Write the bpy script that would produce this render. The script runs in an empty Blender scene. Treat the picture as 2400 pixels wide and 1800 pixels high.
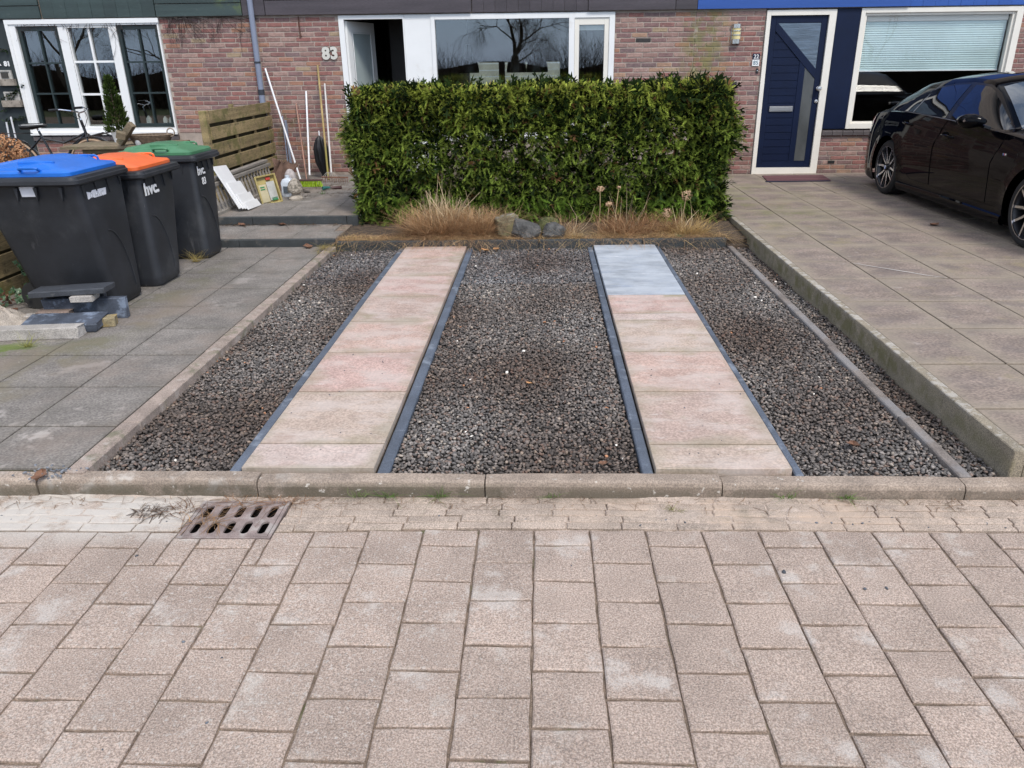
import bpy, math, random
import numpy as np
from mathutils import Matrix, Vector, Euler
PI = math.pi
sc = bpy.context.scene
COL = sc.collection
R = random.Random(7)
rng = np.random.default_rng(11)

# ------------------------------------------------------------------ camera
def make_camera():
    pi_, ro, ya = 0.3970, -0.0189, -0.0442
    fw = Vector((math.sin(ya)*math.cos(pi_), math.cos(ya)*math.cos(pi_), -math.sin(pi_)))
    rt = fw.cross(Vector((0, 0, 1))).normalized(); up = rt.cross(fw)
    c, s = math.cos(ro), math.sin(ro)
    r2 = rt*c + up*s; u2 = up*c - rt*s
    cam = bpy.data.cameras.new('camera'); o = bpy.data.objects.new('camera', cam); COL.objects.link(o)
    m = Matrix.Identity(4)
    for i in range(3):
        m[i][0] = r2[i]; m[i][1] = u2[i]; m[i][2] = -fw[i]
    m[0][3], m[1][3], m[2][3] = 0, 0, 1.6773
    o.matrix_world = m
    cam.sensor_fit = 'HORIZONTAL'; cam.sensor_width = 36; cam.lens = 36*1796.15/2400
    cam.clip_start = 0.05; cam.clip_end = 500
    sc.camera = o
make_camera()

# ------------------------------------------------------------------ world, sun, exposure
SUN_EL, SUN_AZ = math.radians(50), math.radians(150)      # azimuth clockwise from +Y
w = bpy.data.worlds.new('World'); sc.world = w; w.use_nodes = True
nt = w.node_tree; nt.nodes.clear()
def wn(t, **k):
    n = nt.nodes.new(t)
    for a, b in k.items(): setattr(n, a, b)
    return n
sky = wn('ShaderNodeTexSky', sky_type='NISHITA', sun_disc=False, sun_elevation=SUN_EL, sun_rotation=SUN_AZ)
sky.air_density = 1.0; sky.dust_density = .5; sky.ozone_density = 1.5
tc = wn('ShaderNodeTexCoord')
mp = wn('ShaderNodeMapping'); mp.inputs['Scale'].default_value = (1, 1, 2.2); mp.inputs['Location'].default_value = (.1, 1.3, .7)
nz = wn('ShaderNodeTexNoise'); nz.inputs['Scale'].default_value = 2.3; nz.inputs['Detail'].default_value = 7; nz.inputs['Roughness'].default_value = .6
rp = wn('ShaderNodeValToRGB'); rp.color_ramp.elements[0].position = .44; rp.color_ramp.elements[1].position = .64
nz2 = wn('ShaderNodeTexNoise'); nz2.inputs['Scale'].default_value = 4.0; nz2.inputs['Detail'].default_value = 5
rp2 = wn('ShaderNodeValToRGB')
rp2.color_ramp.elements[0].position = .3; rp2.color_ramp.elements[0].color = (7.0, 7.2, 7.7, 1)
rp2.color_ramp.elements[1].position = .7; rp2.color_ramp.elements[1].color = (12.5, 12.3, 12.2, 1)
mx = wn('ShaderNodeMix', data_type='RGBA')
bg = wn('ShaderNodeBackground'); bg.inputs['Strength'].default_value = .11
out = wn('ShaderNodeOutputWorld')
lk = nt.links.new
lk(tc.outputs['Generated'], mp.inputs['Vector']); lk(mp.outputs[0], nz.inputs['Vector']); lk(mp.outputs[0], nz2.inputs['Vector'])
lk(nz.outputs['Fac'], rp.inputs[0]); lk(nz2.outputs['Fac'], rp2.inputs[0])
lk(rp.outputs[0], mx.inputs['Factor']); lk(sky.outputs[0], mx.inputs['A']); lk(rp2.outputs[0], mx.inputs['B'])
sx = wn('ShaderNodeSeparateXYZ'); lk(tc.outputs['Generated'], sx.inputs[0])
hz = wn('ShaderNodeMapRange'); hz.interpolation_type = 'SMOOTHSTEP'; hz.inputs['From Min'].default_value = .28; hz.inputs['From Max'].default_value = .0; hz.inputs['To Max'].default_value = .8
lk(sx.outputs['Z'], hz.inputs['Value']); mh = wn('ShaderNodeMix', data_type='RGBA'); lk(hz.outputs[0], mh.inputs['Factor']); lk(mx.outputs['Result'], mh.inputs['A']); mh.inputs['B'].default_value = (4.6, 6.3, 9.2, 1)
lk(mh.outputs['Result'], bg.inputs['Color']); lk(bg.outputs[0], out.inputs[0])
sd = bpy.data.lights.new('sun', 'SUN'); sd.energy = 1.5; sd.angle = math.radians(14); sd.color = (1, .95, .87)
so = bpy.data.objects.new('sun', sd); COL.objects.link(so)
dv = Vector((math.sin(SUN_AZ)*math.cos(SUN_EL), math.cos(SUN_AZ)*math.cos(SUN_EL), math.sin(SUN_EL)))
so.rotation_euler = dv.to_track_quat('Z', 'Y').to_euler(); so.location = (5, -5, 10)
sc.view_settings.view_transform = 'Standard'; sc.view_settings.look = 'None'
sc.view_settings.exposure = 0.75; sc.view_settings.gamma = 1; sc.view_settings.use_curve_mapping = False
sc.cycles.max_bounces = 8; sc.cycles.transparent_max_bounces = 12
sc.cycles.caustics_reflective = False; sc.cycles.caustics_refractive = False

# ------------------------------------------------------------------ material kit
class NB:
    def __init__(s, name):
        s.m = bpy.data.materials.new(name); s.m.use_nodes = True; s.t = s.m.node_tree; s.t.nodes.clear()
        s.p = s.n('ShaderNodeBsdfPrincipled'); s.o = s.n('ShaderNodeOutputMaterial'); s.l(s.p.outputs[0], s.o.inputs[0])
        s.g = s.n('ShaderNodeNewGeometry')
    def n(s, t, **k):
        x = s.t.nodes.new(t)
        for a, b in k.items(): setattr(x, a, b)
        return x
    def l(s, a, b): s.t.links.new(a, b)
    def put(s, sock, v):
        if hasattr(v, 'is_linked') or hasattr(v, 'links'): s.l(v, sock)
        else: sock.default_value = v
    def noise(s, scale, detail=4, rough=.55, vec=None, stretch=None, dist=0, w=None):
        x = s.n('ShaderNodeTexNoise'); x.inputs['Scale'].default_value = scale; x.inputs['Detail'].default_value = detail
        x.inputs['Roughness'].default_value = rough; x.inputs['Distortion'].default_value = dist
        v = vec or s.g.outputs['Position']
        if stretch:
            mp = s.n('ShaderNodeMapping'); mp.inputs['Scale'].default_value = stretch; s.l(v, mp.inputs['Vector']); v = mp.outputs[0]
        s.l(v, x.inputs['Vector'])
        return x.outputs['Fac']
    def ramp(s, v, a, b):           # smooth 0..1 between a and b
        x = s.n('ShaderNodeMapRange'); x.interpolation_type = 'SMOOTHSTEP'
        x.inputs['From Min'].default_value = a; x.inputs['From Max'].default_value = b; s.l(v, x.inputs['Value']); return x.outputs[0]
    def math(s, op, a, b=0.0, c=None):
        x = s.n('ShaderNodeMath', operation=op); s.put(x.inputs[0], a); s.put(x.inputs[1], b)
        if c is not None: s.put(x.inputs[2], c)
        return x.outputs[0]
    def mix(s, f, a, b, mode='MIX'):
        x = s.n('ShaderNodeMix', data_type='RGBA', blend_type=mode)
        s.put(x.inputs['Factor'], f)
        for k, v in (('A', a), ('B', b)):
            if isinstance(v, tuple) and len(v) == 3: v = v + (1,)
            s.put(x.inputs[k], v)
        return x.outputs['Result']
    def bumpit(s, h, strength, dist=.002, prev=None):
        x = s.n('ShaderNodeBump'); x.inputs['Strength'].default_value = strength; x.inputs['Distance'].default_value = dist
        s.l(h, x.inputs['Height'])
        if prev is not None: s.l(prev, x.inputs['Normal'])
        return x.outputs[0]
def sc3(c, k): return tuple(min(1, v*k) for v in c)
MATS = {}
def M(name, col, rough=.75, var=.18, vs=6, fvar=.0, fs=250, bump=.0, bs=120, bd=.002, rnd=0, hue=0, metal=0, coat=0, stains=(), stretch=None, attr=None, cols=None, spec=.5, obj=False):
    """base colour x world-space noise, per-object tint, optional shaped stains [(colour, scale, lo, hi, amount, ellipsoid)]"""
    if name in MATS: return MATS[name]
    b = NB(name); c = tuple(col)
    vec = None
    if obj:
        tcn = b.n('ShaderNodeTexCoord'); vec = tcn.outputs['Object']
    if attr:
        a = b.n('ShaderNodeAttribute'); a.attribute_name = attr; base = a.outputs['Color']
    elif cols:
        oi = b.n('ShaderNodeObjectInfo'); rp = b.n('ShaderNodeValToRGB'); rp.color_ramp.interpolation = 'CONSTANT'
        e = rp.color_ramp.elements
        while len(e) < len(cols): e.new(.5)
        tot = sum(w_ for _, w_ in cols); acc = 0
        for i, (cc, w_) in enumerate(cols): e[i].position = acc/tot; e[i].color = cc + (1,); acc += w_
        b.l(oi.outputs['Random'], rp.inputs[0]); base = rp.outputs[0]
    else: base = None
    n1 = b.noise(vs, 5, .6, vec=vec, stretch=stretch)
    f1 = b.ramp(n1, .3, .7)
    v1 = b.math('MULTIPLY_ADD', f1, 2*var, 1-var)
    if fvar:
        n2 = b.noise(fs, 2, .6, vec=vec, stretch=stretch)
        v2 = b.math('MULTIPLY_ADD', b.ramp(n2, .3, .7), 2*fvar, 1-fvar); v1 = b.math('MULTIPLY', v1, v2)
    if rnd:
        oi = b.n('ShaderNodeObjectInfo'); v3 = b.math('MULTIPLY_ADD', oi.outputs['Random'], 2*rnd, 1-rnd); v1 = b.math('MULTIPLY', v1, v3)
    src = base if base is not None else c + (1,)
    vm = b.n('ShaderNodeVectorMath', operation='SCALE')
    if base is not None: b.l(base, vm.inputs[0])
    else: vm.inputs[0].default_value = c
    b.l(v1, vm.inputs['Scale']); colr = vm.outputs[0]
    for st in stains:
        sc_, ssc, lo, hi, amt = st[:5]
        m_ = b.ramp(b.noise(ssc, 6, .65, stretch=(st[6] if len(st) > 6 else None)), lo, hi)
        m_ = b.math('MULTIPLY', m_, amt)
        if len(st) > 5 and st[5]:
            cx, cy, cz, rx, ry, rz = st[5]
            mp = b.n('ShaderNodeMapping'); mp.vector_type = 'POINT'
            mp.inputs['Location'].default_value = (-cx/rx, -cy/ry, -cz/rz); mp.inputs['Scale'].default_value = (1/rx, 1/ry, 1/rz)
            b.l(b.g.outputs['Position'], mp.inputs['Vector'])
            ln = b.n('ShaderNodeVectorMath', operation='LENGTH'); b.l(mp.outputs[0], ln.inputs[0])
            m_ = b.math('MULTIPLY', m_, b.ramp(ln.outputs['Value'], 1.0, .35))
        colr = b.mix(m_, colr, sc_)
    b.l(colr, b.p.inputs['Base Color'])
    b.p.inputs['Roughness'].default_value = rough; b.p.inputs['Metallic'].default_value = metal
    b.p.inputs['Specular IOR Level'].default_value = spec
    if coat: b.p.inputs['Coat Weight'].default_value = coat; b.p.inputs['Coat Roughness'].default_value = .03
    if bump:
        h = b.noise(bs, 4, .6, vec=vec, stretch=stretch)
        b.l(b.bumpit(h, bump, bd), b.p.inputs['Normal'])
    MATS[name] = b.m
    return b.m
def glass(name, tint=(.9, .95, .95), refl=.06, rough=0.0):   # refl: reflectance of one face seen square on
    if name in MATS: return MATS[name]
    m = bpy.data.materials.new(name); m.use_nodes = True; t = m.node_tree; t.nodes.clear()
    o = t.nodes.new('ShaderNodeOutputMaterial'); mi = t.nodes.new('ShaderNodeMixShader')
    tr = t.nodes.new('ShaderNodeBsdfTransparent'); tr.inputs[0].default_value = tint + (1,)
    gl = t.nodes.new('ShaderNodeBsdfGlossy'); gl.inputs['Roughness'].default_value = rough
    fr0 = t.nodes.new('ShaderNodeLayerWeight'); fr0.inputs[0].default_value = .5
    fr = t.nodes.new('ShaderNodeMath'); fr.operation = 'POWER'; fr.inputs[1].default_value = 4.0; t.links.new(fr0.outputs['Facing'], fr.inputs[0])
    ma = t.nodes.new('ShaderNodeMath'); ma.operation = 'MULTIPLY_ADD'; ma.inputs[1].default_value = .9; ma.inputs[2].default_value = refl; ma.use_clamp = True
    t.links.new(fr.outputs[0], ma.inputs[0]); t.links.new(ma.outputs[0], mi.inputs[0])
    t.links.new(tr.outputs[0], mi.inputs[1]); t.links.new(gl.outputs[0], mi.inputs[2]); t.links.new(mi.outputs[0], o.inputs[0])
    MATS[name] = m
    return m

# ------------------------------------------------------------------ object kit
WM = {}
def wmat(o): return WM[o.name] if o is not None else Matrix.Identity(4)
def props(o, label=None, cat=None, group=None, kind=None):
    if label: o['label'] = label
    if cat: o['category'] = cat
    if group: o['group'] = group
    if kind: o['kind'] = kind
def thing(name, label, cat, loc=(0, 0, 0), rotz=0, group=None, kind=None):
    o = bpy.data.objects.new(name, None); COL.objects.link(o); o.empty_display_size = .1
    m = Matrix.Translation(loc) @ Matrix.Rotation(rotz, 4, 'Z'); o.matrix_basis = m; WM[o.name] = m
    props(o, label, cat, group, kind); return o
FS = .0068
FM = Matrix.Translation((0, 11.26, 0)) @ Matrix(((1, 0, 0, 0), (0, 1, 0, 0), (-FS, 0, 1, FS*3.5), (0, 0, 0, 1)))
FR = math.atan(FS)
def F(x, y, z): return (x, 11.26+y, z-FS*(x-3.5))     # facade coordinates (y<0 towards the street) to the world
class MB:
    def __init__(s): s.v = []; s.f = []; s.c = []
    def add(s, vs, fs, T=None):
        b = len(s.v)
        if T is not None: vs = [tuple(T @ Vector(v)) for v in vs]
        s.v += [tuple(v) for v in vs]; s.f += [tuple(i+b for i in f) for f in fs]; return s
    def box(s, x0, x1, y0, y1, z0, z1, T=None, fn=None, bev=0):
        if bev:
            e = bev; P = []
            for (X, Y) in ((x0+e, y0), (x1-e, y0), (x1, y0+e), (x1, y1-e), (x1-e, y1), (x0+e, y1), (x0, y1-e), (x0, y0+e)): P.append((X, Y))
            I = [(x0+e if X < (x0+x1)/2 else x1-e, y0+e if Y < (y0+y1)/2 else y1-e) for X, Y in P]
            vs = [(X, Y, z0) for X, Y in P]+[(X, Y, z1-e) for X, Y in P]+[(X, Y, z1) for X, Y in ((x0+e, y0+e), (x1-e, y0+e), (x1-e, y1-e), (x0+e, y1-e))]
            fs = [tuple(reversed(range(8)))]+[(i, (i+1) % 8, 8+(i+1) % 8, 8+i) for i in range(8)]
            q = [16, 17, 17, 18, 18, 19, 19, 16]
            for i in range(8):
                a, b_ = q[i], q[(i+1) % 8]
                fs.append((8+i, 8+(i+1) % 8, b_, a) if a != b_ else (8+i, 8+(i+1) % 8, a))
            fs.append((16, 17, 18, 19))
        else:
            vs = [(x0, y0, z0), (x1, y0, z0), (x1, y1, z0), (x0, y1, z0), (x0, y0, z1), (x1, y0, z1), (x1, y1, z1), (x0, y1, z1)]
            fs = [(3, 2, 1, 0), (4, 5, 6, 7), (0, 1, 5, 4), (1, 2, 6, 5), (2, 3, 7, 6), (3, 0, 4, 7)]
        if fn: vs = [fn(*v) for v in vs]
        return s.add(vs, fs, T)
    def prism(s, poly, a, b, axis='y', T=None, fn=None):
        """polygon in 2D extruded from a to b along axis; poly counter-clockwise seen from -axis side for y"""
        n = len(poly)
        def P(p, d):
            return {'y': (p[0], d, p[1]), 'x': (d, p[0], p[1]), 'z': (p[0], p[1], d)}[axis]
        vs = [P(p, a) for p in poly]+[P(p, b) for p in poly]
        fs = [tuple(range(n)), tuple(reversed(range(n, 2*n)))]+[(i, i+n, (i+1) % n+n, (i+1) % n) for i in range(n)]
        if fn: vs = [fn(*v) for v in vs]
        return s.add(vs, fs, T)
    def tube(s, pts, r, n=8, cap=True, T=None):
        pts = [Vector(p) for p in pts]; rs = r if isinstance(r, (list, tuple)) else [r]*len(pts)
        vs = []; fs = []; up = Vector((0, 0, 1)); prev = None
        for i, p in enumerate(pts):
            d = (pts[min(i+1, len(pts)-1)]-pts[max(i-1, 0)]); d = d.normalized() if d.length > 1e-9 else Vector((0, 0, 1))
            if prev is None:
                a = d.cross(up) if abs(d.z) < .95 else d.cross(Vector((1, 0, 0)))
            else: a = prev - d*prev.dot(d)
            a.normalize(); prev = a; b_ = d.cross(a)
            for k in range(n):
                t = 2*PI*k/n; vs.append(tuple(p+(a*math.cos(t)+b_*math.sin(t))*rs[i]))
        for i in range(len(pts)-1):
            for k in range(n): fs.append((i*n+k, i*n+(k+1) % n, (i+1)*n+(k+1) % n, (i+1)*n+k))
        if cap: fs.append(tuple(reversed(range(n)))); fs.append(tuple(range((len(pts)-1)*n, len(pts)*n)))
        return s.add(vs, fs, T)
    def lathe(s, prof, n=16, T=None, close=False, ax='z', cap=True):
        vs = []; fs = []
        for r_, z in prof:
            for k in range(n):
                t = 2*PI*k/n; c_, s_ = r_*math.cos(t), r_*math.sin(t)
                vs.append({'z': (c_, s_, z), 'x': (z, c_, s_), 'y': (s_, z, c_)}[ax])
        m = len(prof)
        for i in range(m-1 if not close else m):
            j = (i+1) % m
            for k in range(n): fs.append((i*n+k, i*n+(k+1) % n, j*n+(k+1) % n, j*n+k))
        if not close and cap: fs.append(tuple(reversed(range(n)))); fs.append(tuple(range((m-1)*n, m*n)))
        return s.add(vs, fs, T)
    def grid(s, fn, nu, nv, T=None):
        vs = [fn(i/nu, j/nv) for i in range(nu+1) for j in range(nv+1)]
        fs = [(i*(nv+1)+j, (i+1)*(nv+1)+j, (i+1)*(nv+1)+j+1, i*(nv+1)+j+1) for i in range(nu) for j in range(nv)]
        return s.add(vs, fs, T)
    def build(s, name, mat, parent=None, smooth=False, label=None, cat=None, group=None, kind=None, origin=None, fix=False):
        me = bpy.data.meshes.new(name)
        vs = s.v; inv = None
        if parent is not None: inv = wmat(parent).inverted()
        o = bpy.data.objects.new(name, me)
        T = Matrix.Identity(4)
        if origin is not None and parent is None: T = Matrix.Translation(origin)
        m = (wmat(parent) if parent is not None else T)
        iv = m.inverted()
        me.from_pydata([tuple(iv @ Vector(v)) for v in vs], [], s.f); me.update()
        if fix:
            import bmesh
            bm = bmesh.new(); bm.from_mesh(me); bmesh.ops.remove_doubles(bm, verts=bm.verts, dist=1e-5)
            bmesh.ops.recalc_face_normals(bm, faces=bm.faces); bm.to_mesh(me); bm.free()
        if smooth:
            me.polygons.foreach_set('use_smooth', [True]*len(me.polygons))
            if smooth != 'all': me.set_sharp_from_angle(angle=math.radians(40 if smooth is True else smooth))
        me.materials.append(mat)
        COL.objects.link(o)
        if parent is not None: o.parent = parent; o.matrix_basis = Matrix.Identity(4)
        else: o.matrix_basis = m
        WM[o.name] = m
        props(o, label, cat, group, kind)
        return o
def inst(me, name, loc, parent=None, rot=(0, 0, 0), scale=(1, 1, 1)):
    """one more object on shared mesh data, placed in world coordinates"""
    o = bpy.data.objects.new(name, me); COL.objects.link(o)
    m = Matrix.Translation(loc) @ Euler(rot).to_matrix().to_4x4() @ Matrix.Diagonal((*scale, 1))
    WM[o.name] = m
    if parent is not None: o.parent = parent; m = wmat(parent).inverted() @ m
    o.matrix_basis = m
    return o
def meshdata(mb, name, mat, smooth=False):
    me = bpy.data.meshes.new(name); me.from_pydata(mb.v, [], mb.f); me.update(); me.materials.append(mat)
    if smooth: me.polygons.foreach_set('use_smooth', [True]*len(me.polygons))
    return me
def npmesh(name, V, Fc, mat, colors=None, parent=None, smooth=False, **k):
    """V (n,3), Fc (m,k) arrays, optional per-vertex colours"""
    me = bpy.data.meshes.new(name); n, m, kk = len(V), len(Fc), Fc.shape[1]
    if parent is not None:
        iv = np.array(wmat(parent).inverted()); V = V @ iv[:3, :3].T + iv[:3, 3]
    me.vertices.add(n); me.vertices.foreach_set('co', V.astype(np.float32).ravel())
    me.loops.add(m*kk); me.loops.foreach_set('vertex_index', Fc.astype(np.int32).ravel())
    me.polygons.add(m); me.polygons.foreach_set('loop_start', np.arange(0, m*kk, kk, dtype=np.int32))
    if smooth: me.polygons.foreach_set('use_smooth', np.ones(m, dtype=bool))
    me.update(calc_edges=True)
    if colors is not None:
        a = me.color_attributes.new('tint', 'FLOAT_COLOR', 'POINT')
        cc = np.ones((n, 4), np.float32); cc[:, :3] = colors; a.data.foreach_set('color', cc.ravel())
    me.materials.append(mat)
    o = bpy.data.objects.new(name, me); COL.objects.link(o)
    if parent is not None: o.parent = parent
    WM[o.name] = wmat(parent) if parent is not None else Matrix.Identity(4)
    props(o, **k); return o
def text(s_, size, T, mat, name, parent=None, bold=0.0, ext=.001, align='LEFT', sx=1.0, **k):
    cu = bpy.data.curves.new(name, 'FONT'); cu.body = s_; cu.size = size; cu.offset = bold; cu.extrude = ext; cu.align_x = align
    cu.resolution_u = 4
    o = bpy.data.objects.new('tmp', cu); COL.objects.link(o)
    bpy.context.view_layer.update()
    me = bpy.data.meshes.new_from_object(o.evaluated_get(bpy.context.evaluated_depsgraph_get()))
    bpy.data.objects.remove(o); bpy.data.curves.remove(cu)
    mb = MB(); mb.add([(v.co.x*sx, v.co.y, v.co.z) for v in me.vertices], [tuple(p.vertices) for p in me.polygons], T)
    bpy.data.meshes.remove(me)
    return mb.build(name, mat, parent, **k)
def clip(poly, a, b, c):          # keep the side a*x+b*y+c>=0
    out = []
    for i in range(len(poly)):
        p, q = poly[i], poly[(i+1) % len(poly)]; dp, dq = a*p[0]+b*p[1]+c, a*q[0]+b*q[1]+c
        if dp >= 0: out.append(p)
        if dp*dq < 0: t = dp/(dp-dq); out.append((p[0]+(q[0]-p[0])*t, p[1]+(q[1]-p[1])*t))
    return out
def noise2(x, y, s=0):
    return math.sin(x*2.1+s)+math.sin(y*3.3+s*1.7+x)*.7+math.sin(x*5.7-y*4.1+s*2.3)*.4
# ================================================================== GROUND AND PAVING
DUST = (.56, .52, .47)
m_road = M('concrete_tile', (.375, .292, .243), rough=.9, var=.13, vs=3.5, fvar=.42, fs=170, bump=.55, bs=230, bd=.004, rnd=.09,
           stains=[(DUST, 5, .56, .72, .55, None), ((.62, .59, .55), 60, .56, .64, .5, (-.9, 2.0, 0, 1.3, 1.1, 1)), ((.62, .58, .54), 3.2, .55, .66, .5, None), ((.40, .24, .15), 4.5, .66, .76, .45, None),
                   (DUST, 9, .3, .5, .8, (-1.9, 2.62, 0, .95, .28, 1)), ((.23, .20, .17), 2.2, .5, .75, .3, None), ((.27, .19, .13), 230, .52, .62, .6, None), ((.78, .7, .6), 300, .57, .65, .7, None), ((.17, .16, .155), 280, .60, .68, .6, None)])
m_gut = M('gutter_brick_concrete', (.40, .32, .26), rough=.9, var=.15, vs=6, fvar=.38, fs=190, bump=.5, bs=230, bd=.004, rnd=.1,
          stains=[(DUST, 9, .3, .5, .85, (-1.95, 2.64, 0, 1.0, .28, 1)), ((.5, .38, .29), 3, .4, .6, .7, (.9, 2.68, 0, 1.1, .2, 1)), ((.2, .17, .12), 7, .55, .7, .4, None), ((.75, .7, .62), 330, .6, .68, .5, None)])
m_joint = M('joint_dirt', (.22, .165, .125), rough=1, var=.35, vs=25, fvar=.4, fs=300, bump=.8, bs=300, bd=.006,
            stains=[((.09, .11, .035), 9, .58, .68, .8, None), ((.33, .27, .2), 4, .5, .7, .6, None)])
m_soil = M('soil', (.085, .06, .042), rough=1, var=.4, vs=18, fvar=.5, fs=160, bump=1, bs=120, bd=.01)
m_kerb = M('kerb_concrete', (.34, .27, .215), rough=.9, var=.2, vs=7, fvar=.3, fs=150, bump=.5, bs=200, bd=.003, rnd=.08,
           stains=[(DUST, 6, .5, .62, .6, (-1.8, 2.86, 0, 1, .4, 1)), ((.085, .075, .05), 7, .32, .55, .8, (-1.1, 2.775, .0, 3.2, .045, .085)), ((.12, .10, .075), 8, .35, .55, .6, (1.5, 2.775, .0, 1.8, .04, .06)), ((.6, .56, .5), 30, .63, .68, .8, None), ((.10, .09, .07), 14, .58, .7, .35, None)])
m_slabL = M('grey_slab', (.215, .194, .174), rough=.85, var=.16, vs=5, fvar=.32, fs=85, bump=.5, bs=90, bd=.003, rnd=.08, stretch=(1, 1.0, 1),
            stains=[((.14, .135, .07), 3.2, .44, .62, .65, (-2.95, 5.0, .08, .42, 2.4, .3)), ((.50, .45, .41), 7, .54, .68, .7, (-2.25, 3.1, .08, .9, .7, .3)),
                    ((.45, .41, .38), 3.5, .58, .7, .45, None), ((.42, .38, .35), 22, .62, .70, .5, None), ((.26, .2, .16), 1.6, .45, .65, .45, None), ((.12, .17, .03), 5, .45, .6, .9, (-3.45, 4.35, .08, .45, .22, .3))])
m_slabR = M('driveway_slab', (.255, .20, .165), rough=.82, var=.18, vs=5, fvar=.32, fs=75, bump=.5, bs=100, bd=.003, rnd=.06, stretch=(.8, 1.3, 1),
            stains=[((.15, .125, .115), 4.3, .42, .64, .5, None, (1, 1.5, 1)), ((.30, .25, .14), 2.1, .55, .72, .6, None), ((.21, .21, .09), 2.6, .42, .62, .65, (2.4, 9.2, .17, 1.0, 2.6, .4)), ((.47, .42, .39), 13, .6, .7, .35, None)])
m_pink = M('sandstone_slab', (.5, .4, .3), cols=[((.475, .355, .30), 3), ((.50, .345, .30), 3), ((.46, .36, .295), 2), ((.50, .40, .355), 2), ((.475, .335, .28), 2)], rough=.85, var=.10, vs=5, fvar=.22, fs=90, bump=.45, bs=110, bd=.003, rnd=.05,
           stains=[((.57, .49, .445), 3.5, .42, .62, .6, None, (1, 2, 1)), ((.27, .245, .14), 2.6, .56, .68, .55, None), ((.35, .235, .19), 2.3, .50, .66, .5, None), ((.66, .6, .56), 11, .60, .70, .45, None, (1, 2.5, 1)), ((.27, .22, .185), 7, .60, .68, .45, None, (1, 3, 1))])
m_blue = M('bluestone_slab', (.36, .39, .43), rough=.7, var=.2, vs=4, fvar=.10, fs=150, bump=.3, bs=110, bd=.002, stains=[((.50, .53, .57), 3.2, .40, .62, .7, None, (1, 2.6, 1)), ((.25, .31, .42), 4, .52, .70, .5, None, (1, 3, 1)), ((.6, .61, .63), 16, .56, .68, .4, None, (1, 4, 1))])
m_char = M('charcoal_edging', (.10, .12, .155), rough=.6, var=.2, vs=5, fvar=.2, fs=140, bump=.3, bs=130, rnd=.12, stains=[((.30, .34, .40), 8, .55, .68, .55, None)])
m_edgL = M('weathered_edging', (.32, .255, .215), rough=.9, var=.2, vs=8, fvar=.25, fs=150, bump=.5, bs=180, bd=.003, stains=[((.11, .12, .06), 9, .5, .66, .6, None), ((.5, .45, .4), 12, .55, .66, .5, None)])
m_edgR = M('grey_edging', (.21, .18, .16), rough=.9, var=.2, vs=8, fvar=.25, fs=150, bump=.5, bs=180, bd=.003, stains=[((.28, .28, .29), 3, .45, .6, .5, None)])
m_wall = M('mossy_concrete', (.27, .23, .17), rough=.9, var=.15, vs=7, fvar=.35, fs=170, bump=.5, bs=200, bd=.003,
           stains=[((.135, .125, .045), 8, .38, .6, .75, (1.935, 5.5, .10, .025, 4, .08)), ((.55, .52, .48), 20, .45, .6, .7, (1.96, 5.5, .20, .3, 6, .05))])
m_dark = M('dark_edging', (.045, .05, .052), rough=.75, var=.2, vs=8, fvar=.2, fs=150, bump=.4, bs=180, stains=[((.16, .14, .12), 9, .55, .7, .6, None)])

_g = MB()
for (a, b, c, d) in ((-70, -1.43, -70, 70), (-1.06, 70, -70, 70), (-1.43, -1.06, -70, 2.442), (-1.43, -1.06, 2.737, 70)): _g.box(a, b, c, d, -.45, -.06)
_g.build('ground', m_soil, kind='structure')

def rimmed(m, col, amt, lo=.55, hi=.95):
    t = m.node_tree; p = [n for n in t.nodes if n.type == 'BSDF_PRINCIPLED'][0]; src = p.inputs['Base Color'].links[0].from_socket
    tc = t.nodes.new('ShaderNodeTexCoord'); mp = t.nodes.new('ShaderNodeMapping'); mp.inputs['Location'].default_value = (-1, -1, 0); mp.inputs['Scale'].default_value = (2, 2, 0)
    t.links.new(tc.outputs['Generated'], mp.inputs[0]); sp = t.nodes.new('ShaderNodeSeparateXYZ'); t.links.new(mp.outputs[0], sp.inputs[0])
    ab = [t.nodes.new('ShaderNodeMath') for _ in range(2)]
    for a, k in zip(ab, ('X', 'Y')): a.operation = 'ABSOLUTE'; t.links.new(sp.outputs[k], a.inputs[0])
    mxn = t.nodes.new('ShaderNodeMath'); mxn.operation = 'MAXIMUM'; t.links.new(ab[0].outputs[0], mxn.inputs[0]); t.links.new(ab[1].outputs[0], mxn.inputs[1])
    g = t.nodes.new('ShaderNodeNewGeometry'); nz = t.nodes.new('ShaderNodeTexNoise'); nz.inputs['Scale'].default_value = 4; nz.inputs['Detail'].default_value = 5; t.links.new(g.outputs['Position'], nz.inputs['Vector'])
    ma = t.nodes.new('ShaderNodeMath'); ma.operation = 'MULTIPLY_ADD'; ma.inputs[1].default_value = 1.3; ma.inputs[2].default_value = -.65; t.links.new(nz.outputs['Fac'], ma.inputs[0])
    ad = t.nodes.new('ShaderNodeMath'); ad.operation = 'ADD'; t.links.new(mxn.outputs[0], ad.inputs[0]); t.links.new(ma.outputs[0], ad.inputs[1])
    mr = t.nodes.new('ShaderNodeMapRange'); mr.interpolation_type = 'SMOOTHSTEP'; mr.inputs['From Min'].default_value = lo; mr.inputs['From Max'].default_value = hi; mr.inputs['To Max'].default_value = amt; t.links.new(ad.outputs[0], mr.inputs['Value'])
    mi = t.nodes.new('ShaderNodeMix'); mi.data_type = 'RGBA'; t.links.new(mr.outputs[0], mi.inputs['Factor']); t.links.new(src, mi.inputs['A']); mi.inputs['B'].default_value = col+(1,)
    t.links.new(mi.outputs['Result'], p.inputs['Base Color'])
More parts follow.
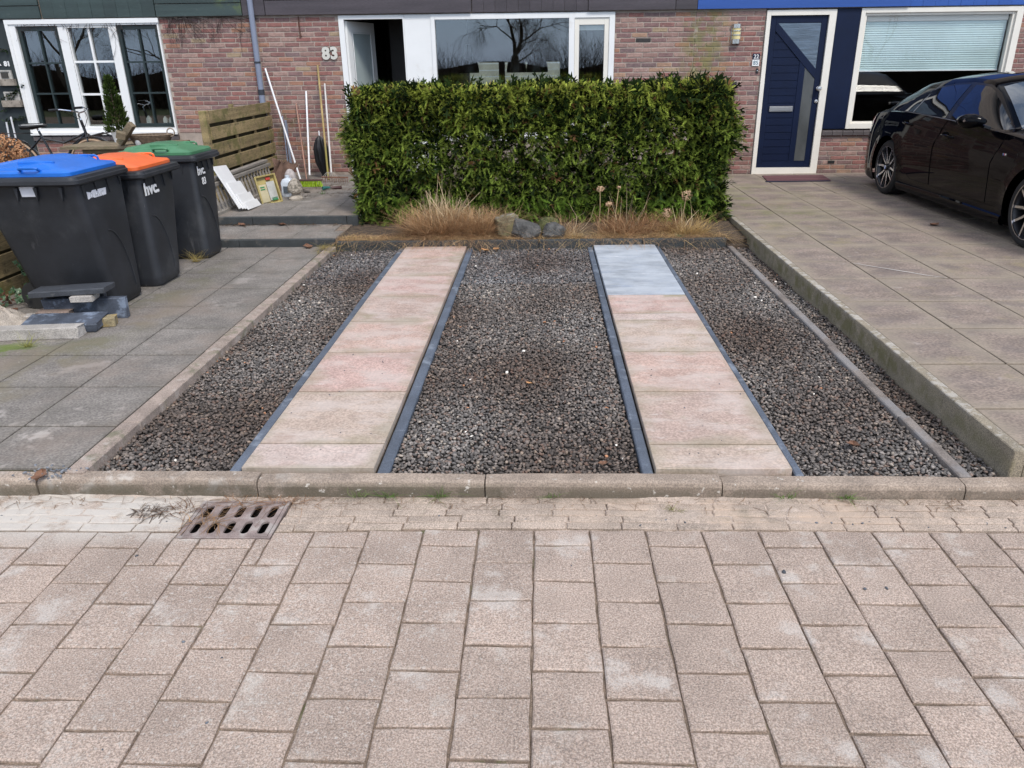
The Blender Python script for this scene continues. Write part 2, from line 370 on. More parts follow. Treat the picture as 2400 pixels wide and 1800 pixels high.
rimmed(m_slabR, (.315, .265, .20), .6, .45, 1.05); rimmed(m_pink, (.29, .255, .17), .5, .72, 1.15); rimmed(m_slabL, (.13, .12, .10), .3, .7, 1.05)
def slab_md(wd, d, h, name, mat, bev=.004, jit=.0015, n=3, seed=0, top=.0008):
    r = random.Random(seed); P = []
    for (a, b) in (((-1, -1), (1, -1)), ((1, -1), (1, 1)), ((1, 1), (-1, 1)), ((-1, 1), (-1, -1))):
        for i in range(n):
            t = i/n; x = (a[0]+(b[0]-a[0])*t)*wd/2; y = (a[1]+(b[1]-a[1])*t)*d/2
            P.append((x+r.uniform(-jit, jit), y+r.uniform(-jit, jit)))
    m = len(P); mb = MB()
    ins = [(x*(1-2*bev/wd), y*(1-2*bev/d)) for x, y in P]
    vs = [(x, y, -h) for x, y in P]+[(x, y, -bev*.8) for x, y in P]+[(x, y, r.uniform(-top, top)) for x, y in ins]
    fs = [(i, (i+1) % m, m+(i+1) % m, m+i) for i in range(m)]+[(m+i, m+(i+1) % m, 2*m+(i+1) % m, 2*m+i) for i in range(m)]+[tuple(range(2*m, 3*m))]
    mb.add(vs, fs); return meshdata(mb, name, mat)
_sl = {}
def slab(parent, x0, x1, y0, y1, z, mat, name='paving_slab', h=.05, gap=.004, bev=.004, jit=.0012, tilt=.002, dz=.0008, label=None, gy=None):
    wd, d = round(x1-x0-gap, 4), round(y1-y0-(gy or gap), 4)
    if wd < .02 or d < .015: return
    v = R.randrange(4); key = (wd, d, mat.name, v, h)
    if key not in _sl: _sl[key] = slab_md(wd, d, h, name, mat, bev, jit, 3, v+int(wd*1000), dz)
    o = inst(_sl[key], name, ((x0+x1)/2, (y0+y1)/2, z+R.uniform(-dz, dz)), parent, (R.uniform(-tilt, tilt), R.uniform(-tilt, tilt), R.uniform(-tilt, tilt)))
    if label: o['label'] = label
    return o
# ---- road
GX0, GX1, GY0, GY1 = -1.435, -1.055, 2.462, 2.742
TX, TY, TS = -.0367, 2.54, .215
_rb = MB()
for (a, b, c, d) in ((-60, GX0, -9, 2.80), (GX1, 60, -9, 2.80), (GX0, GX1, -9, GY0), (GX0, GX1, GY1, 2.80)):
    if c < 0: _rb.box(a, b, c, min(d, 2.541), -.05, -.0095)
_rb.box(-60, GX0, 2.5412, 2.80, -.056, -.052).box(GX1, 60, 2.5412, 2.80, -.056, -.052)
road = _rb.build('road', m_joint, kind='structure')
far = MB(); fr = random.Random(3)
for k in range(-40, 41):
    x0 = TX+(k-1)*TS; x1 = x0+TS; y = TY-.004-.034*min(1, max(0, (-x0-.35)/.9)); first = True
    while y > -3.2:
        ln = TS/2 if (first and k % 2) else TS
        first = False; ya = y-ln; yb = y; y = ya
        pcs = [(x0, x1, ya, yb)]
        if x1 > GX0+.01 and x0 < GX1-.01 and yb > GY0:
            pcs = [(max(x0, GX0), min(x1, GX1), ya, GY0)]
            if x0 < GX0-.02: pcs.append((x0, GX0, ya, yb))
            if x1 > GX1+.02: pcs.append((GX1, x1, ya, yb))
            pcs = [q for q in pcs if q[3]-q[2] > .03 and q[1]-q[0] > .02]
        if -2.65 < x0 < 2.55 and ya > .75:
            for q in pcs: slab(road, *q, 0, m_road, 'paving_tile', gap=.0070, gy=.0095, bev=.005, jit=.0030, tilt=.006, dz=.0015)
        else:
            z = fr.uniform(-.002, .002); far.box(x0+.004, x1-.004, ya+.004, yb-.004, -.03, z, bev=.005)
far.build('paving_tiles', m_road, road, kind='stuff')
# gutter of narrow bricks, falling towards the kerb
gfar = MB()
for r_ in range(5):
    ya = TY+.003+r_*.0425; yb = ya+.0425; off = (r_*.37 % 1)*TS+ (.02 if r_ % 2 else .09)
    for k in range(-34, 34):
        x0 = off+k*TS; x1 = x0+TS; ff = min(1, max(0, (-x0-.35)/.9)); ya = TY+.003-.034*ff+r_*(.0485+.0068*ff); yb = ya+.0485+.0068*ff
        for (a, b) in ([(x0, x1)] if yb <= GY0 or ya >= GY1 or x1 <= GX0 or x0 >= GX1 else [(x0, min(x1, GX0)), (max(x0, GX1), x1)]):
            if b-a < .03: continue
            z = -.001-.0016*r_
            if -2.7 < a < 2.6: slab(road, a, b, ya, yb, z, m_gut, 'gutter_brick', gap=.006, bev=.004, jit=.0018, tilt=.006, dz=.0012, h=.04)
            elif -7 < a < 7: gfar.box(a+.003, b-.003, ya+.003, yb-.003, -.04, z, bev=.003)
gfar.build('gutter_bricks', m_gut, road, kind='stuff')
# sand swept into the gutter
def sandz(x, y):
    e = math.exp(-((x+2.0)/.75)**2)*1.0+math.exp(-((x-.75)/.75)**2)*.95+math.exp(-((x+.95)/.25)**2)*.6+math.exp(-((x-2.2)/.4)**2)*.35
    t = max(0, min(1, (y-2.50)/.1))
    n = noise2(x*6, y*14, 1)*.0035+noise2(x*23, y*40, 4)*.0016+R.uniform(-1, 1)*.0007
    base = -.001-.035*max(0, y-2.545)
    return base-.0162+.0150*e*t+n*.7+ (max(0, y-2.73)/.055)**2*.008*(.3+e)
_sd = MB().grid(lambda u, v: (-3.2+u*6.2, 2.48+v*.305, sandz(-3.2+u*6.2, 2.48+v*.305)), 620, 36)
_sd.f = [f_ for f_ in _sd.f if not (GX0-.006 < _sd.v[f_[0]][0] < GX1-.004 and _sd.v[f_[0]][1] < GY1)]
_sd.build(
    'sand', M('sand', (.47, .38, .315), rough=1, var=.15, vs=8, fvar=.3, fs=300, bump=.8, bs=300, bd=.004, stains=[((.6, .55, .49), 3, .35, .55, .85, (-2, 2.6, 0, 1.0, .5, .5)), ((.2, .16, .13), 60, .66, .7, .8, None)]), kind='stuff')

# ---- drain grate
grate = thing('drain_grate', 'cast iron drain grate with two rows of slots, in the gutter before the kerb', 'drain grate', (-1.245, 2.59, 0))
m_iron = M('worn_cast_iron', (.30, .235, .215), rough=.6, var=.2, vs=14, fvar=.2, fs=220, bump=.4, bs=160, metal=.25, stains=[((.5, .46, .42), 10, .5, .62, .6, None)])
fx0, fx1, fy0, fy1 = GX0+.004, GX1-.004, GY0+.004, GY1-.002
fm = MB()
for (a, b, c, d) in ((fx0, fx0+.014, fy0, fy1), (fx1-.014, fx1, fy0, fy1), (fx0+.0145, fx1-.0145, fy0, fy0+.013), (fx0+.0145, fx1-.0145, fy1-.013, fy1)): fm.box(a, b, c, d, -.08, -.004)
fm.build('frame', m_iron, grate)
def grate_plate():
    nx = 5; X0, X1, Y0, Y1 = fx0+.017, fx1-.017, fy0+.016, fy1-.016; mb = MB(); sw = .0160; z1, z0 = -.005, -.014
    rows = [(Y0+.018, Y0+.104), (Y0+.132, Y0+.222)]; px = (X1-X0)/nx
    ys = [Y0, rows[0][0], rows[0][1], rows[1][0], rows[1][1], Y1]
    for k in range(nx):
        cx = X0+px*(k+.5); a, b = X0+px*k, X0+px*(k+1)
        for (c, d) in ((ys[0], ys[1]), (ys[2], ys[3]), (ys[4], ys[5])): mb.box(a, b, c, d, z0, z1)
        for (c, d) in rows:
            n = 6
            L = [(a, c), (cx, c)]+[(cx-sw*math.sin(t*PI/2/n), c+sw-sw*math.cos(t*PI/2/n)) for t in range(1, n+1)]
            L += [(cx-sw*math.cos(t*PI/2/n), d-sw+sw*math.sin(t*PI/2/n)) for t in range(0, n)]+[(cx, d), (a, d)]
            mb.prism(L, z0, z1, 'z')
            mb.prism([(2*cx-x, y) for x, y in reversed(L)], z0, z1, 'z')
    return mb
grate_plate().build('grid_plate', m_iron, grate, fix=True)
MB().box(fx0+.002, fx1-.002, fy0+.002, fy1-.002, -.4, -.39).box(fx0+.015, fx0+.017, fy0+.014, fy1-.014, -.4, -.015).box(fx1-.017, fx1-.015, fy0+.014, fy1-.014, -.4, -.015).box(fx0+.017, fx1-.017, fy0+.0135, fy0+.0155, -.4, -.015).box(fx0+.017, fx1-.017, fy1-.0155, fy1-.0135, -.4, -.015).build('shaft', M('drain_black', (.006, .005, .005), rough=1), grate)

# ---- kerb along the road
kerb = MB().box(-7, 7, 2.80, 2.85, -.05, .015).build('kerb', m_joint, kind='structure')
kx = [-7.1, -6.1, -5.1, -4.13, -3.15, -2.17, -1.213, -.245, .74, 1.725, 2.7, 3.68, 4.66, 5.64, 6.6]
for i in range(len(kx)-1):
    x0, x1 = kx[i]+.003, kx[i+1]-.003; z = {4: .070, 5: .071, 6: .064, 7: .066, 8: .056}.get(i, .054); yy = 2.780+R.uniform(-.004, .004)
    pr = [(yy, -.06), (yy+.078, -.06), (yy+.078, z), (yy+.022, z), (yy+.008, z-.006), (yy, z-.022)]
    mb = MB(); n = 8; vs = []; fs = []
    for j in range(n+1):
        x = x0+(x1-x0)*j/n; ex = 0.003 if j in (0, n) else 0
        for (a, b) in pr: vs.append((x, a+R.uniform(-.0012, .0012)+(ex if a < yy+.04 else -ex), b+(R.uniform(-.0012, .0012) if b > 0 else 0)-(ex if b > 0 else 0)))
    for j in range(n):
        for q in range(6): fs.append((j*6+q, (j+1)*6+q, (j+1)*6+(q+1) % 6, j*6+(q+1) % 6))
    fs += [tuple(range(6)), tuple(reversed(range(n*6, n*6+6)))]
    mb.add(vs, fs).build('kerb_stone', m_kerb, kerb, fix=True)

# ---- gravel parking bay: bed, two slab tracks, edgings
MB().box(-1.99, 1.94, 2.85, 7.23, -.05, .018).build('gravel_bed', M('gravel_bed', (.045, .038, .034), rough=1, var=.5, vs=40, fvar=.5, fs=200, bump=1, bs=150, bd=.01), kind='structure')
def edging(name, label, x0, x1, ya, yb, z, mat, step=1.0, y_first=None, cat='edging', group=None, zb=-.03, wob=.0015):
    t = thing(name, label, cat, ((x0+x1)/2, ya, 0), group=group)
    y = ya; nxt = y_first if y_first else ya+step
    while y < yb-.01:
        e = min(nxt, yb); dx = R.uniform(-wob, wob); dzz = R.uniform(-.0015, .0015)
        mb = MB().box(x0+dx, x1+dx, y+.0015, e-.0015, zb, z+dzz, bev=.005)
        mb.build('edging_stone', mat, t); y = e; nxt = e+step
    return t
tl = thing('paved_track', 'left wheel track of large pinkish sandstone slabs across the gravel', 'paved track', (-1.02, 2.9, 0))
tr = thing('paved_track', 'right wheel track of pinkish slabs ending in three pale blue-grey slabs', 'paved track', (.765, 2.9, 0))
MB().box(-1.31, -.735, 2.89, 7.22, 0, .028).build('sand_bed', m_soil, tl); MB().box(.483, 1.048, 2.89, 7.22, 0, .028).build('sand_bed', m_soil, tr)
YL = [2.884, 3.123]+[3.123+.604*i for i in range(1, 7)]+[7.225]
for i in range(len(YL)-1):
    xa, xb = -1.3185+.0005*i, -.727+.0005*i
    slab(tl, xa, xb, YL[i], YL[i+1], .073, m_pink, gap=.010, gy=.014, bev=.003, jit=.001, h=.038, tilt=.001)
YR = [(2.884, 3.118, m_pink), (3.118, 3.722, m_pink), (3.722, 4.325, m_pink), (4.325, 4.93, m_pink), (4.93, 5.085, m_pink), (5.085, 5.535, m_pink), (5.535, 6.14, m_blue), (6.14, 6.745, m_blue), (6.745, 7.225, m_blue)]
for (a, b, mm) in YR:
    slab(tr, .4745, 1.0565, a, b, .073, mm, gap=.009, gy=.013, bev=.003, jit=.001, h=.038, tilt=.001, label='pale blue-grey slab' if mm is m_blue else None)
edging('path_edging', 'charcoal edging strip left of the left slab track', -1.372, -1.3225, 2.862, 7.23, .056, m_char, y_first=3.3)
edging('path_edging', 'charcoal edging strip right of the left slab track, along the middle gravel', -.719, -.665, 2.872, 7.23, .052, m_char, y_first=3.297)
edging('path_edging', 'charcoal edging strip left of the right slab track, along the middle gravel', .422, .4695, 2.872, 7.23, .052, m_char, y_first=3.315)
edging('path_edging', 'charcoal edging strip right of the right slab track', 1.061, 1.098, 2.866, 7.23, .056, m_char, y_first=3.32)
edging('path_edging', 'narrow grey brown edging strip in the gravel before the raised driveway wall', 1.731, 1.783, 2.862, 7.36, .055, m_edgR, y_first=3.46, wob=.006)
edging('path_edging', 'dirty pale edging strip between the grey slab terrace and the gravel', -2.072, -1.985, 2.83, 7.22, .082, m_edgL, y_first=3.33, wob=.003)
rw = thing('retaining_wall', 'low mossy concrete retaining edge holding up the raised driveway', 'low wall', (1.955, 2.86, 0))
ys = [2.858, 3.461, 4.072, 4.65, 5.24, 5.83, 6.42, 7.01, 7.6, 8.2]
for i in range(len(ys)-1):
    MB().box(1.930+R.uniform(-.002, .002), 1.981, ys[i]+.002, ys[i+1]-.002, -.04, .176+R.uniform(-.001, .001), bev=.004).build('wall_stone', m_wall, rw)
be = thing('garden_edging', 'dark upright concrete edging between the hedge bed and the gravel', 'edging', (-.13, 7.24, 0))
bx = [-1.985, -1.02, -.04, .94, 1.725]
for i in range(4): MB().box(bx[i]+.002, bx[i+1]-.002, 7.228+R.uniform(-.002, .002), 7.285, 0, .122, bev=.005).build('edging_stone', m_dark, be)

# gravel stones
def ico():
    t = (1+5**.5)/2
    v = np.array([(-1, t, 0), (1, t, 0), (-1, -t, 0), (1, -t, 0), (0, -1, t), (0, 1, t), (0, -1, -t), (0, 1, -t), (t, 0, -1), (t, 0, 1), (-t, 0, -1), (-t, 0, 1)], float)
    v /= np.linalg.norm(v[0])
    f = np.array([(0, 11, 5), (0, 5, 1), (0, 1, 7), (0, 7, 10), (0, 10, 11), (1, 5, 9), (5, 11, 4), (11, 10, 2), (10, 7, 6), (7, 1, 8), (3, 9, 4), (3, 4, 2), (3, 2, 6), (3, 6, 8), (3, 8, 9), (4, 9, 5), (2, 4, 11), (6, 2, 10), (8, 6, 7), (9, 8, 1)])
    return v, f
def rotmats(n, tilt=1.0):
    a = rng.uniform(0, 2*PI, n); b = rng.normal(0, .38*tilt, n); c = rng.normal(0, .38*tilt, n)
    ca, sa, cb, sb, cc, s_ = np.cos(a), np.sin(a), np.cos(b), np.sin(b), np.cos(c), np.sin(c)
    Z = np.zeros(n); O = np.ones(n)
    Rz = np.stack([ca, -sa, Z, sa, ca, Z, Z, Z, O], 1).reshape(n, 3, 3); Ry = np.stack([cb, Z, sb, Z, O, Z, -sb, Z, cb], 1).reshape(n, 3, 3); Rx = np.stack([O, Z, Z, Z, cc, -s_, Z, s_, cc], 1).reshape(n, 3, 3)
    return Rx @ Ry @ Rz
def scatter(name, pts, size, cols, mat, flat=(1.0, .72, .5), tilt=1.0, **k):
    v, f = ico(); n = len(pts); var = [np.clip(v*rng.uniform(.74, 1.22, (12, 1)), -1, 1) for _ in range(24)]
    base = np.stack([var[i] for i in rng.integers(0, 24, n)])                      # n,12,3
    s_ = size[:, None]*np.array(flat)[None]*rng.uniform(.75, 1.25, (n, 3))
    P = base*s_[:, None, :]; P = np.einsum('nij,nkj->nki', rotmats(n, tilt), P)+pts[:, None, :]
    Fc = (f[None]+(np.arange(n)*12)[:, None, None]).reshape(-1, 3)
    return npmesh(name, P.reshape(-1, 3), Fc, mat, np.repeat(cols, 12, 0), **k)
m_stone = M('gravel_stone', (1, 1, 1), rough=.85, var=.16, vs=60, fvar=.15, fs=400, attr='tint')
def bay_pts():
    out = []
    for (x0, x1) in ((-1.984, -1.374), (-.664, .421), (1.1, 1.73), (1.785, 1.93)):
        for (ya, yb, st) in ((2.866, 3.9, .0150), (3.9, 5.4, .0158), (5.4, 7.235, .0170)):
            gx = np.arange(x0+.006, x1-.005, st); gy = np.arange(ya, yb, st*.95)
            X, Y = np.meshgrid(gx, gy); X = X.ravel(); Y = Y.ravel()
            X = X+rng.uniform(-.45, .45, X.size)*st; Y = Y+rng.uniform(-.45, .45, X.size)*st
            out.append(np.stack([np.clip(X, x0+.004, x1-.004), np.clip(Y, 2.868, 7.222), np.full(X.size, st)], 1))
    return np.concatenate(out)
bp = bay_pts(); N = len(bp)
lump = np.sin(bp[:, 0]*5.1+1)*np.sin(bp[:, 1]*3.7)*.004+np.sin(bp[:, 0]*11+bp[:, 1]*7)*.003
hole = -.014*np.exp(-(((bp[:, 0]-.0)/.09)**2+((bp[:, 1]-4.95)/.10)**2))-.008*np.exp(-(((bp[:, 0]-.03)/.25)**2+((bp[:, 1]-3.55)/.12)**2))
zz = .031+lump+hole+rng.uniform(-.008, .008, N)
g = rng.choice(5, N, p=[.34, .27, .24, .11, .04])
pal = np.array([(.09, .085, .083), (.145, .134, .127), (.22, .20, .187), (.18, .135, .115), (.32, .28, .24)])
cc = pal[g]*rng.uniform(.75, 1.2, (N, 1))
patch = np.clip((np.sin(bp[:, 0]*3.3+bp[:, 1]*2.1)+np.sin(bp[:, 1]*4.9-bp[:, 0]*2.0)+np.sin(bp[:, 0]*9.1+2)*.6)*.25+.5, 0, 1)
cc = cc*(1.18-.62*patch[:, None]*np.array([.82, 1, 1.10]))
blue = (bp[:, 1] > 6.0)[:, None]*(bp[:, 0] < .5)[:, None]; cc = np.where(blue, cc*np.array([.98, 1.05, 1.14]), cc)
cc = np.clip(cc, 0.02, .9)
w_ = rng.random(N) < .0012; cc[w_] = (.8, .76, .7); w2 = rng.random(N) < .0010; cc[w2] = (.45, .22, .12)
cc = cc*np.array([1.10, 1.08, 1.05])
scatter('gravel', np.stack([bp[:, 0], bp[:, 1], zz], 1), bp[:, 2]*rng.uniform(.42, .94, N), cc, m_stone, kind='stuff', label='dark grey crushed stone gravel filling the parking bay', cat='gravel')

# ---- left terrace of grey slabs, two steps up to the house
ter = MB().box(-6.5, -2.073, 2.865, 7.23, -.05, .068).build('terrace', M('dark_joint2', (.08, .07, .045), rough=1, var=.3, vs=20), kind='structure')
rowsL = [2.862, 3.287, 3.78, 4.278, 4.786, 5.278, 5.765, 6.255, 6.75, 7.228]
colsL = [-2.075, -2.543, -3.04, -3.537, -4.034, -4.53]
for i in range(9):
    for j in range(5): slab(ter, colsL[j+1], colsL[j], rowsL[i], rowsL[i+1], .08, m_slabL, gap=.010, gy=.016, bev=.004, tilt=.003)
st1 = MB().box(-6.5, -1.995, 7.285, 7.98, 0, .142).build('steps', m_joint, kind='structure')
MB().box(-4.75, -1.9, 8.03, 11.262, 0, .212).build('patio', m_joint, kind='structure')
steps, patio = st1, bpy.data.objects['patio']
for j, x in enumerate([-4.43, -3.43, -2.43]):
    MB().box(x-.5+.002, x+.5-.002 if j < 2 else -1.998, 7.234, 7.282, .02, .149, bev=.005).build('edging_stone', m_dark, steps)
    MB().box(x-.62+.002, x+.38-.002, 7.978, 8.026, .10, .232, bev=.005).build('edging_stone', m_dark, steps)
MB().box(-2.05+.002, -1.93, 7.978, 8.026, .10, .232, bev=.005).build('edging_stone', m_dark, steps)
for j, x in enumerate([-4.44, -3.94, -3.44, -2.94, -2.44]):
    slab(steps, x, x+.5 if j < 4 else -2.0, 7.288, 7.62, .15, m_slabL, gap=.004); slab(steps, x, x+.5 if j < 4 else -2.1, 7.62, 7.974, .15, m_slabL, gap=.004)
for j, x in enumerate([-3.78-.5, -3.78, -3.28, -2.78, -2.28]):
    y = 8.032
    for q in range(7):
        slab(patio, x, x+.5 if j < 4 else -1.9, y, min(y+.5, 11.25), .232, m_slabL, gap=.004); y += .5
        if y > 11.2: break
# ---- hedge bed and ground in front of number 83
bed = MB().grid(lambda u, v: (-1.99+u*3.92, 7.286+v*3.97, .105+noise2(u*14, v*16, 2)*.008+R.uniform(-.004, .004)+.02*min(1, v*8)), 110, 70).build('garden_bed', m_soil, kind='structure')
MB().box(-1.99, 1.929, 7.288, 7.40, -.05, .095).box(1.735, 1.928, 7.20, 7.2875, -.05, .060).build('bed_edge', m_soil, bed, kind='stuff')
# ---- raised driveway on the right
drv = MB().box(1.982, 9, 2.875, 11.262, -.05, .158).build('driveway', M('dark_joint', (.09, .075, .045), rough=1, var=.3, vs=20), kind='structure')
cR = [1.983, 2.440, 2.974, 3.508, 4.042, 4.576, 5.11, 5.644, 6.178, 6.712, 7.246]
rR = [2.93, 3.29, 3.857, 4.438, 5.003, 5.58, 6.11, 6.68, 7.25, 7.82, 8.385, 8.95, 9.52, 10.09, 10.66, 11.24]
for i in range(len(rR)-1):
    for j in range(len(cR)-1): slab(drv, cR[j], cR[j+1], rR[i], rR[i+1], .17, m_slabR, gap=.011, gy=.020, bev=.004, tilt=.0025)
for j in range(6): MB().box(1.985+j+.002, 2.985+j-.002, 2.872, 2.927, -.03, .172, bev=.005).build('edging_stone', m_wall, drv)
sm = MB(); P = [(2.447, 6.03), (2.55, 5.93), (2.73, 5.76), (2.84, 5.65), (2.95, 5.575)]
for i in range(4):
    a, b = P[i], P[i+1]; wd = (.004, .008, .009, .008, .003)
    sm.add([(a[0]-wd[i], a[1], .1735), (a[0]+wd[i], a[1], .1735), (b[0]+wd[i+1], b[1], .1735), (b[0]-wd[i+1], b[1], .1735)], [(0, 1, 2, 3)])
sm.build('scratch_mark', M('scratch', (.6, .56, .52), rough=.9), drv)
# ================================================================== HOUSES (facade coordinates x, y<0 to the street, z)
BR = (.30, .115, .095)
brick_cols = [((.33, .155, .135), 5), ((.37, .15, .125), 4), ((.28, .155, .145), 4.5), ((.42, .20, .125), 2), ((.33, .19, .16), 4), ((.43, .25, .16), .9), ((.40, .28, .17), .7), ((.22, .14, .135), 2.2), ((.38, .23, .19), 4), ((.045, .04, .04), .12)]
green_st = [((.17, .18, .055), 9, .38, .60, .65, (2.15, 11.25, 1.95, .42, .3, .75)), ((.25, .22, .08), 7, .45, .6, .5, (2.15, 11.25, 1.4, .5, .3, .6)), ((.13, .10, .08), 5, .4, .6, .6, (0, 11.25, .2, 8, .3, .4)), ((.12, .13, .05), 6, .45, .6, .5, (-3.6, 11.25, .75, .4, .3, .6)), ((.5, .42, .38), 11, .6, .72, .4, None)]
brick_cols = [(tuple(.86*(v*.86+.14*sum(c)/3) for v in c), w_) for c, w_ in brick_cols]
m_brick = M('brick', BR, rough=.9, var=.15, vs=30, fvar=.22, fs=180, bump=.55, bs=130, bd=.003, rnd=.12, cols=brick_cols, stains=green_st)
m_mortar = M('mortar', (.41, .34, .29), rough=1, var=.12, vs=9, fvar=.2, fs=200, bump=.5, bs=250, bd=.003, stains=green_st)
m_white = M('white_paint', (.82, .82, .81), rough=.45, var=.02, vs=4, stains=[((.55, .5, .43), 3.5, .6, .75, .25, None)])
m_cream = M('cream_paint', (.80, .76, .68), rough=.45, var=.03, vs=4)
m_gdark = M('dark_green_paint', (.018, .03, .03), rough=.4, var=.1)
m_fgreen = M('green_cladding', (.035, .055, .053), rough=.55, var=.2, vs=3, fvar=.15, fs=90, bump=.5, bs=60, stretch=(.25, 1, 4), rnd=.1, stains=[((.11, .15, .04), 4, .45, .6, .8, (-4.1, 11.2, 2.5, .3, .3, .2)), ((.11, .13, .12), 14, .6, .75, .5, None)])
m_fdark = M('dark_plum_cladding', (.055, .046, .053), rough=.55, var=.2, vs=3, fvar=.2, fs=90, bump=.6, bs=60, stretch=(.25, 1, 4), rnd=.12)
m_fblue = M('blue_cladding', (.022, .085, .34), rough=.45, var=.08, vs=3, bump=.3, bs=60, stretch=(.25, 1, 4), rnd=.05)
m_navy = M('navy_paint', (.003, .009, .034), rough=.5, spec=.25, var=.1, vs=5, bump=.1, bs=200)
m_pane = glass('window_glass', (.85, .88, .87), .13)
m_frost = M('frosted_glass', (.40, .46, .46), rough=.35, var=.06, vs=2)
m_sill = M('sill_tile', (.10, .085, .085), rough=.5, var=.15, vs=9, rnd=.12)
m_room = M('room_wall', (.22, .19, .165), rough=.9, var=.05); m_floor = M('room_floor', (.16, .10, .06), rough=.5, var=.2, stretch=(8, 1, 1))
def FP(x, y, z): return Vector(F(x, y, z))
def house(label, x0, x1):
    return thing('brick_house', label, 'house', F((x0+x1)/2, .1, .15))
h81 = house('left row house, number 81, with dark green cladding and a white framed cottage window', -9, -3.86)
h83 = house('middle row house, number 83, with plum black cladding, behind the hedge', -3.86, 2.02)
h85 = house('right row house, number 85, with bright blue cladding and a navy front door', 2.02, 9)
# wall shells: solid panels round the openings
def panels(h, rects, mat, y0=0, y1=.26, name='wall'):
    return [MB().box(a, b, y0, y1, c, d, fn=F).build(name, mat, h) for (a, b, c, d) in rects]
T_ = 2.262
w81 = panels(h81, [(-9, -7.285, -.1, T_), (-7.285, -5.18, -.1, .70), (-5.18, -3.861, -.1, T_)], m_mortar)
w83 = panels(h83, [(-3.859, -2.735, -.1, T_), (.958, 2.019, -.1, T_), (-1.49, .958, -.1, .62)], m_mortar)
w85 = panels(h85, [(2.021, 2.93, -.1, T_), (3.838, 6.22, -.1, .70), (6.22, 9, -.1, T_)], m_mortar)
# bricks: running bond, each its own object on shared meshes
bm_ = []
for i in range(8):
    r = random.Random(50+i); e = .1; mb = MB(); P = []
    L, H = .5, .5
    cs = [(-L, -H), (-L/3, -H), (L/3, -H), (L, -H), (L, 0), (L, H), (L/3, H), (-L/3, H), (-L, H), (-L, 0)]
    P = [(x+r.uniform(-.012, .012), z+r.uniform(-.045, .045)) for x, z in cs]; m = len(P)
    vs = [(x, 1, z) for x, z in P]+[(x, .35, z) for x, z in P]+[(x*.97, r.uniform(-.12, .05), z*.86) for x, z in P]
    fs = [(k, (k+1) % m, m+(k+1) % m, m+k) for k in range(m)]+[(m+k, m+(k+1) % m, 2*m+(k+1) % m, 2*m+k) for k in range(m)]+[tuple(range(2*m, 3*m))]
    bm_.append(meshdata(mb.add(vs, fs), 'brick', m_brick))
CH, BL = .0613, .206
def lay(wall, x0, x1, z0, z1, seed=0, head=False):
    r = random.Random(seed); k0 = int(math.floor((z0-.10)/CH))
    for k in range(k0, 60):
        za = .10+k*CH
        if za+.02 < z0: continue
        if za+.045 > z1: break
        off = (0 if k % 2 else BL/2)+r.uniform(-.012, .012)+(BL/4 if k % 5 == 0 else 0); x = x0-1.0+((off-(x0-1.0)) % BL)-BL
        edges = []
        while x < x1:
            a, b = max(x, x0)+.0055, min(x+BL, x1)-.0055; x += BL
            if b-a < .028: continue
            p = r.uniform(-.0012, .0012)
            inst(bm_[r.randrange(8)], 'brick', F((a+b)/2, -.0062+p, za+CH/2), wall, (0, FR, 0), (b-a, .02, CH-.0130+r.uniform(-.001, .001)))
lay(w81[2], -5.178, -3.90, .75, T_, 1); lay(w81[1], -7.28, -5.18, .42, .70, 2)
lay(w83[0], -3.86, -2.737, .21, T_, 3); lay(w83[1], .960, 2.015, 1.28, T_, 4)
lay(w85[0], 2.015, 2.928, .15, T_, 5); lay(w85[1], 3.842, 6.218, .12, .70, 6); lay(w85[2], 6.222, 6.75, 1.0, T_, 7)
# fascia cladding, board by board
def boards(h, lst, mat, y=-.055, name='cladding_board'):
    for (a, b, c, d) in lst:
        pr = R.uniform(-.002, .002)
        MB().box(a+.0015, b-.0015, y+pr, y+.03, c+.002, d-.002, fn=F).build(name, mat, h)
def vrow(x0, x1, n, c, d): 
    s_ = (x1-x0)/n; return [(x0+s_*i, x0+s_*(i+1), c, d) for i in range(n)]
Z0 = T_+.006; HB = .152
boards(h81, [(-8.9, -6.765, Z0, Z0+HB), (-8.9, -6.765, Z0+HB+.006, Z0+2*HB), (-5.175, -4.01, Z0, Z0+HB), (-5.175, -4.01, Z0+HB+.006, Z0+2*HB)], m_fgreen, y=-.062)
boards(h81, vrow(-6.75, -5.19, 9, Z0, Z0+.9), m_fgreen, y=-.045)
boards(h81, vrow(-8.9, -6.765, 12, Z0+2*HB+.01, Z0+.9)+vrow(-5.175, -4.01, 7, Z0+2*HB+.01, Z0+.9), m_fgreen, y=-.045)
boards(h83, [(-4.005, -3.70, Z0, Z0+.9)], m_fdark, y=-.05)
boards(h83, [(-3.69, -.94, Z0, Z0+.175), (-3.69, -.94, Z0+.183, Z0+.35), (.602, 1.735, Z0, Z0+.175), (.602, 1.735, Z0+.183, Z0+.35), (1.74, 2.018, Z0, Z0+.9)], m_fdark, y=-.062)
boards(h83, vrow(-.93, .595, 10, Z0, Z0+.9), m_fdark, y=-.045)
boards(h83, vrow(-3.69, -.94, 16, Z0+.36, Z0+.9)+vrow(.602, 1.735, 7, Z0+.36, Z0+.9), m_fdark, y=-.045)
boards(h85, [(2.022, 4.745, Z0, Z0+.24)], m_fblue, y=-.062)
boards(h85, vrow(4.75, 8.9, 26, Z0, Z0+.9)+vrow(2.022, 4.745, 17, Z0+.25, Z0+.9), m_fblue, y=-.045)
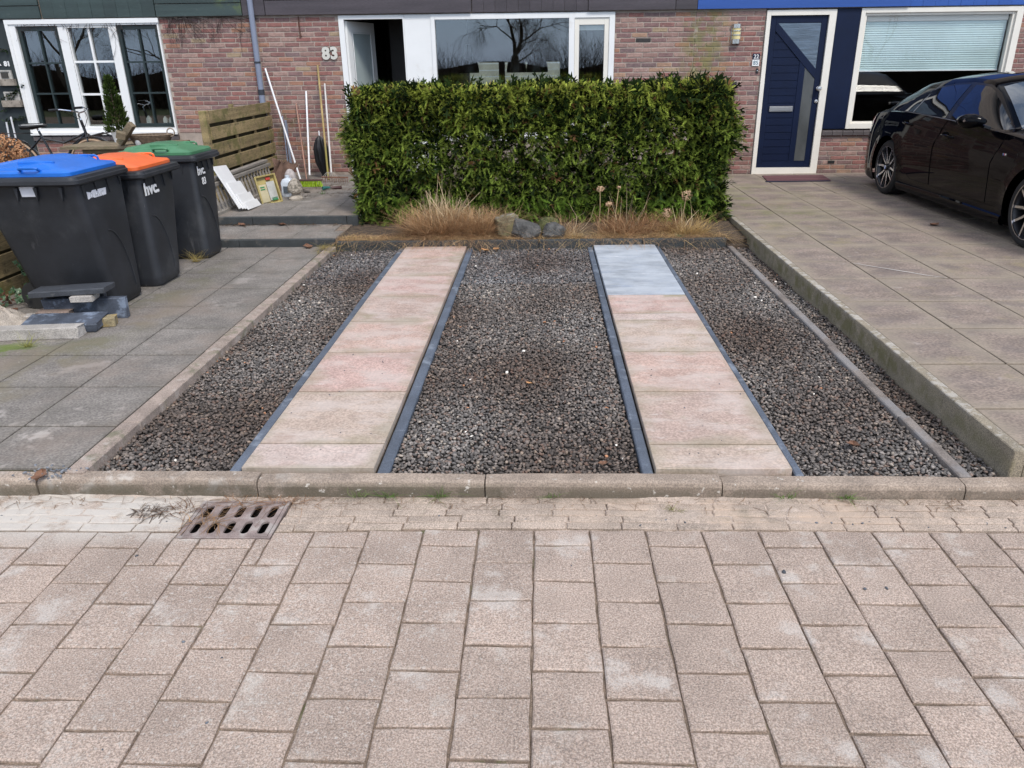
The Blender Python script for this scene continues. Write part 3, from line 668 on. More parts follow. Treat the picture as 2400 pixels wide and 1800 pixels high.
for h, a, b, mm in ((h81, -9, -3.861, m_fgreen), (h83, -3.859, 2.019, m_fdark), (h85, 2.021, 9, m_fblue)):
    mb = MB().box(a, b, 0, .25, T_, 5.2, fn=F); mb.build('upper_wall', m_mortar, h)
    MB().box(a, b, -.02, 8.2, T_+.02 if 0 else 2.42, 2.6, fn=lambda x, y, z: F(x, max(y, .26), z)).build('ceiling', m_room, h)
    MB().prism([(-.35, 5.15), (4.2, 7.6), (8.8, 5.15), (8.8, 5.3), (4.2, 7.75), (-.35, 5.3)], a, b, 'x', fn=F).build('roof', M('roof_tile', (.10, .06, .05), rough=.8), h)
# rooms behind the glass
def room(h, a, b, depth, back=None, wallm=m_room):
    mb = MB(); mb.box(a, a+.05, .27, depth, 0, 2.42, fn=F).box(b-.05, b, .27, depth, 0, 2.42, fn=F)
    if back:
        for (c, d, e, f) in back: mb.box(c, d, depth, depth+.1, e, f, fn=F)
    else: mb.box(a, b, depth, depth+.1, 0, 2.42, fn=F)
    mb.build('room_wall', wallm, h); MB().box(a, b, .27, depth, .0, .12, fn=F).build('room_floor', m_floor, h)
room(h81, -8.9, -3.9, 4.5, wallm=M('dark_room_wall', (.16, .11, .085), rough=.9, var=.1))
# through-lounge of number 83, low windows at the back
room(h83, -1.75, 1.95, 8.0, [(-1.75, 1.95, 0, 1.15), (-1.75, 1.95, 1.66, 2.42), (-1.02, -.88, 1.15, 1.66), (.40, 1.95, 1.15, 1.66)])
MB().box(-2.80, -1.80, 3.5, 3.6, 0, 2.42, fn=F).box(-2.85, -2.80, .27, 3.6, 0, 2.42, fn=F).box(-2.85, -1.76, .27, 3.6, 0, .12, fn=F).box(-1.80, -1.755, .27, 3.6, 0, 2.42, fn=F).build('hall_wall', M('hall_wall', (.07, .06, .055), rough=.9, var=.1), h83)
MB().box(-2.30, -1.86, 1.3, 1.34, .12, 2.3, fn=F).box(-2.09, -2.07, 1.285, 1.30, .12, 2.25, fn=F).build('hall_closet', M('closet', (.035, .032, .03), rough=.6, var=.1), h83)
room(h85, 3.9, 7.5, 4.5, wallm=M('dark_room_wall2', (.10, .08, .07), rough=.9, var=.1))
MB().box(2.2, 2.25, .27, 2.5, 0, 2.42, fn=F).box(3.84, 3.89, .27, 2.5, 0, 2.42, fn=F).box(2.2, 3.9, 2.5, 2.6, 0, 2.42, fn=F).build('hall_wall', m_room, h85)

# ---- frames
def frame(h, name, mat, rects, y0=-.02, y1=.08, bev=0, label=None):
    mb = MB()
    for r_ in rects:
        a, b, c, d = r_[:4]; f0, f1 = (r_[4], r_[5]) if len(r_) > 4 else (y0, y1)
        mb.box(a, b, f0, f1, c, d, fn=F, bev=bev)
    return mb.build(name, mat, h, label=label)
# number 81 cottage window
F81 = frame(h81, 'window_frame', m_white, [(-7.28, -7.17, .775, 2.258, -.035, .09), (-5.205, -5.185, .775, 2.258, -.035, .09), (-7.169, -5.206, 2.178, 2.258, -.035, .09), (-7.169, -5.206, .775, .855, -.035, .09),
    (-6.592, -6.475, .856, 2.177), (-5.885, -5.782, .856, 2.177), (-6.474, -5.886, 2.15, 2.177), (-6.474, -5.886, .856, .875)])
frame(h81, 'window_casing', m_white, [(-7.30, -5.17, 2.20, 2.256, -.05, -.036), (-7.30, -7.255, .76, 2.199, -.05, -.036), (-7.30, -5.17, .765, .80, -.065, -.036)])
for (a, b, mm, e) in ((-7.165, -6.597, m_gdark, .05), (-6.47, -5.89, m_white, .012), (-5.777, -5.21, m_gdark, .045)):
    c, d = .865, 2.168; g0, g1 = a+e, b-e; h0, h1 = c+e, d-e
    sh = frame(h81, 'sash', mm, [(a, g0, c, d, -.005, .05), (g1, b, c, d, -.005, .05), (g0, g1, c, h0, -.005, .05), (g0, g1, h1, d, -.005, .05)])
    cx = (g0+g1)/2; bw = .011 if mm is m_gdark else .014
    zb = [h0+(h1-h0)*.333, h0+(h1-h0)*.662]
    mb = MB().box(cx-bw, cx+bw, .0, .04, h0, h1, fn=F)
    for z in zb: mb.box(g0, cx-bw, .0, .04, z-bw, z+bw, fn=F).box(cx+bw, g1, .0, .04, z-bw, z+bw, fn=F)
    sh2 = mb.build('glazing_bar', mm, h81)
    for (p, q) in ((g0, cx-bw), (cx+bw, g1)):
        for (u, v) in ((h0, zb[0]-bw), (zb[0]+bw, zb[1]-bw), (zb[1]+bw, h1)):
            MB().box(p, q, .030, .034, u, v, fn=lambda x, y, z, t=R.uniform(-.004, .004): F(x, y+t*(x-p)/.3, z)).build('pane', m_pane, sh)
def sill(h, x0, x1, z, n):
    s_ = (x1-x0)/n
    for i in range(n): MB().box(x0+s_*i+.002, x0+s_*(i+1)-.002, -.045, .03, z-.055, z, fn=lambda x, y, z_: F(x, y, z_-(.02 if y < 0 else 0)+.0), bev=.004).build('sill_tile', m_sill, h)
sill(h81, -7.29, -5.17, .765, 15); sill(h85, 3.842, 6.22, .755, 17)
# dark green panel left of the 81 window
MB().box(-8.9, -7.29, -.02, -.002, .1, T_, fn=F).build('wall_panel', M('dark_green_panel', (.022, .03, .032), rough=.6, var=.15, vs=4, bump=.2), h81)
# things in the 81 room
lampm = M('warm_paper', (.62, .56, .46), rough=.8)
t = thing('table_lamp', 'round pale lamp standing inside the left cottage window of number 81', 'lamp', F(-6.55, .9, .9))
MB().lathe([(.02, .10), (.085, .13), (.11, .18), (.115, .25), (.095, .31), (.05, .35), (.0, .36)], 14, T=Matrix.Translation(F(-6.55, .9, 1.08))).build('lamp_shade', lampm, t, smooth=True)
MB().lathe([(.09, -.28), (.10, -.25), (.07, -.05), (.05, .1), (.02, .12)], 12, T=Matrix.Translation(F(-6.55, .9, 1.08))).build('base', M('wood_light', (.33, .2, .09), rough=.6), t)
MB().box(-7.3, -6.0, .7, 1.15, .735, .78, fn=F).box(-7.25, -7.2, .75, .8, .12, .735, fn=F).box(-6.1, -6.05, .75, .8, .12, .735, fn=F).box(-7.25, -7.2, 1.05, 1.1, .12, .735, fn=F).box(-6.1, -6.05, 1.05, 1.1, .12, .735, fn=F).build('sideboard', MATS['wood_light'], None, cat='table', label='light wooden table inside the room behind the window of number 81')
t = thing('ornament_house', 'tiny white toy house on the window ledge of number 81', 'ornament', F(-5.62, .15, .9))
for i, (x, s_) in enumerate(((-5.66, 1), (-5.42, .9), (-5.34, .8))):
    MB().prism([(x-.03*s_, .905), (x+.03*s_, .905), (x+.03*s_, .905+.06*s_), (x, .905+.1*s_), (x-.03*s_, .905+.06*s_)], .16, .2, 'y', fn=F).build('house_front', m_white, t)
MB().box(-7.16, -5.22, .10, .30, .84, .885, fn=F).build('window_ledge', m_white, h81)
# number 83: door, panel, windows
D83 = frame(h83, 'door_frame', m_white, [(-2.733, -2.662, .22, 2.256), (-1.868, -1.852, .22, 2.256), (-2.661, -1.869, 2.206, 2.256), (-2.661, -1.869, .2, .25)])
frame(h83, 'front_panel', m_white, [(-1.850, -1.494, .22, 2.256, -.012, .05)])
frame(h83, 'window_frame', m_white, [(-1.492, -1.44, .64, 2.256), (.352, .424, .64, 2.256), (.885, .956, .64, 2.256), (-1.439, .351, 2.19, 2.256), (.425, .884, 2.19, 2.256), (-1.439, .351, .64, .74), (.425, .884, .64, .74)], -.025, .08)
gp = frame(h83, 'sash', m_cream, [(.427, .487, .745, 2.187, -.01, .05), (.822, .883, .745, 2.187, -.01, .05), (.488, .821, 2.105, 2.187, -.01, .05), (.488, .821, .745, .82, -.01, .05)])
MB().box(-1.438, .350, .030, .036, .742, 2.188, fn=F).build('pane', m_pane, h83)
MB().box(.489, .820, .024, .030, .822, 2.103, fn=F).build('pane', m_pane, gp)
MB().box(.49, .82, .04, .07, 2.04, 2.10, fn=F, bev=.006).build('roller_blind_box', m_white, h83)
# open white door swung into the hall
dl = .755; A = math.atan2(.735, .225)
def DL(x, y, z):      # door-leaf coordinates to facade
    return F(-2.655+x*math.cos(A)-y*math.sin(A), .045+x*math.sin(A)+y*math.cos(A), z)
door = MB()
for (a, b, c, d) in ((0, .11, .26, 2.19), (dl-.11, dl, .26, 2.19), (.11, dl-.11, 2.06, 2.19), (.11, dl-.11, .26, .48)): door.box(a, b, -.02, .02, c, d, fn=DL)
door = door.build('door', m_white, h83, label='white door standing open into the dark hall')
MB().box(.11, dl-.11, -.004, .004, .48, 2.06, fn=DL).build('frosted_pane', m_frost, door)
MB().box(.118, .13, -.03, -.021, .485, 2.055, fn=DL).box(dl-.13, dl-.118, -.03, -.021, .485, 2.055, fn=DL).box(.13, dl-.13, -.03, -.021, 2.04, 2.055, fn=DL).build('glazing_bead', m_white, door)
MB().tube([DL(dl-.05, -.03, 1.2), DL(dl-.05, -.07, 1.2), DL(dl-.15, -.07, 1.2)], .009, 8).build('handle', M('steel', (.6, .6, .6), rough=.3, metal=1, var=.02), door)
# pendant lamps inside 83
m_pend = M('pendant_black', (.02, .018, .016), rough=.4)
pl = None
for i, (x, rr, lab) in enumerate(((-.98, .155, 'left of the three dark bell pendant lamps behind the big window of number 83'), (-.33, .15, 'middle of the three dark bell pendant lamps behind the big window of number 83'), (-.05, .165, 'right of the three dark bell pendant lamps behind the big window of number 83'))):
    y_ = 1.5; x_ = x*1.13-.03
    t = thing('pendant_lamp', lab, 'lamp', F(x_, y_, 1.42), group='bell pendant lamps behind the window of number 83')
    MB().lathe([(rr, .0), (rr*1.02, .03), (rr*.93, .12), (rr*.72, .2), (rr*.4, .27), (rr*.33, .36), (rr*.28, .40), (.008, .41)], 18, T=Matrix.Translation(F(x_, y_, 1.51))).build('lamp_shade', m_pend, t, smooth=True)
    MB().tube([F(x_, y_, 1.84), F(x_, y_, 2.42)], .006, 5).build('cable', m_pend, t)
# number 85: door
D85 = frame(h85, 'door_frame', m_cream, [(2.937, 2.99, .165, 2.248, -.03, .08), (3.745, 3.836, .165, 2.248, -.03, .08), (2.991, 3.744, 2.184, 2.248, -.03, .08), (2.991, 3.744, .165, .25, -.03, .08)])
dr = MB().box(2.993, 3.742, .018, .05, .253, 2.181, fn=F).build('door', m_navy, h85, label='navy blue front door with slanted glass and horizontal boards')
def fp(name, poly, y0, y1, mat, parent, label=None):
    poly = list(poly)
    ar = sum(poly[i][0]*poly[(i+1) % len(poly)][1]-poly[(i+1) % len(poly)][0]*poly[i][1] for i in range(len(poly)))
    if ar < 0: poly.reverse()
    return MB().prism(poly, y0, y1, 'y', fn=F).build(name, mat, parent, label=label)
fp('stile', [(2.994, .254), (3.072, .254), (3.072, 2.18), (2.994, 2.18)], .0, .0175, m_navy, dr)
fp('stile', [(3.662, .254), (3.741, .254), (3.741, 2.18), (3.662, 2.18)], .0, .0175, m_navy, dr)
fp('rail', [(3.074, 2.094), (3.660, 2.094), (3.660, 2.18), (3.074, 2.18)], .0, .0175, m_navy, dr)
fp('rail', [(3.074, .254), (3.660, .254), (3.660, .335), (3.074, .335)], .0, .0175, m_navy, dr)
fp('diagonal_rail', [(3.074, 2.000), (3.074, 2.092), (3.10, 2.092), (3.660, 1.530), (3.660, 1.412), (3.516, 1.555), (3.44, 1.63)], -.004, .0175, m_navy, dr)
fp('stile', [(3.440, .337), (3.516, .337), (3.516, 1.552), (3.440, 1.628)], .0, .0175, m_navy, dr)
fp('glass', [(3.104, 2.090), (3.659, 2.090), (3.659, 1.534)], .004, .012, M('ribbed_glass', (.11, .15, .20), rough=.15, var=.25, vs=7, stretch=(.4, 1, 4), bump=.6, bs=14, bd=.01), dr)
fp('glass', [(3.518, 1.550), (3.660, 1.408), (3.660, .340), (3.518, .340)], .004, .012, M('slot_glass', (.08, .085, .085), rough=.3, var=.3, vs=3, stretch=(1, 1, .5)), dr)
z = .337
while z < 2.0:
    z1 = z+.0955; poly = [(3.075, z+.003), (3.438, z+.003), (3.438, z1-.003), (3.075, z1-.003)]
    poly = clip(poly, -1.03, -1.0, 1.03*3.075+1.995)
    if len(poly) > 2 and abs(sum(poly[i][0]*poly[(i+1) % len(poly)][1]-poly[(i+1) % len(poly)][0]*poly[i][1] for i in range(len(poly)))) > .002: fp('board', poly, .006, .0175, m_navy, dr)
    z = z1
m_steel = M('brushed_steel', (.62, .6, .58), rough=.3, metal=.9, var=.05)
MB().box(3.10, 3.415, -.012, .006, .995, 1.062, fn=F, bev=.003).box(3.13, 3.385, -.018, -.012, 1.012, 1.045, fn=F).build('mail_slot', m_steel, h85)
MB().lathe([(.024, -.012), (.026, -.02), (.014, -.028), (.014, -.045), (.030, -.055), (.034, -.07), (.026, -.083), (.0, -.086)], 16, T=Matrix.Translation(F(3.718, .0, 1.285)), ax='y').build('door_knob', m_steel, h85, smooth=True)
MB().lathe([(.024, .0), (.024, -.012), (.012, -.014), (.012, -.018), (.0, -.018)], 14, T=Matrix.Translation(F(3.718, .0, 1.12)), ax='y').build('door_lock', m_steel, h85)
MB().box(3.845, 4.148, -.02, .02, .765, T_-.005, fn=F).build('wall_panel', m_navy, h85, label='flat navy blue panel')
frame(h85, 'window_frame', m_cream, [(4.152, 4.205, .765, 2.256), (6.135, 6.216, .765, 2.256), (4.206, 6.134, 2.20, 2.256), (4.206, 6.134, .765, .83), (4.206, 4.238, .831, 2.199, .0, .07), (6.10, 6.134, .831, 2.199, .0, .07), (4.239, 6.099, 2.168, 2.199, .0, .07), (4.239, 6.099, .831, .855, .0, .07)], -.03, .08)
MB().box(4.239, 6.099, .045, .05, .856, 2.167, fn=F).build('pane', glass('window_glass_clear', (.97, .98, .98), .05), h85)
bl = thing('pleated_blind', 'pale grey-green pleated blind hanging half down in the window of number 85', 'blind', F(5.17, .09, 1.5))
MB().box(4.25, 6.09, .07, .11, 2.10, 2.166, fn=F).build('head_rail', m_cream, bl)
pts = []; n = 44; mb = MB(); vs = []; fs = []
for i in range(n+1):
    z = 2.098-(2.098-1.502)*i/n; y = .085+(.0035 if i % 2 else -.0035)
    vs += [F(4.255, y, z), F(6.085, y, z)]
fs = [(2*i, 2*i+2, 2*i+3, 2*i+1) for i in range(n)]
mb.add(vs, fs).build('pleated_fabric', M('blind_fabric', (.55, .68, .68), rough=.8, var=.08, vs=1.5), bl)
MB().box(4.255, 6.085, .075, .095, 1.488, 1.502, fn=F).build('bottom_rail', m_white, bl)
MB().box(3.985, 4.078, -.010, .0, .300, .338, fn=F).build('air_vent', M('vent_black', (.01, .01, .01), rough=.6), h85)
# downpipe
dp = thing('downpipe', 'grey plastic downpipe with dark clips on the brick wall between numbers 81 and 83', 'downpipe', F(-3.87, -.05, 1.1))
m_pipe = M('grey_pipe', (.22, .25, .33), rough=.45, var=.06, vs=3)
MB().tube([F(-3.885, -.07, 0.1), F(-3.885, -.07, 1.30)], .040, 14).build('lower_pipe', m_pipe, dp, smooth=True)
MB().tube([F(-3.885, -.07, 1.33), F(-3.870, -.07, 3.6)], .037, 14).build('upper_pipe', m_pipe, dp, smooth=True)
m_clip = M('pipe_clip', (.03, .035, .045), rough=.5)
for z in (1.31, 1.69): MB().tube([F(-3.885, -.07, z-.035 if z < 1.5 else z-.012), F(-3.885, -.07, z+.035 if z < 1.5 else z+.012)], .043, 14).box(-3.90, -3.87, -.04, .0, z-.01, z+.01, fn=F).build('clip', m_clip, dp)
# house numbers, lamp, bell
m_num = M('number_grey_white', (.62, .60, .54), rough=.5, var=.05)
m_num_d = M('number_edge', (.05, .05, .045), rough=.6)
t = thing('house_number', 'grey white metal digits 83 on the brick wall left of the open door', 'house number', F(-2.89, -.02, 1.78))
T8 = Matrix.Translation(F(-2.995, -.020, 1.795-.07)) @ Matrix.Rotation(PI/2, 4, 'X')
text('8', .205, T8, m_num, 'digit', t, bold=.010, ext=.008); text('3', .205, T8 @ Matrix.Translation((.112, 0, 0)), m_num, 'digit', t, bold=.010, ext=.008)
text('83', .205, Matrix.Translation((.0, .009, 0)) @ T8, m_num_d, 'digit_backing', t, bold=.013, ext=.002)
t = thing('house_number', 'white figures 81 on the dark green panel at the left edge', 'house number', F(-7.45, -.03, 1.75))
T8 = Matrix.Translation(F(-7.452, -.03, 1.757-.075)) @ Matrix.Rotation(PI/2, 4, 'X')
text('81', .085, T8, m_white, 'digit', t, bold=.004, ext=.004, sx=1.05); text('R', .085, T8 @ Matrix.Translation((-.10, .01, 0)), m_white, 'letter', t, bold=.004, ext=.004)
t = thing('house_number', 'small navy and white number plates 22 and 85 beside the navy door', 'house number', F(2.85, -.02, 1.65))
MB().box(2.805, 2.897, -.018, -.008, 1.655, 1.728, fn=F).build('plate', m_navy, t, label='navy plate'); MB().box(2.805, 2.897, -.018, -.008, 1.575, 1.6535, fn=F).build('plate', m_white, t, label='white plate')
TT = Matrix.Translation(F(2.851, -.020, 1.668)) @ Matrix.Rotation(PI/2, 4, 'X')
text('22', .070, TT, m_white, 'digit', t, bold=.001, align='CENTER'); text('85', .070, Matrix.Translation((0, 0, -.076)) @ TT, M('num_teal', (.05, .14, .20), rough=.6), 'digit', t, align='CENTER')
t = thing('door_bell', 'small black doorbell under the number plates', 'doorbell', F(2.88, -.02, 1.52))
MB().box(2.866, 2.896, -.02, -.005, 1.485, 1.545, fn=F, bev=.004).build('bell_plate', M('bell_black', (.015, .015, .015), rough=.4), t); MB().lathe([(.008, -.02), (.008, -.026), (0, -.027)], 10, T=Matrix.Translation(F(2.881, 0, 1.515)), ax='y').build('bell_button', m_steel, t)
t = thing('wall_lamp', 'steel half-round wall lamp with slotted yellowish shade on the bricks of number 85', 'wall lamp', F(2.557, -.02, 1.97))
m_lst = M('lamp_steel', (.55, .52, .47), rough=.25, metal=.9, var=.1); m_lye = M('lamp_yellow', (.78, .66, .32), rough=.5)
def halfcyl(z0, z1, r_, n=10):
    P = [(2.557+r_*math.cos(PI+PI*i/n), r_*1.15*math.sin(PI+PI*i/n)-.012) for i in range(n+1)]
    return MB().prism([p for p in P], z0, z1, 'z', fn=F)
mb = halfcyl(1.852, 1.905, .060); b2 = halfcyl(2.04, 2.088, .060); mb.add(b2.v, b2.f)
for z in (1.957, 2.007): q = halfcyl(z-.006, z+.006, .060); mb.add(q.v, q.f)
mb.build('lamp_body', m_lst, t, smooth=True); halfcyl(1.906, 2.039, .055).build('lamp_shade', m_lye, t, smooth=True)
MB().box(2.495, 2.619, -.012, -.004, 1.85, 2.09, fn=F).build('back_plate', m_lst, t)
# rust streak bracket
MB().box(-3.275, -3.262, -.02, -.006, 2.03, 2.25, fn=F).box(-3.28, -3.255, -.025, -.006, 2.0, 2.03, fn=F).build('iron_strip', M('rust', (.11, .05, .035), rough=.9, var=.2), h83)
# bare creeper on the wall and the frame of 81
cr = MB(); r = random.Random(21)
def twig(x, z, dx, dz, n, rad, depth=0):
    pts = [(x, -.03, z)]
    for i in range(n):
        dx += r.uniform(-.35, .35); dz += r.uniform(-.25, .2); L = math.hypot(dx, dz); x += dx/L*.035; z += dz/L*.035
        if z > T_: z = T_-.005
        pts.append((x, -.028-r.uniform(0, .02), z))
        if depth < 2 and r.random() < .33: twig(x, z, dx+r.uniform(-1, 1), dz+r.uniform(-.6, .3), r.randrange(2, 5), rad*.7, depth+1)
    cr.tube([F(*p) for p in pts], rad, 4)
for i in range(80):
    x = -7.2+r.random()*3.2; left = x < -5.2
    twig(x, T_, r.uniform(-.5, .5), -1, r.randrange(2, 5) if left else r.randrange(3, 11), .0022)
for i in range(10): twig(-5.15+i*.12, T_, 1, -.1, 6, .003)
twig(-5.85, T_, .1, -1, 16, .002)
cr.build('creeper', M('bare_twig', (.05, .035, .03), rough=.9), cat='creeper', label='bare leafless creeper twigs hanging from under the green cladding over wall and window')

# board screen added behind the houses to block bright horizon sky through the lounge
backdrop = thing('added_backdrop', 'pale board screen added behind house 83, hiding the bright horizon from its lounge', 'backdrop', (0, 26, 0))
for i in range(12): MB().box(-5, 4, 26+(.004 if i % 2 else 0), 26.04, -.05+i*.19, .135+i*.19).build('board', M('backdrop_board', (.36, .38, .33), rough=.8, var=.15, vs=2), backdrop)
# ================================================================== WHEELIE BINS
m_bin = M('bin_charcoal', (.022, .024, .029), rough=.5, var=.25, vs=3, fvar=.1, fs=300, bump=.12, bs=400, bd=.001, stains=[((.12, .12, .125), 9, .66, .74, .45, None, (1, 1, .15)), ((.065, .067, .072), 2.4, .5, .7, .6, None), ((.2, .2, .2), 34, .68, .74, .5, None, (1, 1, .12))])
def ring(x0, x1, y0, y1, z, rad, n=5):
    P = []
    for cx, cy, a0 in ((x1-rad, y1-rad, 0), (x0+rad, y1-rad, 90), (x0+rad, y0+rad, 180), (x1-rad, y0+rad, 270)):
        for i in range(n): t = math.radians(a0+90*i/(n-1)); P.append((cx+rad*math.cos(t), cy+rad*math.sin(t), z))
    return P
def loft(rings, cap0=True, cap1=True):
    m = len(rings[0]); vs = [p for r_ in rings for p in r_]; fs = []
    for j in range(len(rings)-1):
        for i in range(m): fs.append((j*m+i, j*m+(i+1) % m, (j+1)*m+(i+1) % m, (j+1)*m+i))
    if cap0: fs.append(tuple(reversed(range(m))))
    if cap1: fs.append(tuple(range((len(rings)-1)*m, len(rings)*m)))
    return MB().add(vs, fs)
def wbin(label, lidcol, lidname, top, bot, zt, rim, lidz, zg=.08):
    """top/bot/rim: (x0,x1,y0,y1); front towards +x"""
    cx, cy = (bot[0]+bot[1])/2, (bot[2]+bot[3])/2
    t = thing('wheelie_bin', label, 'wheelie bin', (cx, cy, zg), group='wheelie bins on the slab terrace')
    def mixr(k, rad): 
        a = [bot[i]+(top[i]-bot[i])*k for i in range(4)]; return ring(*a, zg+(zt-zg)*k, rad)
    b = bot
    rg = [ring(b[0]+.02, b[1]-.02, b[2]+.02, b[3]-.02, zg+.002, .05), ring(*b, zg+.03, .065)]
    rg += [mixr(k, .065-.02*k) for k in (.1, .3, .5, .7, .85, 1.0)]
    loft(rg, True, False).build('body', m_bin, t, smooth=50)
    r_ = rim; mb = loft([ring(top[0]-.003, top[1]+.003, top[2]-.003, top[3]+.003, zt-.035, .045), ring(r_[0]+.012, r_[1]-.012, r_[2]+.012, r_[3]-.012, zt-.028, .05), ring(*r_, zt-.018, .05), ring(*r_, zt+.004, .05), ring(r_[0]+.006, r_[1]-.006, r_[2]+.006, r_[3]-.006, zt+.008, .05), ring(r_[0]+.01, r_[1]-.01, r_[2]+.01, r_[3]-.01, zt+.026, .05), ring(r_[0]+.03, r_[1]-.03, r_[2]+.03, r_[3]-.03, zt+.03, .05)], False, True)
    mb.build('rim', m_bin, t, smooth=30)
    # support ribs under the rim on the front and near side
    for k in range(4):
        y = top[2]+.07+(top[3]-top[2]-.14)*k/3; x = top[1]-.006
        MB().prism([(y-.016, zt-.04), (y+.016, zt-.04), (y, zt-.13+.03*(k % 2))], x, x+.018, 'x').build('rib', m_bin, t)
    for dx_ in (.10, .272, .405):
        x = top[1]-dx_; MB().prism([(x-.013, zt-.04), (x, zt-.13), (x+.013, zt-.04)], top[2]-.012, top[2]+.01, 'y').build('rib', m_bin, t)
    ml = M(lidname, lidcol, rough=.38, var=.1, vs=3, bump=.05, bs=300, stains=[(sc3(lidcol, 1.5), 5, .5, .7, .35, None)])
    x0, x1, y0, y1 = r_[0]+.01, r_[1]-.055, r_[2]+.035, r_[3]-.045; z0 = zt+.031; h = lidz
    L = [ring(x0, x1, y0, y1, z0, .05), ring(x0, x1, y0, y1, z0+.022, .05), ring(x0, x1-.012, y0+.012, y1-.012, z0+.034, .05)]
    L += [ring(x0, x1-.10, y0+.055, y1-.055, z0+.04+.005, .05), ring(x0, x1-.145, y0+.07, y1-.07, z0+.040+h*.55, .05), ring(x0, x1-.17, y0+.10, y1-.10, z0+.04+h*.62, .04), ring(x0, x1-.28, y0+.13, y1-.13, z0+.045+h*.9, .04), ring(x0, x1-.42, y0+.17, y1-.17, z0+.048+h, .03)]
    L = [[(x_, y_, max(z0+.034, z_-.17*max(0, (x1-.36)-x_)) if z_ > z0+.034 else z_) for x_, y_, z_ in q] for q in L]
    lid = loft(L).build('lid', ml, t, smooth=35)
    for s_, yy in ((-1, y0), (1, y1)):       # side grips of the lid
        cx2 = x1-.26; pts = [(cx2-.065, yy+s_*-.03, z0+.03), (cx2-.06, yy+s_*.012, z0+.055), (cx2-.04, yy+s_*.02, z0+.058), (cx2+.04, yy+s_*.02, z0+.058), (cx2+.06, yy+s_*.012, z0+.055), (cx2+.065, yy-s_*.03, z0+.03)]
        MB().tube(pts, .0095, 7).build('grip', ml, lid, smooth=True)
    MB().tube([(x1-.27, y1-.02, z0+.02), (x1-.265, y1-.03, z0+.062), (x1-.25, y1-.032, z0+.070), (x1-.15, y1-.032, z0+.070), (x1-.135, y1-.03, z0+.062), (x1-.13, y1-.02, z0+.02)], .009, 7).build('lid_loop', ml, lid, smooth=True)
    # ridge between front step and back
    for yy in (y0+.12, y1-.12): MB().box(x1-.40, x1-.15, yy-.012, yy+.012, z0+.04+h*.5, z0+.045+h*.72, bev=.006).build('lid_ridge', ml, lid)
    # handle bar and wheels at the back
    MB().tube([(r_[0]-.02, y0+.04, zt+.0), (r_[0]-.06, y0+.05, zt+.02), (r_[0]-.06, y1-.05, zt+.02), (r_[0]-.02, y1-.04, zt)], .014, 7).build('handle_bar', m_bin, t, smooth=True)
    for yy in (b[2]+.0, b[3]-.05):
        MB().lathe([(.06, 0), (.1, 0), (.1, .05), (.06, .05), (.0, .05)], 18, T=Matrix.Translation((b[0]-.02, yy, zg+.10)), ax='y').build('wheel', M('rubber', (.02, .02, .02), rough=.8), t)
    # moulded curve on the front
    pts = []
    for i in range(12):
        k = i/11; a = k*PI/2; yy = bot[3]-.10-(.16)*math.cos(a)*1.0; zz_ = zg+.18+.42*math.sin(a) if 0 else zg+.10+.45*math.sin(PI/2*(1-k))
        yy = bot[2]+.10+.20*math.sin(a); kk = (zz_-zg)/(zt-zg); xx = bot[1]+(top[1]-bot[1])*kk+.001; pts.append((xx, yy, zz_))
    MB().tube(pts, .006, 6).build('moulding', m_bin, t, smooth=True)
    return t
b1 = wbin('largest wheelie bin with a blue lid and two white stickers, nearest the road', (.012, .14, .56), 'lid_blue', (-3.82, -3.105, 5.09, 5.71), (-3.66, -3.075, 5.24, 5.63), 1.005, (-3.87, -3.065, 5.035, 5.765), .06)
b2 = wbin('middle wheelie bin with an orange lid and the white letters hvc', (.82, .15, .04), 'lid_orange', (-3.66, -3.045, 5.83, 6.41), (-3.60, -3.025, 5.80, 6.19), .945, (-3.72, -2.995, 5.785, 6.465), .055)
b3 = wbin('wheelie bin with a dusty green lid and the white marking hvc 83, nearest the steps', (.065, .20, .10), 'lid_green', (-3.66, -3.05, 6.80, 7.27), (-3.60, -3.02, 6.74, 7.08), .955, (-3.72, -3.0, 6.755, 7.325), .055)
m_stick = M('sticker_white', (.72, .73, .78), rough=.5, var=.05); m_letter = M('letter_white', (.82, .82, .82), rough=.5, var=.03); m_lgrey = M('letter_grey', (.42, .43, .45), rough=.6)
def front_T(x, y, z, tilt=0.0, roll=0.0): return Matrix.Translation((x, y, z)) @ Matrix.Rotation(PI/2, 4, 'Z') @ Matrix.Rotation(PI/2+tilt, 4, 'X') @ Matrix.Rotation(roll, 4, 'Z')
MB().box(-3.486, -3.388, 5.083, 5.098, .905, .972, fn=lambda x, y, z: (x, y+(.98-z)*.13+.0, z)).build('sticker', m_stick, b1, label='plain white sticker')
P = [(5.20, .862), (5.255, .878), (5.30, .853), (5.43, .848), (5.445, .912), (5.27, .918), (5.25, .905), (5.20, .917)]
MB().prism(P, -3.1035, -3.1005, 'x').build('sticker', m_stick, b1, label='torn white sticker with grey letters')
text('HVC', .050, front_T(-3.0995, 5.29, .864, 0, .0), m_lgrey, 'lettering', b1, sx=1.15); MB().lathe([(.013, -.001), (.016, -.001), (.016, .001), (.013, .001)], 16, T=Matrix.Translation((-3.0998, 5.248, .886)), ax='x', close=True).build('swirl_mark', m_lgrey, b1)
text('hvc.', .125, front_T(-3.0335, 5.845, .79, 0, .0), m_letter, 'lettering', b2, bold=.0045, sx=1.18)
text('hvc.', .105, front_T(-3.038, 6.835, .81, 0, .0), m_letter, 'lettering', b3, bold=.003, sx=.98); text('83', .085, front_T(-3.034, 6.89, .722, 0, .0), m_letter, 'lettering', b3, bold=.002)

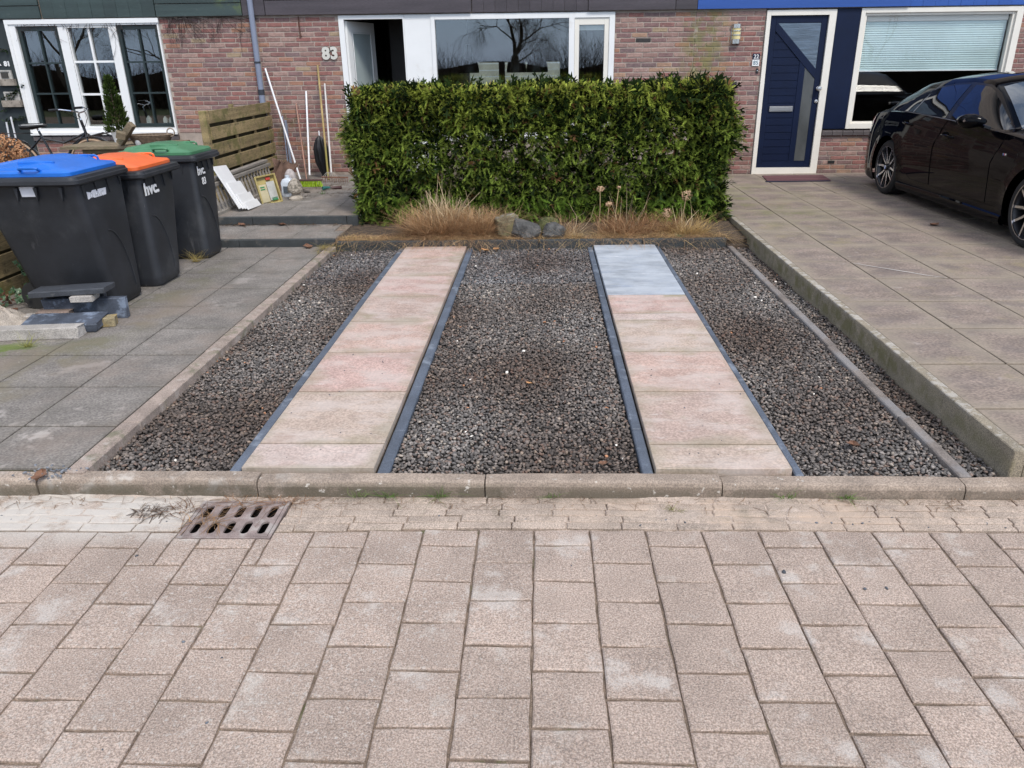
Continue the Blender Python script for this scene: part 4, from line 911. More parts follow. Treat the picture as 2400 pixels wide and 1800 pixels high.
# ================================================================== PILE OF STONE OFFCUTS
m_bst = M('offcut_bluestone', (.075, .088, .115), rough=.55, var=.35, vs=7, fvar=.15, fs=150, bump=.35, bs=60, bd=.004, stains=[((.33, .40, .52), 8, .52, .66, .6, None), ((.28, .22, .18), 5, .62, .75, .5, None)])
m_bst2 = M('offcut_charcoal', (.05, .055, .065), rough=.6, var=.25, vs=7, fvar=.2, fs=150, bump=.35, bs=60, bd=.004, stains=[((.2, .2, .2), 9, .6, .72, .5, None)])
m_gst = M('offcut_grey', (.40, .37, .34), rough=.9, var=.2, vs=9, fvar=.25, fs=150, bump=.6, bs=90, bd=.006)
m_brn = M('offcut_brown', (.24, .18, .15), rough=.9, var=.25, vs=12, fvar=.25, fs=150, bump=.6, bs=90, bd=.006)
m_yel = M('offcut_yellow', (.33, .27, .16), rough=.9, var=.3, vs=12, fvar=.25, fs=150, bump=.6, bs=90, bd=.006, stains=[((.40, .27, .09), 9, .45, .6, .7, None)])
def stone(name, label, cat, c, dims, rz, mat, tilt=(0, 0), grp='stone offcuts piled before the blue lidded bin'):
    T = Matrix.Translation(c) @ Euler((tilt[0], tilt[1], rz)).to_matrix().to_4x4()
    L, W, H = dims; r = random.Random(hash(label) % 99 if 0 else len(label)); nx = max(3, int(L/.06)); vs = []; fs = []
    prof = [(-W/2, -H/2), (W/2, -H/2), (W/2, H/2-.006), (W/2-.006, H/2), (-W/2+.006, H/2), (-W/2, H/2-.006)]
    for i in range(nx+1):
        x = -L/2+L*i/nx
        for (a, b) in prof: vs.append((x+(r.uniform(-.010, .010) if i in (0, nx) else 0), a+r.uniform(-.0015, .0015), b+r.uniform(-.0015, .0015)))
    for i in range(nx):
        for q in range(6): fs.append((i*6+q, (i+1)*6+q, (i+1)*6+(q+1) % 6, i*6+(q+1) % 6))
    fs += [tuple(range(6)), tuple(reversed(range(nx*6, nx*6+6)))]
    o = MB().add(vs, fs, T).build(name, mat, None, label=label, cat=cat, group=grp, fix=True, origin=tuple(c)); return o
stone('stone_slab', 'long charcoal slab lying flat on top of the offcut pile', 'stone slab', (-3.225, 5.00-.02, .295), (.50, .17, .036), .12, m_bst2, (0, -.03))
stone('stone_block', 'short block with pale broken face propping up the top slab', 'stone block', (-3.13, 4.95, .253), (.145, .13, .040), .10, m_gst)
stone('stone_slab', 'charcoal slab standing on edge with a white chipped end, right in the pile', 'stone slab', (-3.175, 5.01, .155), (.56, .05, .15), .08, m_bst, (.06, 0))
stone('stone_slab', 'charcoal slab on edge hidden behind, under the top slab', 'stone slab', (-3.28, 5.10-.02, .175), (.42, .045, .19), .06, m_bst2)
stone('stone_block', 'brown weathered half block behind the lying bluestone', 'stone block', (-3.36, 4.955, .13), (.22, .10, .06), .04, m_brn)
stone('stone_slab', 'wet looking bluestone slab lying flat with a rough broken end', 'stone slab', (-3.20, 4.78, .125), (.50, .22, .05), .10, m_bst, (.10, 0))
stone('stone_block', 'small brown block with a yellow end at the right of the pile', 'stone block', (-3.00, 4.84, .113), (.22, .09, .062), .22, m_yel)
stone('stone_block', 'long pale grey kerb offcut at the front of the pile', 'stone block', (-3.33, 4.60, .118), (.66, .10, .072), .10, m_gst)
stone('stone_block', 'small grey chip behind the sand beside the bluestone', 'stone block', (-3.52, 4.93, .11), (.10, .07, .05), .2, m_gst)
sh_ = MB().grid(lambda u, v: (lambda a, r_: (-3.68+r_*.27*math.cos(a), 4.84+r_*.20*math.sin(a), .072+.135*max(0, 1-r_*1.0)**.8*(1+.12*noise2(math.cos(a)*2.2+r_*3, math.sin(a)*2.2, 3))+R.uniform(-.004, .004)))(2*PI*u, v), 48, 16)
sh_.build('sand_heap', M('heap_sand', (.43, .37, .31), rough=1, var=.15, vs=20, fvar=.3, fs=200, bump=1, bs=90, bd=.01), cat='sand heap', label='small lumpy heap of pale sand at the left edge beside the stone pile', smooth=True, fix=True)

# ================================================================== FENCES
m_fw = M('fence_wood', (.28, .21, .105), rough=.9, var=.3, vs=3.5, fvar=.25, fs=60, bump=.6, bs=50, bd=.004, rnd=.1, stretch=(1, .25, 4), stains=[((.12, .125, .03), 5, .46, .64, .65, None), ((.05, .045, .03), 9, .55, .68, .7, None)])
def fence(label, X, ya, yb, zs, posts, zp, group=None, dark=None):
    t = thing('wooden_fence', label, 'fence', (X, (ya+yb)/2, zs[-1][0]))
    for (a, b) in zs: MB().box(X-.008, X+.010, ya+R.uniform(-.01, .01), yb, a, b, bev=.003).build('board', m_fw, t)
    for i, (a, b) in enumerate(zs[:-1]):
        c = zs[i+1][1]; MB().box(X-.075, X-.058, ya+.02, yb, c-.03, a+.03, bev=.003).build('back_board', M('shaded_board', (.055, .045, .022), rough=.9, var=.3, vs=4), t)  # shade of the gaps put into the dark colour of these boards
    for y in posts: MB().box(X-.027, X-.009, y-.03, y+.03, zs[-1][0]-.02, zp-.02, bev=.002).build('batten', m_fw, t)
    return t
zf = []; z = 1.235
for i in range(6): zf.append((z-.135, z)); z -= .178
f2 = fence('mossy slatted wooden fence panel standing between the bins and the brick wall', -3.78, 9.02, 11.15, zf, (9.85, 10.5, 11.1), 1.25)
MB().box(-3.85, -3.77, 8.93, 9.005, .2, 1.24, bev=.006).build('post', m_fw, f2); MB().box(-3.835, -3.79, 9.80, 9.86, 1.2, 1.27).build('post', m_fw, f2)
zf = []; z = .775
for i in range(4): zf.append((z-.162, z)); z -= .19
fence('mossy dark wooden fence at the left edge behind the blue lidded bin', -4.13, 3.6, 6.3, zf, (4.2, 5.3, 6.2), .79)
# ivy on the fence foot
def leafpoly(mb, c, s_, nrm, rot, star=True):
    n = Vector(nrm).normalized(); a = n.cross(Vector((0, 0, 1))); a = a.normalized() if a.length > .01 else Vector((1, 0, 0)); b = n.cross(a)
    P = []
    rad = (1, .55, .85, .5, .9, .5, .85, .55) if star else (1, .7, .55, .5, .45, .5, .55, .7)
    for i, q in enumerate(rad):
        t = rot+2*PI*i/8; P.append(tuple(Vector(c)+(a*math.cos(t)+b*math.sin(t))*q*s_+n*R.uniform(-.1, .1)*s_))
    mb.add([tuple(c)]+P, [(0, i+1, (i+1) % 8+1) for i in range(8)])
iv = thing('ivy', 'small ivy with variegated leaves climbing behind the blue lidded bin', 'ivy', (-3.95, 5.5, .08))
mb = MB(); r = R
for i in range(70):
    if i < 22: c = (-3.93+r.uniform(-.03, .04), 5.55+r.uniform(-.05, .1), .12+i*.012)
    else: c = (-3.9+r.uniform(-.12, .2), 5.25+r.uniform(-.35, .25), .09+r.uniform(0, .10))
    leafpoly(mb, c, r.uniform(.018, .034), (r.uniform(-.3, 1), -1, r.uniform(0, 1.2)), r.uniform(0, 6))
mb.build('leaves', M('ivy_leaf', (.035, .085, .03), rough=.5, var=.5, vs=40, stains=[((.35, .4, .3), 60, .58, .66, .6, None)]), iv)
mb = MB()
for i in range(9):
    x, y, z = -4.0+r.uniform(0, .3), 5.25+r.uniform(-.3, .2), .09; pts = [(x, y, z)]
    for j in range(5): x += r.uniform(-.07, .07); y += r.uniform(-.06, .04); z += r.uniform(-.01, .05); pts.append((x, y, z))
    mb.tube(pts, .008, 5)
mb.build('stems', M('brown_root', (.14, .065, .04), rough=.9, var=.3, vs=20), iv)

# ================================================================== FOLIAGE KIT
def frond(nb=7, L=.10, wid=.0055, curl=.3, seed=0, ang=.75, sl=.48, sub=True):
    r = random.Random(seed); V = []; T = []
    def strip(p, d, l, w_, z0, up):
        n_ = len(V); d = np.array(d); s_ = np.array((-d[1], d[0], 0)); dz = -curl*l*.5
        p = np.array(p)
        V.extend([p+s_*w_*.5, p-s_*w_*.5, p+d*l*.55+s_*w_*.6+[0, 0, dz*.3+up], p+d*l*.55-s_*w_*.6+[0, 0, dz*.3+up], p+d*l+[0, 0, dz+up]])
        T.extend([(n_, n_+1, n_+3), (n_, n_+3, n_+2), (n_+2, n_+3, n_+4)])
    for i in range(nb):
        t = i/nb; z = -curl*L*t*t; x = L*t
        for s_ in (-1, 1):
            l = L*sl*(1-t*.75)*r.uniform(.75, 1.15); a = ang*r.uniform(.8, 1.2)*s_
            strip((x, 0, z), (math.cos(a), math.sin(a), 0), l, wid, z, r.uniform(-.004, .006))
            if sub and i < nb*.6:
                q = (x+math.cos(a)*l*.45, math.sin(a)*l*.45, z)
                strip(q, (math.cos(a*.2), math.sin(a*.2), 0), l*.5, wid*.8, z, r.uniform(-.003, .004))
    for i in range(2): strip((L*i*.45, 0, -curl*L*(i*.45)**2), (1, 0, 0), L*.55, wid, 0, 0)
    return np.array(V, float), np.array(T)
def place(variants, pos, direc, roll, scale, tints, vz=None):
    """instances of frond variants joined in one array; direc = unit vectors for the frond axis"""
    Vs, Fs, Cs = [], [], []; off = 0
    which = rng.integers(0, len(variants), len(pos)); upv = np.array((0, 0, 1.0))
    for k, (v, f) in enumerate(variants):
        idx = np.where(which == k)[0]
        if not len(idx): continue
        d = direc[idx]; d = d/np.linalg.norm(d, axis=1, keepdims=True)
        s_ = np.cross(upv, d); s_ /= np.maximum(1e-6, np.linalg.norm(s_, axis=1, keepdims=True)); n = np.cross(d, s_)
        c, q = np.cos(roll[idx])[:, None], np.sin(roll[idx])[:, None]; s2 = s_*c+n*q; n2 = n*c-s_*q
        Rm = np.stack([d, s2, n2], 2)*scale[idx][:, None, None]
        P = np.einsum('nij,kj->nki', Rm, v)+pos[idx][:, None, :]
        Vs.append(P.reshape(-1, 3)); m = len(v)
        Fs.append((f[None]+(np.arange(len(idx))*m)[:, None, None]).reshape(-1, 3)+off); off += len(idx)*m
        along = (v[:, 0]/v[:, 0].max()).clip(0, 1)
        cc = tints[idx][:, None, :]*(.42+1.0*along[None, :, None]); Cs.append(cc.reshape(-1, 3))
    return np.concatenate(Vs), np.concatenate(Fs), np.concatenate(Cs)
def leafmat(name, rough=.55, var=.15, sub=True):
    m = M(name, (1, 1, 1), rough=rough, var=var, vs=12, attr='tint', spec=.15)
    if sub and not m.node_tree.nodes.get('tr'):
        t = m.node_tree; o = [n for n in t.nodes if n.type == 'OUTPUT_MATERIAL'][0]; p = [n for n in t.nodes if n.type == 'BSDF_PRINCIPLED'][0]
        tr = t.nodes.new('ShaderNodeBsdfTranslucent'); tr.name = 'tr'; mi = t.nodes.new('ShaderNodeMixShader'); mi.name = 'mixt'; mi.inputs[0].default_value = .22
        src = p.inputs['Base Color'].links[0].from_socket; t.links.new(src, tr.inputs[0])
        t.links.new(p.outputs[0], mi.inputs[1]); t.links.new(tr.outputs[0], mi.inputs[2]); t.links.new(mi.outputs[0], o.inputs[0])
    return m
# ================================================================== HEDGE
hedge = thing('hedge', 'dense clipped green conifer hedge in front of house number 83', 'hedge', (0, 8.45, .12))
HX0, HX1, HY0, HY1, HZ = -1.93, 1.86, 8.06, 8.86, 1.425
m_thuja = leafmat('conifer_foliage', .8); m_thuja.node_tree.nodes['mixt'].inputs[0].default_value = .38
fr_v = [frond(8, .110, .0042, .6, s, .6, .36, False) for s in range(6)]+[frond(6, .085, .0048, 1.1, 20+s, .6, .40, False) for s in range(3)]
fr_c = [frond(3, .10, .009, .35, 90+s, .85) for s in range(4)]
def hedge_layer(n, depth, sc_lo, sc_hi, base, tipmix):
    # front, top, left, right, back by area
    A = np.array([3.93*1.4, 3.93*.85, 1.4*.85, 1.4*.85, 3.93*1.4*.35]); A = A/A.sum(); f = rng.choice(5, n, p=A)
    u, v = rng.random(n), rng.random(n); x = HX0+(HX1-HX0)*u; z = .16+(HZ-.16)*v; y = HY0+(HY1-HY0)*v; dmin = .05 if depth > .1 else 0
    P = np.zeros((n, 3)); Nn = np.zeros((n, 3))
    bul = lambda a, b: .05*np.sin(a*4.3+1)+.035*np.sin(a*9.7+b*6)+.03*np.sin(b*11+a*3)
    for k in range(5):
        m = f == k; d = dmin+rng.random(m.sum())**1.6*depth
        if k == 0: P[m] = np.stack([x[m], HY0+bul(x[m], z[m])+d-.04*np.exp(-((z[m]-.75)/.5)**2), z[m]], 1); Nn[m] = (0, -1, .1)
        if k == 1: P[m] = np.stack([x[m], y[m], HZ+.4*bul(x[m], y[m])-d], 1); Nn[m] = (0, -.15, 1)
        yy = HY0+(HY1-HY0)*u
        bs = .06*np.sin(z*7+1)+.05*np.exp(-((z-.9)/.35)**2)
        if k == 2: P[m] = np.stack([HX0-bs[m]+d, yy[m], z[m]], 1); Nn[m] = (-1, -.2, .1)
        if k == 3: P[m] = np.stack([HX1+bs[m]-d, yy[m], z[m]], 1); Nn[m] = (1, -.2, .1)
        if k == 4: P[m] = np.stack([x[m], HY1-d, z[m]], 1); Nn[m] = (0, 1, .1)
    # rounded shoulders
    dx = np.minimum(P[:, 0]-HX0, HX1-P[:, 0]); zt = HZ-.10*np.exp(-np.maximum(dx, 0)/.08); P[:, 2] = np.minimum(P[:, 2], zt+.02)
    if depth < .1: pass
    D = Nn*rng.uniform(.35, 1.0, (n, 1))+rng.normal(0, .5, (n, 3)); D[:, 2] += rng.uniform(-.35, .75, n)
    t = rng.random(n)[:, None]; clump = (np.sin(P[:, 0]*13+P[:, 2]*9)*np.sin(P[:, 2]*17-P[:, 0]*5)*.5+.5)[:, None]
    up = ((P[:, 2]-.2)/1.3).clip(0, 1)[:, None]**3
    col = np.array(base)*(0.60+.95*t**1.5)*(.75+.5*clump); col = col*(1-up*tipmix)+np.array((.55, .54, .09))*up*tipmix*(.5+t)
    br = rng.random(n) < .04; col[br] = np.array((.17, .09, .04))*rng.uniform(.6, 1.6, (br.sum(), 1))
    return P, D, rng.uniform(-.9, .9, n), rng.uniform(sc_lo, sc_hi, n), col
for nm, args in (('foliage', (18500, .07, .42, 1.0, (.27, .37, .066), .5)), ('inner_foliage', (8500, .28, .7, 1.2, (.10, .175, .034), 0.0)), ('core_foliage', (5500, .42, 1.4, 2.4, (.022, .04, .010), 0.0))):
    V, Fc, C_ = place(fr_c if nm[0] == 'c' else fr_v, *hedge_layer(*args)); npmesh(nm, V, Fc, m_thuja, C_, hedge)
n = 420; x = rng.uniform(HX0, HX1, n); P = np.stack([x, rng.uniform(HY0, HY1, n), HZ-.02+rng.uniform(-.02, .02, n)], 1); D = rng.normal(0, .22, (n, 3)); D[:, 2] = 1
col = np.array((.60, .58, .13))*rng.uniform(.6, 1.3, (n, 1)); col[rng.random(n) < .2] = (.33, .24, .09)
V, Fc, C_ = place([frond(5, .085, .0036, .1, 40+s, .40, .3, False) for s in range(3)], P, D, rng.uniform(-1, 1, n), rng.uniform(.5, 1.3, n), col); npmesh('new_shoots', V, Fc, m_thuja, C_, hedge)
n = 700; x = rng.uniform(HX0+.05, HX1-.1, n); P = np.stack([x, HY0-.06+rng.uniform(0, .10, n), rng.uniform(.16, .42, n)], 1); D = np.stack([rng.normal(0, .5, n), rng.uniform(-1.2, -.4, n), rng.uniform(-.5, .2, n)], 1)
V, Fc, C_ = place(fr_v, P, D, rng.uniform(-1.1, 1.1, n), rng.uniform(.7, 1.15, n), np.array((.15, .25, .035))*rng.uniform(.5, 1.4, (n, 1))); npmesh('lower_foliage', V, Fc, m_thuja, C_, hedge)
m_bark = M('bark', (.075, .052, .038), rough=.95, var=.3, vs=20, bump=.6, bs=60)
for i in range(8):
    x = HX0+.25+i*.49; y = 8.42+R.uniform(-.05, .05); pts = [(x+R.uniform(-.01, .01), y, .1+z_*.14) for z_ in range(10)]
    tk = MB().tube(pts, [.03-.002*k for k in range(10)], 7).build('trunk', m_bark, hedge)
    mb = MB()
    for q in range(26):
        z_ = .25+R.random()*1.1; a = R.uniform(0, 2*PI); l = R.uniform(.2, .4); s_ = (x, y, z_); e = (x+math.cos(a)*l*.7, y+math.sin(a)*l, z_+R.uniform(.0, .2))
        mb.tube([s_, ((s_[0]+e[0])/2, (s_[1]+e[1])/2, z_+.03), e], [.007, .005, .002], 4)
    mb.build('branches', m_bark, tk)

# ================================================================== BED: DRY GRASS, STRAW, ROCKS, SEED HEADS
m_straw = leafmat('dry_grass', .8, .12)
def blades(n, cx, cy, z0, rad, h, lean, col, wd=.004, seg=4, droop=.3, ex=1.0):
    a = rng.uniform(0, 2*PI, n); rr = rad*np.sqrt(rng.random(n)); px, py = cx+rr*np.cos(a)*ex, cy+rr*np.sin(a)*.6
    da = a+rng.normal(0, 1.0, n); kx, ky = rng.normal(0, .30, n)*lean**.5, rng.normal(0, .30, n)*lean**.5; le = lean*rng.uniform(.2, 1.2, n)*(rr/rad+.2); H = h*rng.uniform(.45, 1.0, n); w = wd*rng.uniform(.6, 1.3, n); dr = droop*rng.uniform(0, 1.4, n)
    V = []; 
    fa = rng.uniform(0, PI, n); sx, sy = np.cos(fa), np.sin(fa)
    for k in range(seg+1):
        t = k/seg; X = px+np.cos(da)*le*H*(t+dr*t*t)*1.2+kx*H*math.sin(t*4.2)*.5; Y = py+np.sin(da)*le*H*(t+dr*t*t)*1.2+ky*H*math.sin(t*4.8)*.5; Z = z0+H*(t-dr*t*t*.8*le); ww = w*(1-t*.75)
        V.append(np.stack([X-sx*ww/2, Y-sy*ww/2, Z], 1)); V.append(np.stack([X+sx*ww/2, Y+sy*ww/2, Z], 1))
    V = np.stack(V, 1); m = 2*(seg+1); F_ = []
    for k in range(seg): F_ += [(2*k, 2*k+1, 2*k+3), (2*k, 2*k+3, 2*k+2)]
    F_ = np.array(F_)[None]+(np.arange(n)*m)[:, None, None]
    c = np.array(col)*rng.uniform(.55, 1.35, (n, 1)); return V.reshape(-1, 3), F_.reshape(-1, 3), np.repeat(c, m, 0)
def joinA(L):
    V, F_, C_ = [], [], []; o = 0
    for v, f, c in L: V.append(v); F_.append(f+o); C_.append(c); o += len(v)
    return np.concatenate(V), np.concatenate(F_), np.concatenate(C_)
TAN = (.50, .32, .175); PALE = (.64, .50, .32); RUST = (.33, .18, .095)
def clump(label, L, name='dry_grass_clump'):
    v, f, c = joinA(L); return npmesh(name, v, f, m_straw, c, label=label, cat='dry grass')
clump('large clump of dead tan grass stubble with tall cut stalks before the hedge', [blades(1500, -1.03, 7.60, .11, .25, .33, 1.0, TAN, .006, droop=.5), blades(700, -1.0, 7.56, .13, .32, .07, 5, (.56, .38, .21), .005, droop=.8), blades(800, -1.02, 7.58, .12, .34, .16, 2.4, RUST, .004, droop=.9), blades(120, -1.0, 7.62, .13, .17, .42, .5, PALE, .011, droop=0), blades(6, -.985, 7.64, .13, .03, .58, .12, PALE, .012, droop=0)])
clump('smaller clump of dead tan grass left of the rocks', [blades(1200, -.64, 7.58, .11, .20, .29, 1.1, TAN, .006, droop=.5), blades(24, -.66, 7.6, .13, .12, .30, .6, PALE, .010, droop=0), blades(400, -.66, 7.54, .13, .24, .08, 5, (.54, .36, .20), .005, droop=.8), blades(300, -.68, 7.55, .12, .20, .14, 2.0, RUST, .004, droop=.9)])
clump('thin rusty dead grass and stalks right of the rocks', [blades(160, .22, 7.50, .11, .10, .24, 1.2, TAN, .004), blades(120, .26, 7.44, .12, .14, .12, 2, PALE, .004), blades(10, .3, 7.5, .12, .05, .33, 1.3, PALE, .006, droop=.1)])
clump('tangle of dead brown stems in the middle of the bed right of the blue-grey slabs', [blades(520, .83, 7.58, .11, .20, .26, 1.0, RUST, .004, droop=.6), blades(320, .80, 7.53, .12, .28, .20, 1.4, TAN, .005), blades(300, .8, 7.5, .12, .3, .07, 5, TAN, .005, droop=.8), blades(14, .78, 7.6, .12, .12, .42, .5, PALE, .006, droop=.1)])
clump('low clump of dry yellow grass at the right end of the bed', [blades(520, 1.42, 7.52, .11, .17, .22, 1.5, (.55, .38, .17), .004, droop=.6), blades(200, 1.18, 7.55, .11, .12, .22, .9, RUST, .004), blades(12, 1.38, 7.55, .12, .08, .30, .5, PALE, .008, droop=0)])
L = []
for i in range(170):
    x = rng.uniform(-2.05, 1.70); L.append(blades(34, x, rng.uniform(7.30, 7.48), .118, .07, .05, 4.0, TAN if rng.random() < .6 else (.58, .42, .2), .0035, droop=.8, ex=1.6))
for i in range(14): L.append(blades(20, rng.uniform(-1.98, 1.7), 7.27, .12, .05, .06, 3.0, TAN, .0035, droop=1.6))
for i in range(16): L.append(blades(22, -1.97+rng.uniform(-.09, .08), rng.uniform(6.9, 7.6), .10 if i % 2 else .085, .05, .05, 3.0, (.35, .28, .10), .0035, droop=.8))
v, f, c = joinA(L); npmesh('straw', v, f, m_straw, c, kind='stuff', label='dry straw litter along the dark edging in front of the hedge', cat='straw')
def rock(name, label, c, s_, mat, seed, rz=0):
    import bmesh
    bm = bmesh.new(); bmesh.ops.create_icosphere(bm, subdivisions=3, radius=1); r = random.Random(seed)
    planes = [(Vector((r.gauss(0, 1), r.gauss(0, 1), r.gauss(0, .8))).normalized(), r.uniform(.62, .9)) for _ in range(11)]
    for v_ in bm.verts:
        for n_, d in planes:
            q = v_.co.dot(n_)
            if q > d: v_.co -= n_*(q-d)
        v_.co += v_.co.normalized()*(r.uniform(-.03, .03)+.03*math.sin(v_.co.x*9+seed)*math.sin(v_.co.z*8))
        v_.co.x *= s_[0]; v_.co.y *= s_[1]; v_.co.z *= s_[2]
    me = bpy.data.meshes.new(name); bm.to_mesh(me); bm.free(); me.materials.append(mat); o = bpy.data.objects.new(name, me); COL.objects.link(o)
    o.location = c; o.rotation_euler = (0, 0, rz); props(o, label, 'rock'); return o
m_rk = M('rock_grey', (.085, .083, .08), rough=.9, var=.35, vs=9, fvar=.25, fs=70, bump=.9, bs=40, bd=.012, stains=[((.20, .19, .18), 12, .55, .68, .6, None)])
m_rk2 = M('rock_tan', (.15, .12, .07), rough=.9, var=.3, vs=9, fvar=.2, fs=70, bump=.9, bs=40, bd=.012, stains=[((.4, .4, .4), 6, .5, .6, .8, (-.3, 7.5, .34, .3, .3, .09)), ((.16, .15, .06), 9, .5, .62, .6, None)])
m_rk3 = M('rock_moss', (.08, .085, .03), rough=.95, var=.35, vs=14, fvar=.25, fs=70, bump=.9, bs=40, bd=.012)
rock('rock', 'tan angular rock with a pale grey top, left of the rocks by the hedge', (-.34, 7.50, .19), (.165, .13, .165), m_rk2, 5, .5)
rock('rock', 'dark grey pointed rock, middle of the rocks by the hedge', (-.185, 7.42, .165), (.185, .13, .145), m_rk, 8, -.2)
rock('rock', 'low rounded dark grey rock, right of the rocks by the hedge', (.10, 7.42, .15), (.15, .11, .105), m_rk, 13, .1)
rock('rock', 'mossy green rock behind the grey rocks by the hedge', (.05, 7.62, .17), (.13, .10, .10), m_rk3, 17, .4)
m_head = M('seed_head', (.55, .37, .23), rough=.9, var=.3, vs=60)
for (x, y, z, rr, lab) in ((.556, 7.62, .53, .042, 'flattened tan seed head, leftmost of the dried flower heads before the hedge'), (1.388, 7.6, .465, .056, 'big round tan seed head on a tall stem before the hedge, highest at the right'), (1.206, 7.56, .305, .052, 'yellowish ragged seed head low in the dead grass'), (.643, 7.6, .39, .036, 'small brown seed head low among the dead stems'), (.735, 7.62, .545, .022, 'tiny pinkish seed head on a thin stem against the hedge')):
    t = thing('dried_flower', lab, 'dried flower', (x, y, .12))
    mb = MB(); r = random.Random(int(x*100))
    for i in range(150 if rr > .03 else 50):
        d = Vector((r.gauss(0, 1), r.gauss(0, 1), r.gauss(0, 1))).normalized(); c = Vector((x, y, z))+Vector((d.x, d.y, d.z*(.7 if rr < .05 else 1)))*rr*r.uniform(.7, 1.05)
        leafpoly(mb, c, .0085, d+Vector((r.uniform(-.5, .5), r.uniform(-.5, .5), r.uniform(-.5, .5))), r.uniform(0, 6), False)
    mb.build('flower_head', m_head, t)
    MB().tube([(x+r.uniform(-.04, .04), y+.02, .11), (x+r.uniform(-.02, .02), y, (z+.12)/2), (x, y, z)], .004, 5).build('stem', M('dry_stem', (.45, .33, .18), rough=.9), t)

# ================================================================== CLUTTER ON THE PATIO
def pole(label, a, b, rad, mat, name='broom_stick', cat='broomstick', group='sticks leaning on the brick wall'):
    return MB().tube([a, tuple((Vector(a)+Vector(b))/2), b], rad, 10).build(name, mat, None, label=label, cat=cat, group=group, smooth=True, origin=a)
m_wp = M('white_metal', (.76, .76, .78), rough=.35, var=.03); m_wd = M('old_stick', (.36, .20, .15), rough=.7, var=.25, vs=6, stretch=(1, 1, .3)); m_wd2 = M('stick_yellow', (.40, .29, .12), rough=.7, var=.25, vs=4, stains=[((.22, .22, .03), 5, .35, .55, .6, (-3, 10.8, .3, .6, .8, .6))]); m_gp = M('grey_stick', (.56, .53, .51), rough=.5, var=.15, vs=5)
pole('longest white pole leaning diagonally against the downpipe corner', (-3.36, 10.78, .235), (-3.795, 11.215, 1.66), .013, m_wp)
pole('short thin brown stick leaning on the brick wall', (-3.255, 10.725, .235), (-3.43, 11.225, 1.205), .010, m_wd)
pole('upright white stick between the two brown sticks', (-3.20, 10.70, .30), (-3.27, 11.225, 1.36), .013, m_wp)
pole('longest wooden stick, reddish at the top and green at the foot, beside the black parasol', (-2.956, 10.74, .235), (-3.07, 11.225, 1.69), .014, m_wd2)
pole('grey stick of the rake nearest the hedge', (-2.906, 10.735, .30), (-3.0, 11.225, 1.455), .013, m_gp)
pole('thin pale blue rod behind the white pole', (-3.58, 11.0, .3), (-3.645, 11.22, 1.045), .009, m_pipe, 'metal_rod', 'rod')
MB().box(-3.615, -3.585, 11.18, 11.215, .23, .99, bev=.003).build('metal_bar', m_pipe, None, label='short flat grey blue bar standing behind the white pole', cat='bar')
br_ = thing('broom', 'broom head with bright lime green bristles lying before the sticks', 'broom', (-3.0, 10.1, .232))
MB().box(-3.165, -2.865, 10.08, 10.13, .305, .328, bev=.006).build('wooden_block', M('dark_block', (.10, .06, .05), rough=.7), br_)
mb = MB()
for i in range(60):
    for j in range(3):
        x = -3.155+.28*i/59; y = 10.085+j*.018; mb.tube([(x, y, .306), (x+R.uniform(-.012, .012)+.01, y-.015+R.uniform(-.02, .01), .236)], [.0022, .0028], 3)
mb.build('bristles', M('lime_bristle', (.30, .45, .015), rough=.6, var=.3, vs=60), br_)
rk_ = thing('garden_rake', 'rusty rake head and wire tines at the foot of the grey stick', 'rake', (-2.75, 10.5, .232))
MB().tube([(-2.98, 10.5, .30), (-2.62, 10.5, .29)], .010, 6).build('rake_bar', M('rusty_metal', (.18, .09, .06), rough=.8, var=.3, vs=30), rk_)
for i in range(12): MB().tube([(-2.96+i*.03, 10.5, .295), (-2.955+i*.03, 10.47, .27), (-2.95+i*.03, 10.46, .235)], .004, 5).build('tine', MATS['rusty_metal'], rk_)
for i in range(7):
    a = -.9+i*.3; MB().tube([(-2.906, 10.735, .32), (-2.906+math.sin(a)*.06, 10.68, .34), (-2.90+math.sin(a)*.16, 10.62, .26), (-2.89+math.sin(a)*.19, 10.62, .235)], .0028, 4).build('wire_tine', M('wire', (.42, .38, .33), rough=.6), rk_)
pr_ = thing('folded_parasol', 'folded black parasol hanging against the brick wall between the sticks', 'parasol', (-3.07, 10.9, .235))
def pfold(u, v):
    a = 2*PI*u; z = .24+.56*v; w = .088*min(1, (v+.1)*2.2)*min(1, max(0, (1.0-v)*3.2))**.5+.004; w = w*(1+.22*math.sin(a*7+v*3)); return (-3.07+math.cos(a)*w+.02*(1-v), 10.93+math.sin(a)*w*.7, z)
MB().grid(pfold, 56, 16).build('canopy', M('black_cloth', (.006, .006, .008), rough=.45, var=.3, vs=20), pr_, smooth=True, fix=True)
MB().tube([(-3.07, 10.93, .78), (-3.075, 10.95, .86)], .008, 6).build('tip', m_wp, pr_); MB().tube([(-3.05, 10.92, .4), (-3.03, 10.90, .235)], .009, 6).build('shaft', MATS['black_cloth'], pr_)
tl_ = thing('hand_tool', 'small teal and black garden hose nozzle lying by the rake', 'tool', (-2.70, 9.85, .232))
MB().tube([(-2.77, 9.75, .26), (-2.74, 9.78, .262), (-2.70, 9.84, .258)], [.024, .020, .012], 8).build('nozzle', M('teal', (.02, .13, .12), rough=.4), tl_, smooth=True)
MB().tube([(-2.70, 9.84, .258), (-2.63, 9.87, .25), (-2.56, 9.87, .25)], [.012, .017, .02], 8).build('handle', M('black_red', (.05, .015, .015), rough=.4), tl_, smooth=True)
tw_ = thing('trowel', 'black hand trowel with a shiny round blade on the slabs', 'trowel', (-2.92, 9.65, .232))
